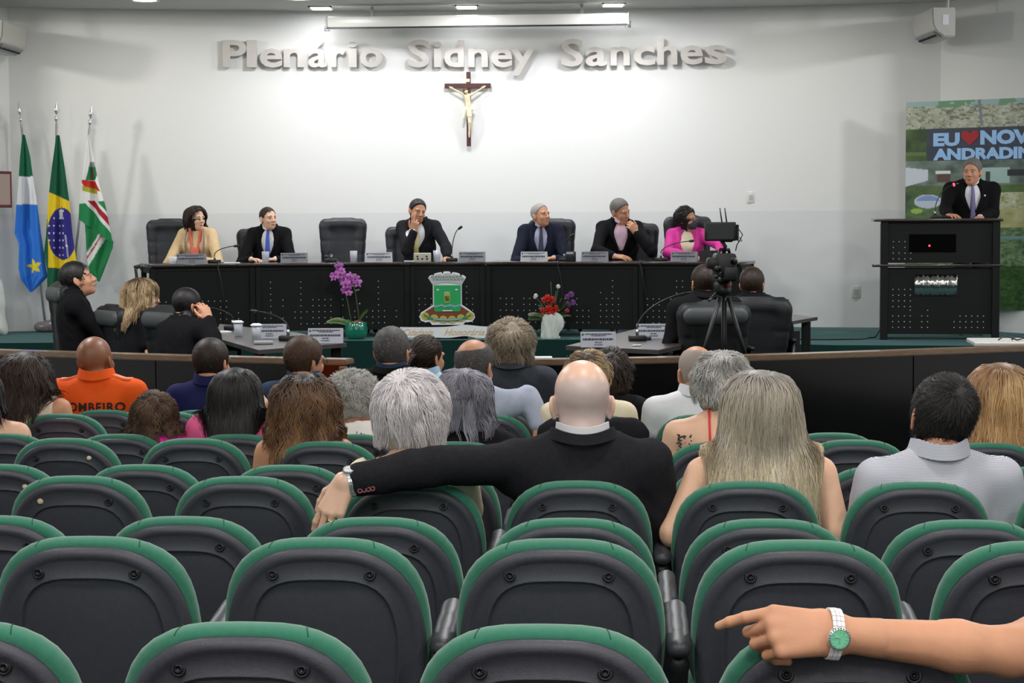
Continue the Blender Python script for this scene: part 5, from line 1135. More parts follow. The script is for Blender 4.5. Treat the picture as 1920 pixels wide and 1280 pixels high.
for px, py in ((1047,540),(1033,528),(1005,557),(1071,556),(1043,545)): obj('stem', tube(bmesh.new(), [VC(1037,596), VC((1037+px)/2,(590+py)/2+4), VC(px,py)], .003, 5), MATS['stem_green'], t, smooth=True)
# ---------------------------------------------------------------- councillors' desks
mat('desk_grey', (66,60,60), .3, spec=.5, noise=.15, nscale=20, coat=.2)
def low_desk(label, pix, legs_):
    pts = [at(px, py, 14) for px, py in pix]; z = DAIS+.75; P_ = []
    for p_ in pts: d_ = p_-Vector((0,0,CAM_Z)); k_2 = (z-CAM_Z)/d_.z; P_.append((d_.x*k_2, d_.y*k_2))
    cx_, cy_ = sum(p_[0] for p_ in P_)/len(P_), sum(p_[1] for p_ in P_)/len(P_); t = thing('council_desk', label, 'desk', (cx_, cy_, DAIS)); loc = [(x-cx_, y-cy_) for x, y in P_]
    bm = prism(bmesh.new(), loc, .722, .75); obj('desktop', bm, MATS['desk_grey'], t)
    for i in legs_: x, y = loc[i][0]*.88, loc[i][1]*.9; obj('leg', box((x,y,.361), (.07,.06,.722), bev=.004), MATS['desk_black'], t)
    (x0,y0),(x1,y1) = loc[legs_[0]], loc[legs_[1]]; obj('modesty_panel', box(((x0+x1)*.42,(y0+y1)*.42,.45), (math.hypot(x1-x0,y1-y0)*.8,.02,.4), rz=math.atan2(y1-y0,x1-x0)), MATS['desk_black'], t)
    return t
low_desk('grey-topped councillors desk on the left with plates and glasses', [(400,632),(485,656),(650,643),(560,624),(412,607)], (1,2,4))
low_desk('grey-topped councillors desk on the right, running behind the seated pair', [(1061,648),(1235,656),(1468,605),(1533,594),(1480,589),(1190,617)], (0,3,1))
def ondesk(px, py):
    z = DAIS+.75; d_ = at(px, py, 14)-Vector((0,0,CAM_Z)); k_2 = (z-CAM_Z)/d_.z; return Vector((d_.x*k_2, d_.y*k_2, z))
nameplate('grey tent name plate standing far back on the left desk', ondesk(505,634), .05, .24, .10); nameplate('grey tent name plate at the right tip of the left desk', ondesk(610,643), .0, .24, .10)
nameplate('grey tent name plate at the left tip of the right desk', ondesk(1122,651), 0, .23, .10); nameplate('grey tent name plate farther back on the right desk', ondesk(1226,634), 0, .24, .10)
glass('covered glass of water nearest the councillor on the left desk', ondesk(447,630), 1.0, True); glass('covered glass of water in the middle of the left desk', ondesk(481,638), 1.05, True)
mic('gooseneck microphone bending left over the left desk, by the bearded man', ondesk(436,618), 0, (-.25,.0,.18)); mic('gooseneck microphone lying low over the left desk behind the name plate', ondesk(540,638), 0, (-.22,.05,.20))
mic('long gooseneck microphone rising right from the right desk', ondesk(1195,638), 0, (.40,.1,.33)); mic('gooseneck microphone at the far tip of the right desk', ondesk(1450,606), 0, (.08,.02,.17)) 
tag(obj('handset', box((0,0,.012), (.13,.06,.022), rz=.15, bev=.006), MATS['grey_plastic'], angle=40), 'grey handset lying near the front edge of the left desk', 'handset').location = ondesk(494,645)
tag(obj('paper_sheet', box((0,0,.003), (.10,.12,.006), rz=.4), MATS['paper']), 'white paper beside the bearded man on the left desk', 'paper').location = ondesk(418,622)
tag(obj('glasses_case', box((0,0,.012), (.12,.05,.022), rz=-.1, bev=.008), mat('navy_plastic', (34,34,66), .4), angle=40), 'dark blue spectacle case on the right desk', 'case').location = ondesk(1205,637)
tag(obj('key_ring', sdf_mesh('k', [Ell((0,0,.006),(.02,.012,.006),k=.004), Ell((.03,.01,.006),(.018,.01,.006),k=.004)], .004), MATS['silver']), 'small bunch of keys on the right desk front', 'keys').location = ondesk(1190,649)
# papers and the white case on the rail
pr_ = at(1003, 664, 11.27); pr_.z = RZ+.004; tag(obj('paper_sheet', box((0,0,0), (.20,.11,.01), rz=.03), MATS['paper']), 'sheaf of white papers on the handrail right of the gap', 'paper').location = pr_
pw = at(1900, 642, 12.75); pw.z = RZ-.12; t = thing('white_table', 'white-topped low table behind the rail at the right edge, cables on it', 'table', pw); obj('tabletop', box((.25,.1,.10), (1.0,.5,.03), bev=.008, rz=-.12), MATS['white_enamel'], t); obj('leg', box((-.15,.2,-.32), (.05,.05,.82)), MATS['grey_plastic'], t); obj('leg', box((.6,.1,-.32), (.05,.05,.82)), MATS['grey_plastic'], t)
bm = bmesh.new()
for i in range(5): tube(bm, [(-.1+.09*i,.0,.125),(-.04+.08*i,.06,.15),(.02+.09*i,-.02,.125),(.1+.07*i,.1,.13)], .005, 5)
tag(obj('coiled_cables', bm, MATS['black_plastic'], smooth=True), 'tangle of thin black cables on the white table', 'cable').location = pw
# ---------------------------------------------------------------- video camera on tripod
VY = 12.0; v0 = at(1358, 552, VY); kv = VY/3600; VV_ = lambda px, py, d=0: Vector(((px-1358)*kv, d, (552-py)*kv)); mat('camera_black', (22,23,26), .4, spec=.45, bump=.3); mat('screen_dark', (26,34,36), .25)
t = thing('tripod', 'black three-legged tripod standing behind the rail under the video camera', 'tripod', (v0.x, v0.y, DAIS)); up_ = Vector((0,0,v0.z-DAIS))
obj('centre_column', tube(bmesh.new(), [up_+Vector((0,0,-.62)), up_+Vector((0,0,.02))], .016, 10), MATS['camera_black'], t, smooth=True)
for dx, dy in ((-.36,-.12),(.33,-.1),(.02,.38)):
    top = up_+Vector((dx*.08,dy*.08,-.02)); foot = Vector((dx,dy,.01)); mid = top.lerp(foot,.45); lo_ = obj('leg', tube(bmesh.new(), [top, mid], .017, 8, flat=(1.2,.8)), MATS['camera_black'], t, smooth=True); obj('lower_tube', tube(bmesh.new(), [mid, foot], .010, 8), MATS['steel_side'] if False else MATS['camera_black'], lo_, smooth=True); obj('leg_clamp', box(tuple(mid), (.05,.04,.05), bev=.008), MATS['camera_black'], lo_)
obj('head', sdf_mesh('hd', [Ell(tuple(up_+VV_(1356,545)),(.05,.05,.035),k=.02), Cone(tuple(up_+VV_(1352,536)),tuple(up_+VV_(1362,533)),.045,.035,k=.02)], .009), MATS['camera_black'], t); obj('pan_handle', tube(bmesh.new(), [up_+VV_(1345,548), up_+VV_(1330,556,-.15), up_+VV_(1322,560,-.25)], .008, 8), MATS['camera_black'], t, smooth=True)
obj('red_knob', lathe(bmesh.new(), [(0,0),(.012,0),(.012,.02),(0,.02)], 10, M=Matrix.Translation(up_+VV_(1365,537,-.05))), mat('knob_red', (170,50,50), .4), t, smooth=True)
t = thing('video_camera', 'black video camera with monitor and two antennas on the tripod', 'video camera', v0)
obj('body', box(tuple(VV_(1358,497)), (.13,.22,.15), bev=.02), MATS['camera_black'], t, angle=40); obj('base_plate', box(tuple(VV_(1357,521)), (.11,.2,.03), bev=.005), MATS['camera_black'], t); obj('viewfinder', box(tuple(VV_(1336,493,-.06)), (.09,.1,.07), bev=.018), MATS['camera_black'], t, angle=40)
obj('lens', tube(bmesh.new(), [VV_(1360,497,.08), VV_(1360,497,.2), VV_(1360,497,.3)], [.045,.05,.058], 18), MATS['camera_black'], t, smooth=True); obj('battery', box(tuple(VV_(1365,512,-.13)), (.08,.06,.08), bev=.01), MATS['camera_black'], t, angle=40)
mo = obj('monitor', box(tuple(VV_(1349.5,434,-.02)), (.195,.03,.118), bev=.008), MATS['camera_black'], t, angle=40); obj('screen', box(tuple(VV_(1349.5,434,-.037)), (.165,.004,.095)), MATS['screen_dark'], mo)
obj('monitor_arm', tube(bmesh.new(), [VV_(1356,478), VV_(1360,462), VV_(1352,450)], .012, 8), MATS['camera_black'], t, smooth=True); obj('carry_handle', tube(bmesh.new(), [VV_(1344,477,-.05), VV_(1350,468,0), VV_(1366,468,0), VV_(1370,480,.05)], .011, 8), MATS['camera_black'], t, smooth=True)
for xa, xb in ((1354,1350),(1363,1359)): obj('antenna', tube(bmesh.new(), [VV_(xa,418,.02), VV_(xb,390,.02)], [.0045,.0038], 7), MATS['camera_black'], t, smooth=True)
obj('transmitter', box(tuple(VV_(1365,436,.03)), (.06,.05,.12), bev=.006), MATS['camera_black'], t); obj('side_bracket', box(tuple(VV_(1382,436,.0)), (.018,.03,.10), bev=.005), MATS['camera_black'], t)
for i, pl in enumerate(([(1370,424),(1380,422),(1384,424)],[(1370,444),(1378,444),(1384,440)],[(1384,430),(1391,440),(1386,450),(1380,460),(1378,470)],[(1385,445),(1390,452),(1382,452)],[(1340,485),(1330,497),(1338,508)],[(1350,505),(1362,515),(1376,508),(1378,495)],[(1368,488),(1378,500),(1374,516)])): obj('cable', tube(bmesh.new(), [VV_(x,y,-.03) for x,y in pl], .0035, 6), MATS['camera_black'], t, smooth=True)
for px, py, r_ in ((1342,503,.022),(1372,489,.024),(1350,514,.018),(1347,524,.02),(1372,520,.022),(1340,518,.014)): obj('control_knob', lathe(bmesh.new(), [(0,-.02),(r_*.8,-.02),(r_,-.012),(r_,.02),(0,.02)], 12, M=Matrix.Translation(VV_(px,py,-.09)) @ Matrix.Rotation(PI/2,4,'X')), MATS['camera_black'], t, smooth=True)
# ---------------------------------------------------------------- auditorium seats
mat('seat_green', (54,118,96), .9, spec=.15, noise=.10, nscale=90, bump=.35, bscale=500, sheen=.35); mat('seat_shell', (66,67,76), .46, spec=.4, noise=.10, nscale=70, bump=.35, bscale=350); mat('seat_seam', (20,78,58), .9); mat('screw', (26,26,30), .3, metal=.5); mat('plug_cream', (206,192,160), .6); mat('arm_pad', (50,51,56), .42, spec=.4); mat('seat_metal', (36,36,40), .4, metal=.4)
def outl(pts, n):
    """half outline (drop, half width) -> closed loop of 2n points (u, v) measured from the top centre"""
    P_ = np.array(pts, float); d = np.r_[0, np.cumsum(np.hypot(*np.diff(P_, axis=0).T))]; t_ = np.linspace(0, d[-1], n*4); r_ = np.stack([np.interp(t_, d, P_[:,0]), np.interp(t_, d, P_[:,1])], 1)
    for _ in range(14): r_[1:-1] = (r_[:-2]+2*r_[1:-1]+r_[2:])/4
    r_ = r_[np.linspace(0, len(r_)-1, n+1).round().astype(int)]
    right = [(w_*1.03, -dr) for dr, w_ in r_]; left = [(-w_*1.03, -dr) for dr, w_ in r_[1:-1][::-1]]
    return right+left
NO = 26
GRN = outl([(0,0),(.001,.05),(.004,.085),(.022,.134),(.050,.170),(.09,.196),(.14,.210),(.20,.217),(.28,.216),(.40,.196),(.50,.165),(.51,.08),(.51,0)], NO)
SHL = outl([(.011,0),(.012,.05),(.016,.082),(.037,.125),(.066,.158),(.104,.183),(.155,.199),(.215,.208),(.29,.209),(.41,.189),(.50,.158),(.505,.08),(.505,0)], NO)
INN = outl([(.078,0),(.079,.05),(.086,.085),(.104,.115),(.14,.138),(.20,.150),(.28,.150),(.38,.138),(.45,.115),(.455,.05),(.455,0)], NO)
TILT = math.radians(13)
def bk(u, v, y):
    """back plane (u right, v up from the top edge, y depth towards the sitter) -> seat local"""
    y2 = y+.55*u*u
    return Vector((u, v*-math.sin(TILT)*-1*-1 if False else -v*math.sin(TILT)+y2*math.cos(TILT), .93+v*math.cos(TILT)+y2*math.sin(TILT)*.0+y2*math.sin(TILT)))
def loops(bm, L_, close=(True, True)):
    rows = [[bm.verts.new(bk(u, v, y)) for u, v in lp] for lp, y in L_]
    n = len(rows[0])
    for a_, b_ in zip(rows, rows[1:]):
        for j in range(n): bm.faces.new((a_[j], a_[(j+1)%n], b_[(j+1)%n], b_[j]))
    for k, r_ in ((0, rows[0]), (1, rows[-1])):
        if close[k]:
            cu = sum((v.co for v in r_), Vector())/n; h_ = n//2                    # stitch across left-right so the cap stays smooth
            for j in range(h_):
                a_, b_, c_, d_ = r_[j], r_[j+1], r_[(n-j-1) % n], r_[(n-j) % n]
                vs = []
                for q in (a_, b_, c_, d_):
                    if q not in vs: vs.append(q)
                if len(vs) > 2: bm.faces.new(vs)
    bmesh.ops.recalc_face_normals(bm, faces=bm.faces); return bm
def inset(lp, k, dv=0):
    cx_, cy_ = 0, -.25
    return [(u*(1-k/.21), cy_+(v-cy_)*(1-k/.25)+dv) for u, v in lp]
SM = {}
bm = loops(bmesh.new(), [(inset(GRN,.012),-.002),(inset(GRN,.003),.004),(GRN,.014),(GRN,.027),(inset(GRN,.004),.042),(inset(GRN,.016),.052),(inset(GRN,.05),.058)]); SM['cushion'] = bm
bm = loops(bmesh.new(), [(SHL,.004),(SHL,-.008),(inset(SHL,.003),-.015),(inset(SHL,.009),-.0195),(inset(SHL,.017),-.0205),(inset(SHL,.023),-.0175),(inset(SHL,.028),-.0170),(inset(INN,-.010),-.0170),(inset(INN,-.006),-.0205),(inset(INN,-.002),-.0205),(inset(INN,.001),-.0135),(inset(INN,.004),-.0130),(inset(INN,.010),-.0150)]); SM['shell'] = bm
bm = bmesh.new()
for q in (-1,1):
    bm = bmesh.new()
    def tv(lp, u):
        c_ = [(abs(a_[0]-u), a_[1], a_[0]) for a_ in lp if a_[1] > -.08]; c_.sort(); (d1,v1,u1),(d2,v2,u2) = c_[0], c_[1]; return v1 if abs(u1-u2) < 1e-6 else v1+(v2-v1)*(u-u1)/(u2-u1)
    pr_s = [(q*u_, tv(lp_, q*u_)+.0004, y_) for u_, (lp_, y_) in zip((.112,.110,.107,.104,.102), [(inset(GRN,.003),.004),(GRN,.014),(GRN,.027),(inset(GRN,.004),.042),(inset(GRN,.016),.052)])]
    _old = [(q*.112,-.030,-.003),(q*.110,-.020,.0),(q*.108,-.0115,.008),(q*.104,-.0068,.022),(q*.100,-.0055,.045),(q*.100,-.012,.052)]
    tube(bm, [bk(*p_)+Vector((0,0,.0002)) for p_ in pr_s if p_[2] < .056], .0010, 5); SM['seam_'+('l' if q < 0 else 'r')] = bm
def screw_mesh(u, cream):
    bm = bmesh.new(); c = bk(u, -.066, -.0180); M = Matrix.Translation(c) @ Matrix.Rotation(-TILT, 4, 'X') @ Matrix.Rotation(PI/2, 4, 'X')
    if cream: lathe(bm, [(0,.003),(.0075,.003),(.0095,-.001),(.0095,-.004)], 16, M=M)
    else: lathe(bm, [(.0,.0005),(.0035,.0005),(.0042,.003),(.0065,.004),(.0075,.001),(.0102,.0005),(.0118,.0015),(.0130,.0005),(.0135,-.002)], 18, M=M)
    return bm
def mk(bm, smooth=True, ang=None):
    me = bpy.data.meshes.new('m'); bm.normal_update(); bm.to_mesh(me); bm.free()
    me.polygons.foreach_set('use_smooth', [True]*len(me.polygons))
    return me
ME = {k: mk(v) for k, v in SM.items()}
ME['screw_l'], ME['screw_r'] = mk(screw_mesh(-.103,0)), mk(screw_mesh(.103,0)); ME['plug_l'], ME['plug_r'] = mk(screw_mesh(-.103,1)), mk(screw_mesh(.103,1))
ME['seat'] = sdf_mesh('seat', [Cone((-.15,.14,.455),(.15,.14,.455),.06,k=.05), Cone((-.15,.44,.465),(.15,.44,.465),.06,k=.06), Ell((0,.3,.46),(.21,.2,.055),k=.05)], .022)
ME['pan'] = sdf_mesh('pan', [Ell((0,.28,.405),(.19,.2,.03),k=.02)], .022)
ME['arm_pad'] = sdf_mesh('pad', [Cone((.25,.03,.705),(.25,.31,.735),.028,.026,k=.02,sq=((0,0,1),.75))], .011)
ME['arm_stand'] = sdf_mesh('stand', [Cone((.25,.06,.66),(.25,.13,.40),.026,.03,k=.03,sq=((1,0,0),.8)), Cone((.25,.28,.70),(.25,.18,.40),.018,.026,k=.03,sq=((1,0,0),.8)), Cone((.25,.05,.67),(.25,.29,.70),.018,k=.02), Cone((.25,.16,.42),(.25,.16,.05),.028,k=.02), Cone((.25,.04,.02),(.25,.32,.02),.022,k=.02)], .013)
def mset(me, m):
    me.materials.clear(); me.materials.append(MATS[m])
for k_s, m_s in (('cushion','seat_green'),('shell','seat_shell'),('seam_l','seat_seam'),('seam_r','seat_seam'),('screw_l','screw'),('screw_r','screw'),('plug_l','plug_cream'),('plug_r','plug_cream'),('seat','seat_green'),('pan','seat_shell'),('arm_pad','arm_pad'),('arm_stand','seat_metal')): mset(ME[k_s], m_s)
def seat(row, k, label, occ=False, plug='', dx=0):
    s_, fl = ROWS[row]; p_ = lane(s_, k+dx); t = thing('auditorium_seat', label, 'seat', (p_.x, p_.y, fl-(.012 if occ else 0)), -TH, 'green-cushioned auditorium seats')
    if occ: t.rotation_euler = (math.radians(-1.5), 0, -TH)
    sh_ = obj('back_shell', ME['shell'], None, t); obj('back_cushion', ME['cushion'], None, t)
    obj('seam', ME['seam_l'], None, t); obj('seam', ME['seam_r'], None, t)
    for q in 'lr':
        if q in plug: obj('plug', ME['plug_'+q], None, t)
        else: obj('screw', ME['screw_'+q], None, t)
    obj('seat_cushion', ME['seat'], None, t); obj('seat_pan', ME['pan'], None, t); obj('armrest', ME['arm_pad'], None, t); obj('armrest_stand', ME['arm_stand'], None, t)
    return t
ROWS = dict(A=(3.10,.27), B=(3.96,.27), C=(4.82,.18), D=(5.60,.18), E=(6.38,.115), F=(7.17,.115), G=(7.95,.055), H=(8.80,.055), I=(9.55,0), J=(10.35,0))
KR = dict(A=(-2,2), B=(-2,2), C=(-3,2), D=(-3,3), E=(-4,3), F=(-4,3), G=(-5,3), H=(-5,1), I=(-5,0), J=(-3,-1))
OCC = {('D',-1):'the silver-haired woman with the gold necklace', ('D',0):'the bald man in the black suit', ('D',1):'the woman with very long blonde hair', ('D',2):'the man in the striped shirt',
  ('F',-2):'the woman with wavy brown hair', ('F',-1):'the woman with violet-grey hair', ('F',1):'the grey-haired woman with the tattooed shoulder', ('F',3):'the woman with long honey-coloured hair',
  ('G',-5):'the woman with the thin red strap at the left edge', ('G',-4):'the small girl in magenta', ('G',-3):'the woman with long black hair', ('G',-2):'the grey-haired woman in the flowered top',
  ('H',-5):'the brown-haired woman in the beige top', ('H',-1):'the balding man in the blue-grey shirt', ('H',0):'the person in the cream top', ('H',1):'the man in the white polo shirt',
  ('I',-5):'the shaven-headed man in orange', ('I',-4):'the man in the navy shirt', ('I',-3):'the man with the swept brown hair', ('I',-2):'the man in the black jacket near the gap', ('I',0):'the dark curly-haired person', ('J',-2):'the woman with the low ponytail', ('J',-1):'the person with wavy grey-blond hair', ('A',2):'the person whose arm reaches in from the right'}
ORD = {1:'first',2:'second',3:'third',4:'fourth',5:'fifth',6:'sixth',7:'seventh',8:'eighth',9:'ninth'}
PLUG = {('F',-4):'r', ('D',-3):'l', ('C',-3):'', ('E',-4):'r'}
rown = dict(A='nearest row', B='second-nearest row', C='third-nearest row', D='fourth-nearest row', E='fifth-nearest row', F='sixth-nearest row', G='seventh-nearest row', H='eighth-nearest row', I='second-farthest row', J='farthest row')
for row, (ka, kb) in KR.items():
    for n_, k in enumerate(range(ka, kb+1)):
        if row == 'A' and k == 2: lab = 'green auditorium seat beyond the right edge under the owner of the reaching arm'
        elif (row, k) in OCC: lab = 'green auditorium seat taken by '+OCC[(row,k)]
        elif (row,k) == ('A',1): lab = 'nearest-row green seat with the watch-wearing forearm lying on its back'
        elif (row,k) in PLUG and PLUG[(row,k)]: lab = f'empty green seat with a cream plug in its black shell, {rown[row]}'
        else: lab = f'empty green auditorium seat, {ORD[n_+1]} from the left in the {rown[row]}'
        seat(row, k, lab, occ=(row,k) in OCC, plug=PLUG.get((row,k), ''))
# ---------------------------------------------------------------- the cast
def hr(kind, m, **k): d = dict(kind=kind, mat=MATS[m]); d.update(k); return d
def ep(px, py, Y): return ('ep', px, py, Y)
def local(I_head, yaw, p): pass
_person = person
def person(label, head, floor, yaw=0, **k):
    """as above, with arm joints allowed as ('ep', px, py, Y) points"""
    arms = k.get('arms')
    if arms:
        T = at(*head); hoff = k.get('hoff', (0,.035)); lean = k.get('lean', .02); yw = math.radians(yaw); Rz = np.array(Matrix.Rotation(yw, 3, 'Z')); root = np.array(T)-Rz@np.array((hoff[0], lean+hoff[1], 0)); root[2] = floor
        for a in arms.values():
            for q in ('e', 'w'):
                if q in a and isinstance(a[q], tuple) and a[q][0] == 'ep': a[q] = Rz.T@(np.array(at(*a[q][1:]))-root)
            for q in ('dw', 'nw'):
                if q in a: a[q[0]] = Rz.T@nz(a[q])
    return _person(label, head, floor, yaw, **k)
def spectacles(m='glasses_dark', r=.021):
    def f(I):
        H, R, s, P = I['H'], I['R'], I['s'], I['P']; t_ = lambda p: Vector(H+R@(np.array(p)*s)); fr = None
        g = thing_child('glasses', P); 
        for q in (1,-1):
            pts = [t_((q*.031+r*math.cos(a)*1.1, .098, .002+r*.8*math.sin(a))) for a in np.linspace(0, 2*PI, 15)]; bm = tube(bmesh.new(), pts, .0016*s, 5, cap=False); tube(bm, [t_((q*.054,.096,.008)), t_((q*.076,.05,.008)), t_((q*.082,.0,.004)), t_((q*.080,-.012,-.004))], .0018*s, 5)
            if q == 1: tube(bm, [t_((.009,.1,.006)), t_((-.009,.1,.006))], .0016*s, 5)
            if fr is None: fr = obj('spectacles', bm, MATS[m], P, smooth=True)
            else:
                b2 = bmesh.new(); b2.from_mesh(fr.data); me = bpy.data.meshes.new('x'); bm.to_mesh(me); bm.free(); b2.from_mesh(me); b2.to_mesh(fr.data); b2.free(); fr.data.polygons.foreach_set('use_smooth', [True]*len(fr.data.polygons))
    return f
def thing_child(n, P): return None
def child_tube(name, pts, r, m, n=8):
    """pts in head-relative metres when tuples start with 'h', else local"""
    def f(I):
        H, R, s = I['H'], I['R'], I['s']; q = [Vector(H+R@(np.array(p[1:])*s)) if p[0] == 'h' else Vector(I['N'])+Vector(p) for p in pts]; obj(name, tube(bmesh.new(), q, r, n), MATS[m], I['P'], smooth=True)
    return f
def strap(x, m='red_strap', w_=.006, y0=.1):
    """shoulder strap hugging the skin, running over the shoulder at offset x"""
    def f(I):
        pr = I['torso'](.0)+I['neck']+I['arm']('l',0,.5)+I['arm']('r',0,.5); N = I['N']; pts = []
        for a in np.linspace(-1.35, 1.2, 22):
            d = np.array((0, math.sin(a), math.cos(a))); o = N+np.array((x, -.0, -.12)); ts = np.linspace(.02,.36,120); v = evalp(pr, o+d*ts[:,None]); ins = np.where(v < 0)[0]; k = ins[-1] if len(ins) else 0; pts.append(Vector(o+d*(ts[k]+.003)))
        obj('strap', tube(bmesh.new(), pts, w_, 8, flat=(1,.4)), MATS[m], I.get('top') or I['P'], smooth=True)
    return f
def necklace(m='gold', r=.0032):
    def f(I):
        pr = I['torso'](.0)+I['neck']; N = I['N']; bm = bmesh.new(); n = 44
        for i in range(n):
            a = 2*PI*i/n; d = np.array((math.cos(a), math.sin(a), -.12-.18*math.sin(a))); o = N+np.array((0,-.0,.015)); ts = np.linspace(.02,.2,80); v = evalp(pr, o+d*ts[:,None]); k = np.argmax(v > 0); c = Vector(o+d*(ts[k]+.003)); tg = Vector((-math.sin(a), math.cos(a), 0))
            M = Matrix.Translation(c) @ tg.to_track_quat('X','Z').to_matrix().to_4x4() @ Matrix.Rotation((i%2)*PI/2,4,'X'); pts = [M @ Vector((.0075*math.cos(b), .0038*math.sin(b), 0)) for b in np.linspace(0,2*PI,9)]; tube(bm, pts, .0011, 4, cap=False)
        obj('necklace', bm, MATS[m], I['P'], smooth=True)
    return f
def watch(q, face_m, band_m, dial=.017, bezel=None, pos=.0, wn=(0,0,1), rw=.031, fr=.88):
    def f(I):
        s0, e, wv, a = I['AR'][q]; d = nz(wv-e); n = nz(np.array(wn)-d*np.dot(wn, d)); sd = np.cross(d, n); c = wv-d*pos; P = I['P']; s = I['s']
        pr = I['arm'](q)+hand_prims(wv, a.get('d', wv-e), a.get('n',(0,0,1)), q=='r', .3, s)[0]+[Cone(e+(wv-e)*.75, wv, .03*s, .0255*s, k=.015)]
        pts = []
        for b in np.linspace(0, 2*PI, 25):
            r_ = sd*math.cos(b)+n*math.sin(b); ts = np.linspace(.005,.07,80); v = evalp(pr, c+r_*ts[:,None]); k = np.argmax(v > 0); pts.append(Vector(c+r_*(ts[k]+.0025)))
        w_ = obj('watch_band', band_strip(pts, Vector(d), .010, .0022), MATS[band_m], P, smooth=False)
        top = pts[6]; M = Matrix.Translation(top) @ Matrix((Vector(sd), Vector(d), Vector(n))).transposed().to_4x4()
        obj('watch_case', lathe(bmesh.new(), [(0,-.003),(dial*1.1,-.003),(dial*1.22,.002),(dial*1.16,.007),(dial*1.0,.0085),(dial*.98,.0065),(0,.0065)], 32, M=M), MATS[bezel or band_m], w_, smooth=False); obj('watch_dial', lathe(bmesh.new(), [(0,.0078),(dial*.94,.0078),(dial*.94,.006),(0,.006)], 28, M=M), MATS[face_m], w_)
        bm = bmesh.new()
        for i in range(12):
            an = i*PI/6; L_ = dial*.12; bx(bm, tuple(M @ Vector((math.cos(an)*dial*.8, math.sin(an)*dial*.8, .0083))), (L_,.0014,.0008), R=(M.to_3x3() @ Matrix.Rotation(an,3,'Z')))
        bx(bm, tuple(M @ Vector((.002,dial*.25,.0086))), (.0014,dial*.55,.0006), R=M.to_3x3()); bx(bm, tuple(M @ Vector((-dial*.2,.0,.0086))), (dial*.42,.0014,.0006), R=M.to_3x3()); obj('watch_markers', bm, MATS['silver'], w_)
        bm = bmesh.new()
        for i in range(24): an = i*PI/12; bx(bm, tuple(M @ Vector((math.cos(an)*dial*1.1, math.sin(an)*dial*1.1, .0078))), (.0018,.0018,.0014), R=(M.to_3x3() @ Matrix.Rotation(an,3,'Z')))
        obj('bezel_studs', bm, MATS['silver' if face_m != 'dial_green' else 'bezel_green'], w_)
    return f
def band_strip(pts, d, hw, th):
    """linked bracelet: one small plate per segment"""
    bm = bmesh.new(); n = len(pts)-1; c = sum((p for p in pts[:-1]), Vector())/n
    for i in range(n):
        a_, b_ = pts[i], pts[i+1]; m_ = (a_+b_)/2; x = (b_-a_); z = (m_-c).normalized(); y = d; R = Matrix((x.normalized(), y, z)).transposed()
        for k in (-1,0,1): bx(bm, tuple(m_+d*k*hw*.66), (x.length*.9, hw*.58, th*(1.3 if k == 0 else 1)*1.6), R=R)
    return bm
mat('dial_green', (120,214,168), .25, noise=.2, nscale=200); mat('bezel_green', (40,110,86), .4); mat('dial_white', (226,226,230), .3); mat('bracelet_white', (236,234,236), .3, spec=.6)
def ring(q, fi, m='gold', seg=0):
    def f(I):
        s0, e, wv, a = I['AR'][q]; P_, _ = hand_prims(wv, a.get('d', wv-e), a.get('n',(0,0,1)), q=='r', a.get('curl',.45), I['s'], a.get('spread',.08), a.get('thumb',.6), a.get('curls')); c = P_[fi*4+1+seg]; p = Vector(c.a+(c.b-c.a)*.45); d = Vector(c.b-c.a).normalized()
        M = Matrix.Translation(p) @ d.to_track_quat('Z','Y').to_matrix().to_4x4(); obj('finger_ring', lathe(bmesh.new(), [(c.ra*.9,-.0025),(c.ra*1.12,-.0025),(c.ra*1.12,.0025),(c.ra*.9,.0025)], 20, M=M), MATS[m], I['P'], smooth=True)
    return f
def beard(I, m):
    R, H, s = I['R'], I['H'], I['s']; RT = R.T
    def post(D, X, Y, Z):
        x, y, z = X-H[0], Y-H[1], Z-H[2]; lx = (RT[0,0]*x+RT[0,1]*y+RT[0,2]*z)/s; ly = (RT[1,0]*x+RT[1,1]*y+RT[1,2]*z)/s; lz = (RT[2,0]*x+RT[2,1]*y+RT[2,2]*z)/s
        a = lz+.052-.0*ly; side = np.maximum(lz+.0, -(ly+.005)+.0); m1 = np.minimum(a, np.maximum(np.maximum(.045-np.abs(lx), lz-.01), .01-ly)); lips = .020-np.sqrt(lx**2+((lz+.066)*1.6)**2)
        return np.maximum(np.maximum(D, m1*s), lips*s)
    pr = [Ell(H+R@(np.array((0,.022,-.028))*s), np.array((.063,.069,.086))*s, R, .02), Ell(H+R@(np.array((0,.034,-.078))*s), np.array((.049,.048,.037))*s, R, .02), Ell(H+R@(np.array((0,.071,-.098))*s), np.array((.021,.020,.018))*s, R, .02)]
    me = sdf_mesh('beard', pr, .006, post=post)
    if len(me.vertices): obj('beard', me, MATS[m], I['P'])
SH = dict(n=1500, len=.04, vol=.008, r=.0014)
mid = dict(n=700, len=.036, vol=.008, r=.0021, step=.007)

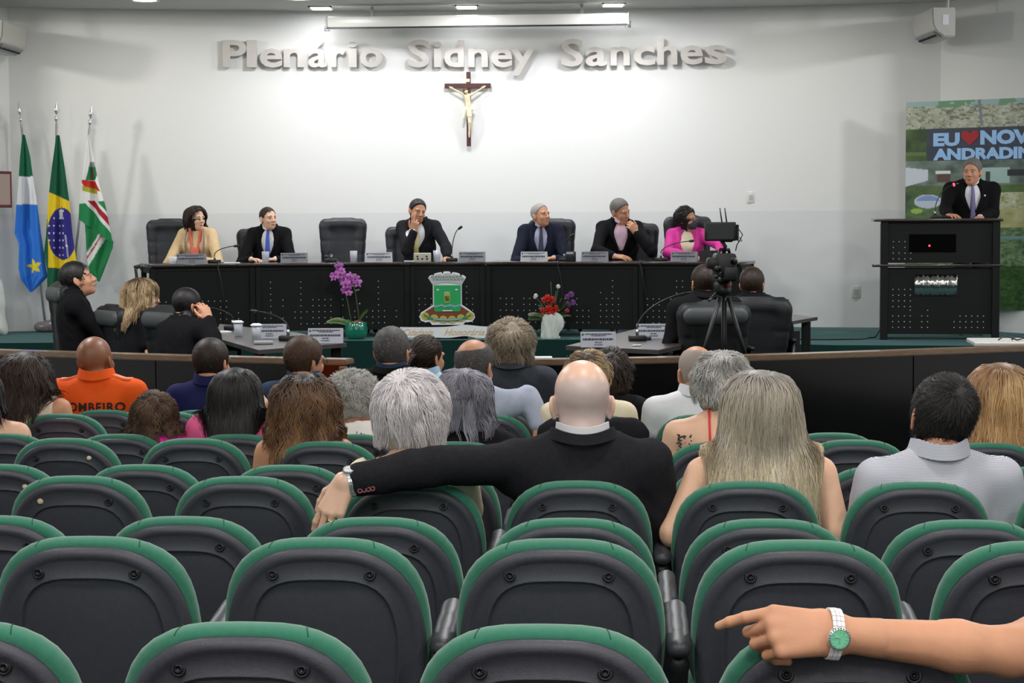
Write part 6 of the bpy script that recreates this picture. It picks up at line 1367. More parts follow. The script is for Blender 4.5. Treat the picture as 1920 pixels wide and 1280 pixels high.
def stubble(I):
    # shaved hair: paler stubble colour low on the scalp, bare crown (a property of the skin itself, in the figure's own coordinates)
    m = MATS['skin_pink'].copy(); m.name = 'skin_shaved'; MATS['skin_shaved'] = m; nt = m.node_tree; b = nt.nodes['Principled BSDF']; src = b.inputs['Base Color'].links[0].from_socket; H = I['H']; s = I['s']
    tc = nt.nodes.new('ShaderNodeTexCoord'); nz_ = nt.nodes.new('ShaderNodeTexNoise'); nz_.inputs['Scale'].default_value = 38; nt.links.new(tc.outputs['Object'], nz_.inputs['Vector'])
    vm = nt.nodes.new('ShaderNodeVectorMath'); vm.operation = 'DISTANCE'; vm.inputs[1].default_value = tuple(H+np.array((0,.0,.13*s))); nt.links.new(tc.outputs['Object'], vm.inputs[0])
    ad = nt.nodes.new('ShaderNodeMath'); ad.operation = 'MULTIPLY_ADD'; ad.inputs[1].default_value = .018; nt.links.new(nz_.outputs['Fac'], ad.inputs[0]); nt.links.new(vm.outputs['Value'], ad.inputs[2])
    r1 = nt.nodes.new('ShaderNodeMapRange'); r1.interpolation_type = 'SMOOTHSTEP'; r1.inputs[1].default_value = .098*s; r1.inputs[2].default_value = .132*s; nt.links.new(ad.outputs[0], r1.inputs[0])
    sp_ = nt.nodes.new('ShaderNodeSeparateXYZ'); nt.links.new(tc.outputs['Object'], sp_.inputs[0]); r2 = nt.nodes.new('ShaderNodeMapRange'); r2.interpolation_type = 'SMOOTHSTEP'; r2.inputs[1].default_value = H[2]-.078*s; r2.inputs[2].default_value = H[2]-.045*s; nt.links.new(sp_.outputs['Z'], r2.inputs[0])
    mu = nt.nodes.new('ShaderNodeMath'); mu.operation = 'MULTIPLY'; nt.links.new(r1.outputs[0], mu.inputs[0]); nt.links.new(r2.outputs[0], mu.inputs[1]); ab = nt.nodes.new('ShaderNodeMath'); ab.operation = 'ABSOLUTE'; nt.links.new(sp_.outputs['X'], ab.inputs[0]); lt = nt.nodes.new('ShaderNodeMath'); lt.operation = 'LESS_THAN'; lt.inputs[1].default_value = .081*s; nt.links.new(ab.outputs[0], lt.inputs[0]); m2 = nt.nodes.new('ShaderNodeMath'); m2.operation = 'MULTIPLY'; nt.links.new(mu.outputs[0], m2.inputs[0]); nt.links.new(lt.outputs[0], m2.inputs[1]); mu = m2
    mx = nt.nodes.new('ShaderNodeMix'); mx.data_type = 'RGBA'; mx.inputs[7].default_value = srgb(214,192,188); nt.links.new(mu.outputs[0], mx.inputs[0]); nt.links.new(src, mx.inputs[6]); nt.links.new(mx.outputs[2], b.inputs['Base Color'])
    I['body'].data.materials.clear(); I['body'].data.materials.append(m)
def cuff_buttons(I):
    pr = I['arm']('l', .019, .95); s0, e, wv, a = I['AR']['l']; d = nz(wv-e)
    for i in range(4):
        c = e+(wv-e)*(.70+.045*i)+np.array((0,-.3,-.028)); ys = np.linspace(0,.35,200); v = evalp(pr, c+np.array((0,1.0,0))*ys[:,None])
        if v.min() >= 0: continue
        k = np.argmax(v < 0); p = c+np.array((0,ys[k]-.001,0)); M = Matrix.Translation(p) @ Matrix.Rotation(PI/2,4,'X'); obj('cuff_button', lathe(bmesh.new(), [(.004,-.001),(.0075,-.001),(.0075,.002),(.004,.002),(.004,-.001)], 14, M=M), mat('button_wine', (150,84,92), .4), I['P'])
# --- fourth row from the front of the picture
I0 = person('bald man in black suit, arm stretched along the seat backs', (1091,757,lane(ROWS['D'][0],0).y+0.235), .18, 0, s=1.09, skin='skin_pink', outfit='suit', col='suit_charcoal', hstep=.0042, sw=.185, hrot=(-6,0,0), sleeve=.935, neckr=.066, ndrop=.110, belly=.03, w=1.1,
       lean=-.07, hair=None and hr('short','hair_fuzz',n=0,cap=.0008,vol=.0002,step=.005,lump=.0004,line=(.02,-.02),nape=.066,bald=(0,-.005,.135,.098),lift=.3), 
       arms=dict(l=dict(e=ep(822,872,5.60), w=ep(648,903,5.53), dw=(-.42,-.1,-.85), nw=(-.45,-.85,.2), curls=(.35,.42,.5,.62), spread=.10, thumb=.9, step=.0035)), extras=[stubble, watch('l','dial_white','silver',.015,wn=(-.2,-.5,.85),pos=.012), ring('l',2), cuff_buttons])
person('silver-haired woman with puffed bob and gold chain necklace', (772,783,lane(ROWS['D'][0],-1).y+0.22), .18, 0, fem=True, s=1.0, w=.76, sw=.14, ndrop=.122, ncut=(.150,.14,.125), skin='skin_fair', outfit='blouse', col='cream', hstep=.005, sleeve=.4, hrot=(0,0,-8),
       lean=-.07, hair=hr('bob','hair_silver',hero=1,n=3600,len=.125,M=10,vol=.010,r=.0013,flow='fall',crown=(-.02,-.06,.115),clumps=150,camt=.45,wave=(.003,1.6),grav=5,groove=.002,gf=20,mass=[((0,-.02,.035),(.104,.108,.098)),((0,-.045,-.03),(.092,.075,.072))],pull=.55,cap=.012,masscut=-.035,step=.005), arms=dict(r=dict(e=np.array((.17,.12,.76)), w=np.array((.06,.33,.70))), l=dict(e=np.array((-.17,.12,.76)), w=np.array((-.06,.33,.70)))), extras=[necklace()])
person('woman with very long straight blonde hair and bare shoulders', (1424,782,lane(ROWS['D'][0],1).y+0.25), .18, 0, fem=True, s=1.05, skin='skin_fair', outfit='strap', col='white', hstep=.005, sw=.172, w=1.15, legs=True,
       lean=-.07, hair=hr('long','hair_blonde',hero=1,n=4600,len=.40,M=20,vol=.010,r=.0014,flow='fall',crown=(0,-.03,.125),clumps=380,camt=.35,wave=(.006,2.2),grav=9,groove=.0035,gf=34,lim=.158,mass=[((0,-.03,.02),(.088,.098,.108)),((0,-.055,-.05),(.104,.062,.11)),((0,-.074,-.12),(.130,.045,.10)),((0,-.080,-.175),(.150,.038,.045))],pull=.5,cap=.012,masscut=.02,step=.006,lenvar=.12),
       arms=dict(l=dict(e=ep(1262,1000,5.72), w=ep(1290,1075,5.95)), r=dict(e=ep(1572,1000,5.72), w=ep(1545,1075,5.95))), extras=[strap(-.085,'white',.007), strap(.085,'white',.007)])
mat('shirt_striped', (214,214,224), .8, spec=.2)
_m = MATS['shirt_striped']; _n = _m.node_tree; _b = _n.nodes['Principled BSDF']; _tc = _n.nodes.new('ShaderNodeTexCoord'); _w = _n.nodes.new('ShaderNodeTexWave'); _w.wave_type = 'BANDS'; _w.bands_direction = 'Z'; _w.inputs['Scale'].default_value = 130; _w.inputs['Distortion'].default_value = .6; _w.inputs['Detail'].default_value = 0
_n.links.new(_tc.outputs['Object'], _w.inputs['Vector']); _r = _n.nodes.new('ShaderNodeValToRGB'); _r.color_ramp.elements[0].position = .42; _r.color_ramp.elements[0].color = srgb(112,114,140); _r.color_ramp.elements[1].position = .50; _r.color_ramp.elements[1].color = srgb(234,234,242); _n.links.new(_w.outputs['Fac'], _r.inputs[0]); _n.links.new(_r.outputs[0], _b.inputs['Base Color'])
person('black-haired man in white shirt with fine dark stripes', (1765,788,lane(ROWS['D'][0],2).y+0.22), .18, 2, s=1.06, skin='skin_tan', outfit='shirt', col='shirt_striped', hstep=.005, hrot=(-4,12,0), hoff=(.03,.035), sw=.178, neckr=.062,
       lean=-.07, hair=hr('short','hair_black',hero=1,n=3800,len=.042,M=6,vol=.010,r=.0011,cap=.008,crown=(.01,-.085,.075),nape=.086,mess=.3,step=.005,lift=.10))
# --- sixth row
person('woman with shoulder-length wavy brown hair with lighter ends', (573,768,lane(ROWS['F'][0],-2).y+0.22), .115, 0, fem=True, skin='skin_tan', outfit='strap', col='beige_knit', w=1.0,
       lean=-.07, hair=hr('long','hair_ombre',n=2600,len=.27,M=16,vol=.014,r=.0019,flow='fall',clumps=110,camt=.6,wave=(.012,2.3),grav=9,groove=.005,gf=22,mass=[((0,-.03,.025),(.108,.105,.108)),((0,-.055,-.06),(.118,.075,.09)),((0,-.065,-.12),(.122,.068,.05))],lim=.135,pull=.4,cap=.012,masscut=.02,lump=.003,step=.007))
person('woman with smooth violet-grey hair and black jumper', (868,758,lane(ROWS['F'][0],-1).y+0.22), .115, 0, fem=True, skin='skin_fair', outfit='blouse', col='cotton_black', sleeve=.97, w=1.1,
       lean=-.07, hair=hr('bob','hair_greyviolet',n=2400,len=.175,M=12,vol=.010,r=.0018,flow='fall',partx=-.01,lim=.12,clumps=80,camt=.5,wave=(.006,1.4),grav=7,groove=.003,gf=22,mass=[((0,-.02,.03),(.098,.102,.10)),((0,-.04,-.05),(.100,.075,.065)),((.02,-.05,-.085),(.108,.06,.028))],pull=.5,cap=.011,masscut=-.0,step=.007))
def tattoo(I):
    g = random.Random(4); pr = I['torso'](.0)+I['arm']('l',0,.5); bm = bmesh.new()
    for i in range(46):
        x = -.165+.055*g.random(); z = -.05-.13*g.random(); o = I['N']+np.array((x,-.3,z)); ys = np.linspace(0,.4,160); v = evalp(pr, o+np.array((0,1.0,0))*ys[:,None]); k = np.argmax(v < 0)
        if v.min() < 0: c = o+np.array((0,ys[k]-.001,0)); bx(bm, tuple(c), (.004+.008*g.random(), .0015, .003+.004*g.random()), R=Matrix.Rotation(g.uniform(-.7,.7),3,'Y'))
    obj('shoulder_tattoo', bm, mat('ink', (60,56,66), .7), I['P'])['kind'] = 'stuff'
person('short grey-haired woman with red strap and tattooed shoulder', (1353,730,lane(ROWS['F'][0],1).y+0.22), .115, 0, fem=True, skin='skin_fair', outfit='strap', col='red_strap', s=1.02, sw=.165, hrot=(0,0,0), hoff=(.02,.035),
       lean=-.07, hair=hr('bob','hair_grey',n=2400,len=.085,M=8,vol=.012,r=.0017,flow='whorl',crown=(0,-.04,.12),clumps=90,camt=.4,wave=(.004,1.2),grav=3,groove=.003,gf=14,lump=.004,mass=[((0,-.015,.04),(.102,.108,.095)),((0,-.04,-.02),(.092,.078,.068))],pull=.5,cap=.011,masscut=-.035,step=.007,mess=.3), extras=[strap(-.045,'red_strap',.011), strap(.09,'red_strap',.011), tattoo])
person('woman with long straight honey-coloured hair at the right edge', (1872,748,lane(ROWS['F'][0],3).y+0.22), .115, 0, fem=True, skin='skin_fair', outfit='blouse', col='cotton_black', 
       lean=-.07, hair=hr('long','hair_honey',n=2600,len=.36,M=16,vol=.010,r=.002,flow='fall',clumps=140,camt=.45,wave=(.006,1.6),grav=10,groove=.004,gf=26,mass=[((0,-.03,.025),(.106,.10,.108)),((0,-.06,-.06),(.124,.07,.11)),((0,-.08,-.14),(.145,.05,.09))],pull=.45,cap=.012,masscut=.02,step=.007))
# --- seventh row
person('woman at the left edge with thin red shoulder strap', (-44,742,lane(ROWS['G'][0],-5).y+0.22), .055, 0, fem=True, skin='skin_fair', outfit='strap', col='red_strap', s=1.02, hoff=(-.045,.035), lean=-.07, hair=hr('long','hair_black',n=900,len=.22,M=10,vol=.012,r=.0035,flow='fall',clumps=60,grav=10,groove=.004,mass=[((0,-.03,.02),(.102,.10,.105)),((0,-.055,-.06),(.108,.06,.09))],pull=.4,masscut=.02,step=.009), sw=.165, extras=[strap(.085,'red_strap',.006)])
person('small girl with curly dark brown hair and magenta top', (291,790,lane(ROWS['G'][0],-4).y+0.2), .055, -4, fem=True, skin='skin_fair', outfit='tee', col='magenta', ndrop=.072, s=.9, sw=.135,
       lean=-.07, hair=hr('bob','hair_brown',lim=.10,n=2300,len=.15,M=14,vol=.008,r=.0024,flow='whorl',clumps=120,camt=.6,wave=(.005,2.5),curl=.004,grav=9,lump=.005,mass=[((0,-.02,.03),(.094,.100,.092)),((0,-.03,-.05),(.092,.080,.070))],pull=.5,cap=.010,masscut=-.0,step=.008,mess=.25))
person('woman with long straight black hair and pink shirt', (447,748,lane(ROWS['G'][0],-3).y+0.22), .055, -6, fem=True, skin='skin_fair', outfit='blouse', ndrop=.070, col='pink', sleeve=.5, hrot=(0,0,-22), w=1.05, sw=.16,
       lean=-.07, hair=hr('long','hair_black',n=2000,len=.30,M=14,vol=.008,r=.0024,flow='fall',clumps=60,camt=.3,wave=(.002,1),grav=11,groove=.002,gf=18,lim=.092,mass=[((0,-.025,.025),(.090,.098,.102)),((0,-.05,-.06),(.086,.07,.11)),((0,-.07,-.14),(.078,.05,.09))],pull=.5,masscut=.02,step=.008,cap=.01),
       arms=dict(r=dict(e=ep(535,825,8.25), w=ep(505,790,8.32), dw=(-.25,-.1,.95), nw=(.9,-.3,.2), curl=.5)))
def flowers(I):
    g = random.Random(11); pr = I['torso'](.014)+I['arm']('r',.018,.5)+I['arm']('l',.018,.5); cols = ['print_blue','print_rose','print_lime','print_navy']; 
    for m_ in cols:
        bm = bmesh.new()
        for i in range(16 if m_ != 'print_blue' else 6):
            x = g.uniform(-.2,.2); z = g.uniform(-.20,.0); o = I['N']+np.array((x,-.35,z)); ys = np.linspace(0,.45,160); v = evalp(pr, o+np.array((0,1.0,0))*ys[:,None])
            if v.min() >= 0: continue
            k = np.argmax(v < 0); c = o+np.array((0,ys[k]-.0015,0)); r_ = .019 if m_ == 'print_blue' else .010
            for j in range(8 if m_ == 'print_blue' else 3): a_ = j*2*PI/(8 if m_ == 'print_blue' else 3)+i; bx(bm, tuple(c+np.array((math.cos(a_),0,math.sin(a_)))*r_*.7), (r_*.75,.002,r_*.34), R=Matrix.Rotation(-a_,3,'Y'))
        obj('printed_flowers', bm, MATS[m_], I['top'])['kind'] = 'stuff'
mat('print_blue', (76,88,190), .8); mat('print_rose', (226,150,170), .8); mat('print_lime', (206,216,150), .8); mat('print_navy', (70,70,120), .8); mat('white_print', (232,228,224), .85)
person('woman with short wavy grey hair and flowered white top', (668,757,lane(ROWS['G'][0],-2).y+0.22), .055, -8, fem=True, skin='skin_brown', outfit='tee', ndrop=.088, col='white_print', sleeve=.5, hrot=(0,0,-42), w=1.05,
       lean=-.07, hair=hr('bob','hair_grey',n=2400,len=.07,M=8,vol=.012,r=.0018,flow='whorl',clumps=120,camt=.5,wave=(.007,1.6),grav=2.5,lump=.005,groove=.002,mass=[((0,-.02,.045),(.094,.104,.088)),((0,-.045,-.01),(.082,.070,.062))],pull=.45,cap=.010,masscut=-.03,step=.007,mess=.5), extras=[flowers, spectacles('glasses_dark')])
# --- eighth row
person('woman with dark brown hair and beige sleeveless top looking left', (44,714,lane(ROWS['H'][0],-5).y+0.22), .055, -3, fem=True, skin='skin_tan', outfit='halter', ndrop=.075, col='beige_knit', hrot=(0,0,38), w=1.05, sw=.165, hoff=(-.05,.035),
       lean=-.07, hair=hr('long','hair_darkbrown',n=1600,len=.26,M=12,vol=.016,r=.003,flow='fall',clumps=70,camt=.5,wave=(.010,1.8),grav=9,groove=.005,gf=18,lim=.092,mass=[((0,-.03,.03),(.098,.104,.104)),((-.01,-.05,-.07),(.100,.08,.10)),((-.0,-.05,-.14),(.095,.07,.05))],pull=.4,masscut=.02,step=.009,cap=.012), extras=[spectacles('glasses_clear')])
person('balding man in blue-grey shirt with arm along the seat', (890,688,lane(ROWS['H'][0],-1).y+0.22), .055, -6, skin='skin_tan', outfit='shirt', col='shirt_bluegrey', hrot=(-10,0,-20), s=1.05,
       lean=-.07, hair=hr('short','hair_saltpepper',n=700,len=.028,M=4,vol=.006,r=.0022,step=.007,bald=(-.01,-.055,.125,.082),nape=.08), arms=dict(r=dict(e=ep(990,745,9.05), w=ep(1012,800,8.95), dw=(.0,-.2,-.9), nw=(.5,-.8,0), curl=.4)))
person('person in cream top hidden behind the bald man, brown hair', (1102,712,lane(ROWS['H'][0],0).y+0.22), .055, 0, fem=True, skin='skin_fair', outfit='tee', col='cream', sleeve=.5, w=1.1, sw=.17, lean=-.07, hair=hr('bob','hair_darkblonde',n=900,len=.06,M=6,vol=.014,r=.003,flow='whorl',clumps=60,grav=2,lump=.004,mass=[((0,-.02,.035),(.108,.104,.096))],pull=.4,step=.009,mess=.5))
person('man in white polo shirt with close-cropped grey hair', (1304,699,lane(ROWS['H'][0],1).y+0.22), .055, 4, skin='skin_tan', outfit='polo', col='white', hrot=(0,0,8), w=1.1, sw=.19, s=1.04,
       lean=-.07, hair=hr('short','hair_fuzzgrey',n=900,len=.010,M=2,r=.0011,cap=.0025,vol=.002,step=.006,bald=(.03,.0,.14,.085)), arms=dict(l=dict(e=ep(1222,812,8.95), w=ep(1262,850,9.2))))
# --- ninth row and front
def bomb(I):
    me = text_mesh('BOMBEIRO', .062, .002, .0012, 0, 'CENTER', 1.12); pr = I['torso'](.011); v = np.array([q.co[:] for q in me.vertices]); N = I['N']
    # letters wrap on the shirt back
    ys = np.linspace(0,.3,150)
    for q, c in zip(me.vertices, v):
        o = N+np.array((c[0],-.3,c[1]-.150)); vv = evalp(pr, o+np.array((0,1.0,0))*ys[:,None]); k = np.argmax(vv < 0.004); q.co = (o[0], o[1]+ys[k]-.004-c[2], o[2])
    obj('printed_word', me, mat('print_black', (40,22,20), .8), I['top'])
    me = text_mesh('MILITAR', .066, .002, .004, 0, 'CENTER', 1.05); v = np.array([q.co[:] for q in me.vertices])
    bpy.data.meshes.remove(me)
    for q in (-1,1):
        c = I['S']['r' if q > 0 else 'l']; bm = bmesh.new(); pr2 = I['torso'](.011)+I['arm']('l',.015,.5)+I['arm']('r',.015,.5); rows = []
        for t_ in np.linspace(0,1,7):
            x = N[0]+q*(.085+.10*t_); zs = np.linspace(.06,-.12,90); row = []
            for dy in (-.032,.03):
                o = np.array((x, N[1]-.01+dy, N[2])); pp_ = np.stack([zs*0+o[0], zs*0+o[1], o[2]+zs],1); vv = evalp(pr2, pp_); k = np.argmax(vv < 0); row.append((o[0], o[1], o[2]+zs[k]))
            rows.append([bm.verts.new((a[0],a[1],a[2]+dz)) for a in row for dz in (.002,.010)])
        for a_, b_ in zip(rows, rows[1:]):
            for (i_, j_) in ((0,1),(1,3),(3,2),(2,0)): bm.faces.new((a_[i_], b_[i_], b_[j_], a_[j_]))
        bm.faces.new([rows[0][i_] for i_ in (0,1,3,2)]); bm.faces.new([rows[-1][i_] for i_ in (2,3,1,0)]); bmesh.ops.recalc_face_normals(bm, faces=bm.faces); obj('epaulette', bm, MATS['orange_trim'], I['top'], smooth=False)
person('shaven-headed man in bright orange uniform marked BOMBEIRO', (180,677,lane(ROWS['I'][0],-5).y+0.22), 0, -2, skin='skin_brown', outfit='uniform', ndrop=.088, col='orange', hrot=(8,0,-16), s=1.08, w=1.12, sw=.185, neckr=.066, lean=-.07, extras=[bomb], hoff=(-.02,.035))
person('dark-haired man in navy shirt, ear showing on the right', (398,681,lane(ROWS['I'][0],-4).y+0.22), 0, -6, skin='skin_tan', outfit='shirt', col='shirt_navy', hrot=(0,0,-18), s=1.04, lean=-.07, hair=hr('short','hair_darkbrown', **mid))
person('man with swept-back brown hair and dark glasses looking right', (572,677,lane(ROWS['I'][0],-3).y+0.22), 0, -6, skin='skin_tan', outfit='shirt', col='shirt_slate', hrot=(0,6,-38), s=1.04, lean=-.07, hair=hr('short','hair_brown',n=700,len=.05,vol=.012,r=.0024,step=.007,flow='back'), extras=[spectacles('glasses_dark')])
person('man with greying dark hair and black jacket beside the gap', (736,661,lane(ROWS['I'][0],-2).y+0.22), 0, -6, skin='skin_tan', outfit='suit', col='suit_black', shirtcol='shirt_slate', hrot=(0,0,-12), s=1.06, lean=-.07, hair=hr('short','hair_saltpepper',n=800,len=.034,vol=.009,r=.0022,step=.007), extras=[spectacles('glasses_clear')])
person('person with dark curly hair hidden behind the bald man', (1142,706,lane(ROWS['I'][0],0).y+0.22), 0, 0, fem=True, skin='skin_tan', outfit='blouse', col='cotton_black', sleeve=.9, lean=-.07, hair=hr('bob','hair_darkbrown',n=900,len=.08,M=8,vol=.018,r=.0032,flow='whorl',clumps=60,grav=3,lump=.006,curl=.006,mass=[((0,-.02,.03),(.110,.108,.10)),((0,-.03,-.05),(.105,.09,.07))],pull=.4,step=.009,mess=.5))
person('woman with dark brown low ponytail and light blue collar', (802,671,lane(ROWS['J'][0],-2).y+0.22), 0, -8, fem=True, skin='skin_tan', outfit='shirt', col='shirt_lightblue', hrot=(0,0,-35), lean=-.07, hair=hr('pony','hair_darkbrown',n=800,len=.10,M=6,vol=.006,r=.0028,flow='back',grav=.5,pull=.7,step=.008,taillen=.26,ntail=220,groove=0))
person('person with wavy grey-blond hair and grey jacket', (957,652,lane(ROWS['J'][0],-1).y+0.22), 0, 0, skin='skin_tan', outfit='suit', col='suit_grey', shirtcol='suit_black', s=1.12, w=1.1, lean=-.07, hair=hr('bob','hair_wavygrey',n=1900,len=.13,M=10,vol=.014,r=.0028,flow='whorl',clumps=120,camt=.55,wave=(.008,2),grav=5,lump=.005,groove=.003,mass=[((0,-.02,.03),(.106,.106,.104)),((0,-.04,-.06),(.100,.08,.075))],pull=.4,masscut=-.0,step=.008,mess=.35))
# --- owner of the reaching arm (sits just outside the frame)
person('person beyond the right edge whose bare forearm wears a green-dialled watch', (2195,962,lane(ROWS['A'][0],2).y+0.22), .27, 0, skin='skin_tan', outfit='sleeveless', col='cotton_black', fem=True, s=1.08, hstep=.008, lean=-.07, hair=hr('bob','hair_brown',n=500,len=.12,M=8,vol=.012,r=.004,flow='fall',mass=[((0,-.03,.02),(.10,.10,.10))],step=.01),
       arms=dict(l=dict(e=ep(1893,1222,3.07), w=ep(1566,1188,3.045), dw=(-1,.02,.03), nw=(-.12,-.86,.50), curls=(.30,1.15,1.28,1.35), spread=-.13, thumb=2.4, tsp=.2, step=.0026)), extras=[watch('l','dial_green','bracelet_white',.0155,'silver',pos=-.004,wn=(0,-1,.02))])
# --- dais
JJ = dict(front=True, step=.016, hstep=.0065, hands=True)
rest = lambda: dict(l=dict(e=np.array((-.27,.22,.72)), w=np.array((-.13,.42,.775)), d=(.7,.6,0), curl=.3), r=dict(e=np.array((.27,.22,.72)), w=np.array((.13,.42,.775)), d=(-.7,.6,0), curl=.3))
person('woman with dark bob, pale yellow sleeves and coral front at table', (368,410,20.1), STAGE, 176, fem=True, skin='skin_fair', outfit='blouse', col='mustard', sleeve=.92, hrot=(0,0,48), w=1.1, hair=hr('bob','hair_darkbrown',n=900,len=.19,M=10,vol=.010,r=.004,flow='fall',clumps=50,camt=.3,grav=8,groove=.002,mass=[((0,-.025,.025),(.100,.10,.104)),((0,-.035,-.06),(.100,.075,.075))],pull=.4,masscut=-.0,step=.009,cap=.011,line=(-.002,-.02),lim=.12),
       arms=rest(), extras=[lambda I: obj('scarf', sdf_mesh('sc', [Cone(I['N']+(.06,.08,.0), I['N']+(.02,.13,-.28), .016, .02, k=.01), Cone(I['N']+(-.06,.08,.0), I['N']+(-.03,.13,-.28), .016, .02, k=.01), Ell(I['N']+(0,.12,-.25),(.035,.02,.06),k=.02)], .009), MATS['coral'], I['P']), lambda I: obj('waistcoat_edge', tube(bmesh.new(), [Vector(I['N'])+Vector((q*.09,.09,.0)) for q in (1,)]+[Vector(I['N'])+Vector((.10,.13,-.14)), Vector(I['N'])+Vector((.09,.145,-.32))], .016, 8, flat=(1,.5)), MATS['taupe'], I['P'], smooth=True), lambda I: obj('waistcoat_edge', tube(bmesh.new(), [Vector(I['N'])+Vector((-.09,.09,.0)), Vector(I['N'])+Vector((-.10,.13,-.14)), Vector(I['N'])+Vector((-.09,.145,-.32))], .016, 8, flat=(1,.5)), MATS['taupe'], I['P'], smooth=True)], **JJ)
person('man with receding dark hair, black suit and bright blue tie', (503,410,20.15), STAGE, 178, skin='skin_fair', outfit='suit', col='suit_black', tie='tie_blue', hrot=(4,0,42), hair=hr('short','hair_darkbrown',n=500,len=.026,vol=.004,r=.0024,step=.008,line=(-.006,-.03),mess=.06,cap=.003), arms=rest(), **JJ)
person('bearded dark-haired man in charcoal suit holding his cheek', (783,396,20.05), STAGE, 168, skin='skin_tan', outfit='suit', col='suit_charcoal', tie='tie_yellow', hrot=(-8,-8,38), s=1.02, vw=.10, hair=hr('short','hair_black',n=900,len=.030,vol=.008,r=.0022,step=.008,flow='back',mess=.12,lift=.08,cap=.006,line=(.0,-.02)),
       arms=dict(r=dict(e=ep(762,470,19.82), w=ep(776,434,19.80), dw=(.12,-.05,.95), nw=(-.2,-.95,.0), curls=(.15,.2,1.2,1.3), thumb=.3), l=dict(e=ep(836,462,19.9), w=ep(838,482,19.75))), extras=[lambda I: beard(I, 'hair_fuzzdark')], **JJ)
person('white-haired man in dark navy suit, looking up right at the table', (1014,404,20.1), STAGE, 180, skin='skin_tan', outfit='suit', col='suit_navy', shirtcol='shirt_lilac', tie='tie_dark', hrot=(8,0,42), s=1.02, w=1.05, hair=hr('short','hair_grey',n=700,len=.022,vol=.004,r=.0022,step=.008,line=(-.006,-.02),flow='back',mess=.08,lift=.02,cap=.006), arms=rest(), extras=[('brow','brow_grey')], **JJ)
person('grey-haired man in black suit resting his chin on his hand', (1163,396,20.1), STAGE, 184, skin='skin_tan', outfit='suit', col='suit_black', shirtcol='shirt_pinkish', hrot=(-14,10,40), s=1.06, w=1.08, hair=hr('short','hair_midgrey',n=900,len=.028,vol=.008,r=.0022,step=.008,flow='back',mess=.12,lift=.08,cap=.006,line=(.0,-.02)),
       arms=dict(l=dict(e=ep(1222,472,19.75), w=ep(1193,437,19.80), dw=(-.55,-.1,.8), nw=(.3,-.9,.3), curls=(.9,1.1,1.2,1.2), thumb=.4), r=dict(e=ep(1118,470,19.8), w=ep(1150,480,19.62), dw=(1,-.2,-.1), nw=(0,-.4,.9), curl=.3)), extras=[('brow','brow_grey')], **JJ)
def mask(I):
    R, H, s = I['R'], I['H'], I['s']
    obj('face_mask', sdf_mesh('m', [Ell(H+R@(np.array((0,.052,-.058))*s), np.array((.062,.064,.052))*s, R, .02), Cone(H+R@(np.array((.05,.05,-.03))*s), H+R@(np.array((.08,-.01,-.01))*s), .003, k=.002), Cone(H+R@(np.array((-.05,.05,-.03))*s), H+R@(np.array((-.08,-.01,-.01))*s), .003, k=.002), Cone(H+R@(np.array((0,.1,-.015))*s), H+R@(np.array((0,.112,-.035))*s), .014, .016, k=.02)], .006), MATS['mask_dark'], I['P'])
person('woman in bright pink jacket with dark face mask and glasses', (1288,412,20.0), STAGE, 178, fem=True, skin='skin_tan', outfit='blazer', col='hotpink', shirtcol='cream', hrot=(0,0,55), hair=hr('bob','hair_black',n=700,len=.07,M=6,vol=.012,r=.0035,flow='back',grav=1,lump=.004,mass=[((0,-.025,.04),(.094,.10,.09)),((0,-.055,-.01),(.08,.06,.07))],pull=.4,step=.009,cap=.010,line=(.02,.01)),
       arms=dict(l=dict(e=ep(1352,462,19.8), w=ep(1352,476,19.6)), r=dict(e=ep(1252,474,19.85), w=ep(1300,482,19.6))), extras=[mask, spectacles('glasses_clear'), lambda I: obj('hair_bun', sdf_mesh('hb', [Ell(I['H']+I['R']@np.array((0,-.08,.055)),(.055,.05,.05),k=.02)], .008), MATS['hair_black'], I['P'])], **JJ)
person('grey-haired man in black suit speaking at the lectern', (1823,322,19.15), STAGE, 174, skin='skin_tan', outfit='suit', col='suit_black', tie='tie_grey', hrot=(-2,0,-24), s=1.10, stand=True, w=1.08, sw=.19, hair=hr('short','hair_midgrey',n=700,len=.024,vol=.004,r=.0022,step=.007,flow='back',mess=.08),
       arms=dict(r=dict(e=ep(1772,392,19.1), w=ep(1778,404,18.85), dw=(.3,-.9,0), nw=(0,0,1)), l=dict(e=ep(1862,400,19.1), w=ep(1838,408,18.85), dw=(-.3,-.9,0), nw=(0,0,1))), extras=[('brow','brow_grey'), lambda I: obj('lapel_pin', lathe(bmesh.new(), [(0,-.003),(.009,-.003),(.009,.003),(0,.003)], 12, M=Matrix.Translation(Vector(I['N'])+Vector((-.115,.112,-.12))) @ Matrix.Rotation(-PI/2,4,'X')), MATS['silver'], I['P'])], **JJ)
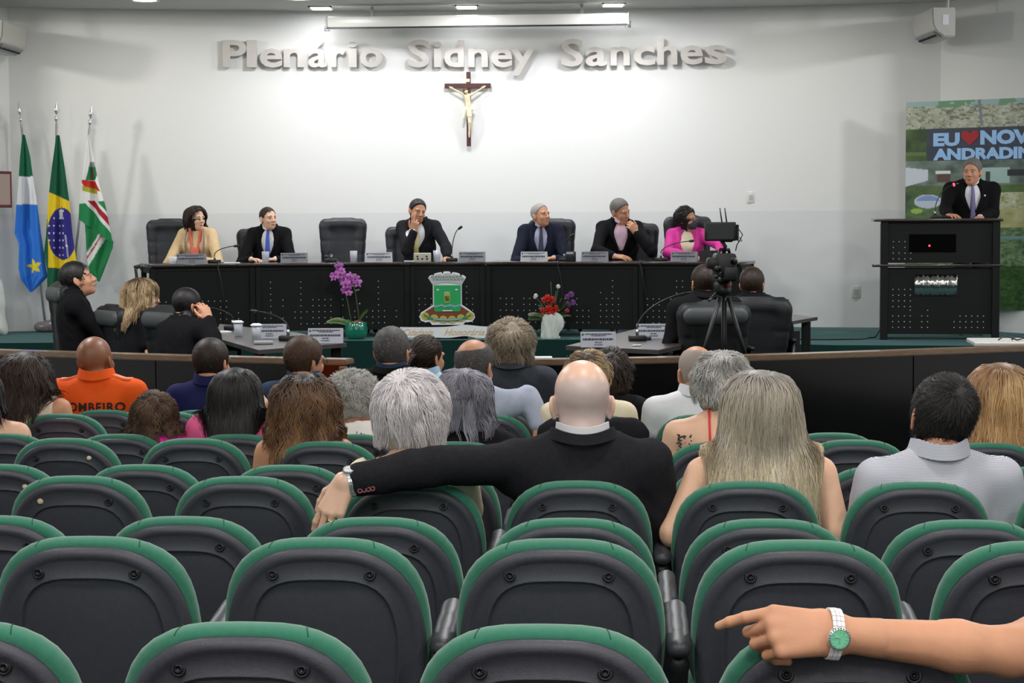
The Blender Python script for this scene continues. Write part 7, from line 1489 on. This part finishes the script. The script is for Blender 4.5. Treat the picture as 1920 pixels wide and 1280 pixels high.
# --- councillors
FL = DAIS
person('heavy-set dark-haired man in black, leaning back with folded arms', (146,524,14.3), FL, -72, skin='skin_tan', outfit='suit', col='suit_black', shirtcol='suit_black', hrot=(16,0,-6), s=1.12, w=1.12, sw=.18, lean=-.06, neckr=.066, hair=hr('short','hair_black',n=600,len=.035,vol=.010,r=.0026,step=.007),
       arms=dict(l=dict(e=np.array((-.27,.16,.74)), w=np.array((-.02,.34,.86)), d=(1,.1,.1)), r=dict(e=np.array((.27,.16,.72)), w=np.array((.02,.33,.83)), d=(-1,.1,.1))), front=True)
person('woman with long wavy dark-blonde hair and black short-sleeved top', (268,556,13.9), FL, -60, fem=True, skin='skin_fair', outfit='tee', col='cotton_black', hrot=(0,0,-18), sleeve=.32,
       hair=hr('long','hair_darkblonde',n=1300,len=.32,M=14,vol=.014,r=.0032,flow='fall',clumps=70,camt=.55,wave=(.010,2.0),grav=9,groove=.004,gf=20,mass=[((0,-.03,.025),(.100,.10,.104)),((0,-.05,-.07),(.105,.08,.10)),((0,-.07,-.15),(.10,.06,.08))],pull=.4,masscut=.01,step=.008,cap=.011,line=(.03,.02)), front=True)
person('dark-haired man in black suit, hand raised to his face', (352,574,13.3), FL, -38, skin='skin_tan', outfit='suit', col='suit_black', shirtcol='suit_black', hrot=(-8,0,-10), lean=.06, hair=hr('short','hair_black',n=600,len=.028,vol=.008,r=.0026,step=.007), arms=dict(r=dict(e=ep(402,645,13.1), w=ep(392,600,13.2), dw=(-.35,.2,.85), nw=(.6,-.7,0), curl=.7)), extras=[spectacles('glasses_dark')])
person('brown-haired man seen from behind left of the tripod', (1319,531,12.95), FL, 12, skin='skin_tan', outfit='suit', col='suit_black', shirtcol='suit_black', hrot=(0,0,4), s=1.0, w=1.1, sw=.19, hair=hr('short','hair_darkbrown', **mid))
person('dark-haired man with glasses seen from behind right of the tripod', (1411,534,13.9), FL, -4, skin='skin_tan', outfit='suit', col='suit_black', shirtcol='suit_black', hrot=(0,0,-20), s=1.02, w=1.15, sw=.2, hair=hr('short','hair_darkbrown',n=700,len=.04,vol=.012,r=.0025,step=.007), extras=[spectacles('glasses_dark')])
GC2 = 'high-backed chairs at the councillors desks'
for px, py, Y, rz, lab, wd, hr_ in ((121,530,14.45,-66,'high-backed black chair behind the heavy-set man by the flags',.56,True), (218,573,14.0,-58,'high-backed black chair behind the woman with dark-blonde hair',.54,True), (322,576,13.4,-42,'high-backed black chair behind the man with his hand at his face',.54,True),
                               (1336,566,12.75,10,'high-backed black chair behind the man left of the tripod',.50,True), (1412,558,13.68,-4,'high-backed black chair behind the man right of the tripod',.56,False)):
    p = at(px, py, Y); exec_chair(lab, (p.x, p.y), math.radians(rz), FL, hgt=p.z-FL, width=wd, group=GC2, m1='leather_dark', headrest=hr_)
# black jacket draped over the seat of the person in cream
p = lane(8.80, 0); t = tag(obj('draped_jacket', sdf_mesh('dj', [Cone((-.17,-.01,.84),(.17,-.01,.84),.075,k=.05,sq=((0,1,0),.75)), Cone((-.19,.0,.82),(-.21,.05,.6),.06,.05,k=.04), Cone((.19,.0,.82),(.21,.05,.6),.06,.05,k=.04), Ell((0,.03,.68),(.2,.07,.2),k=.05)], .012, post=lambda D,X,Y,Z: folds(D,X,Y,Z,(0,0,0),.005,3)), MATS['suit_charcoal']), 'dark jacket hung over a seat back behind the bald man', 'jacket'); t.location = (p.x, p.y, .055); t.rotation_euler = (0,0,-TH)
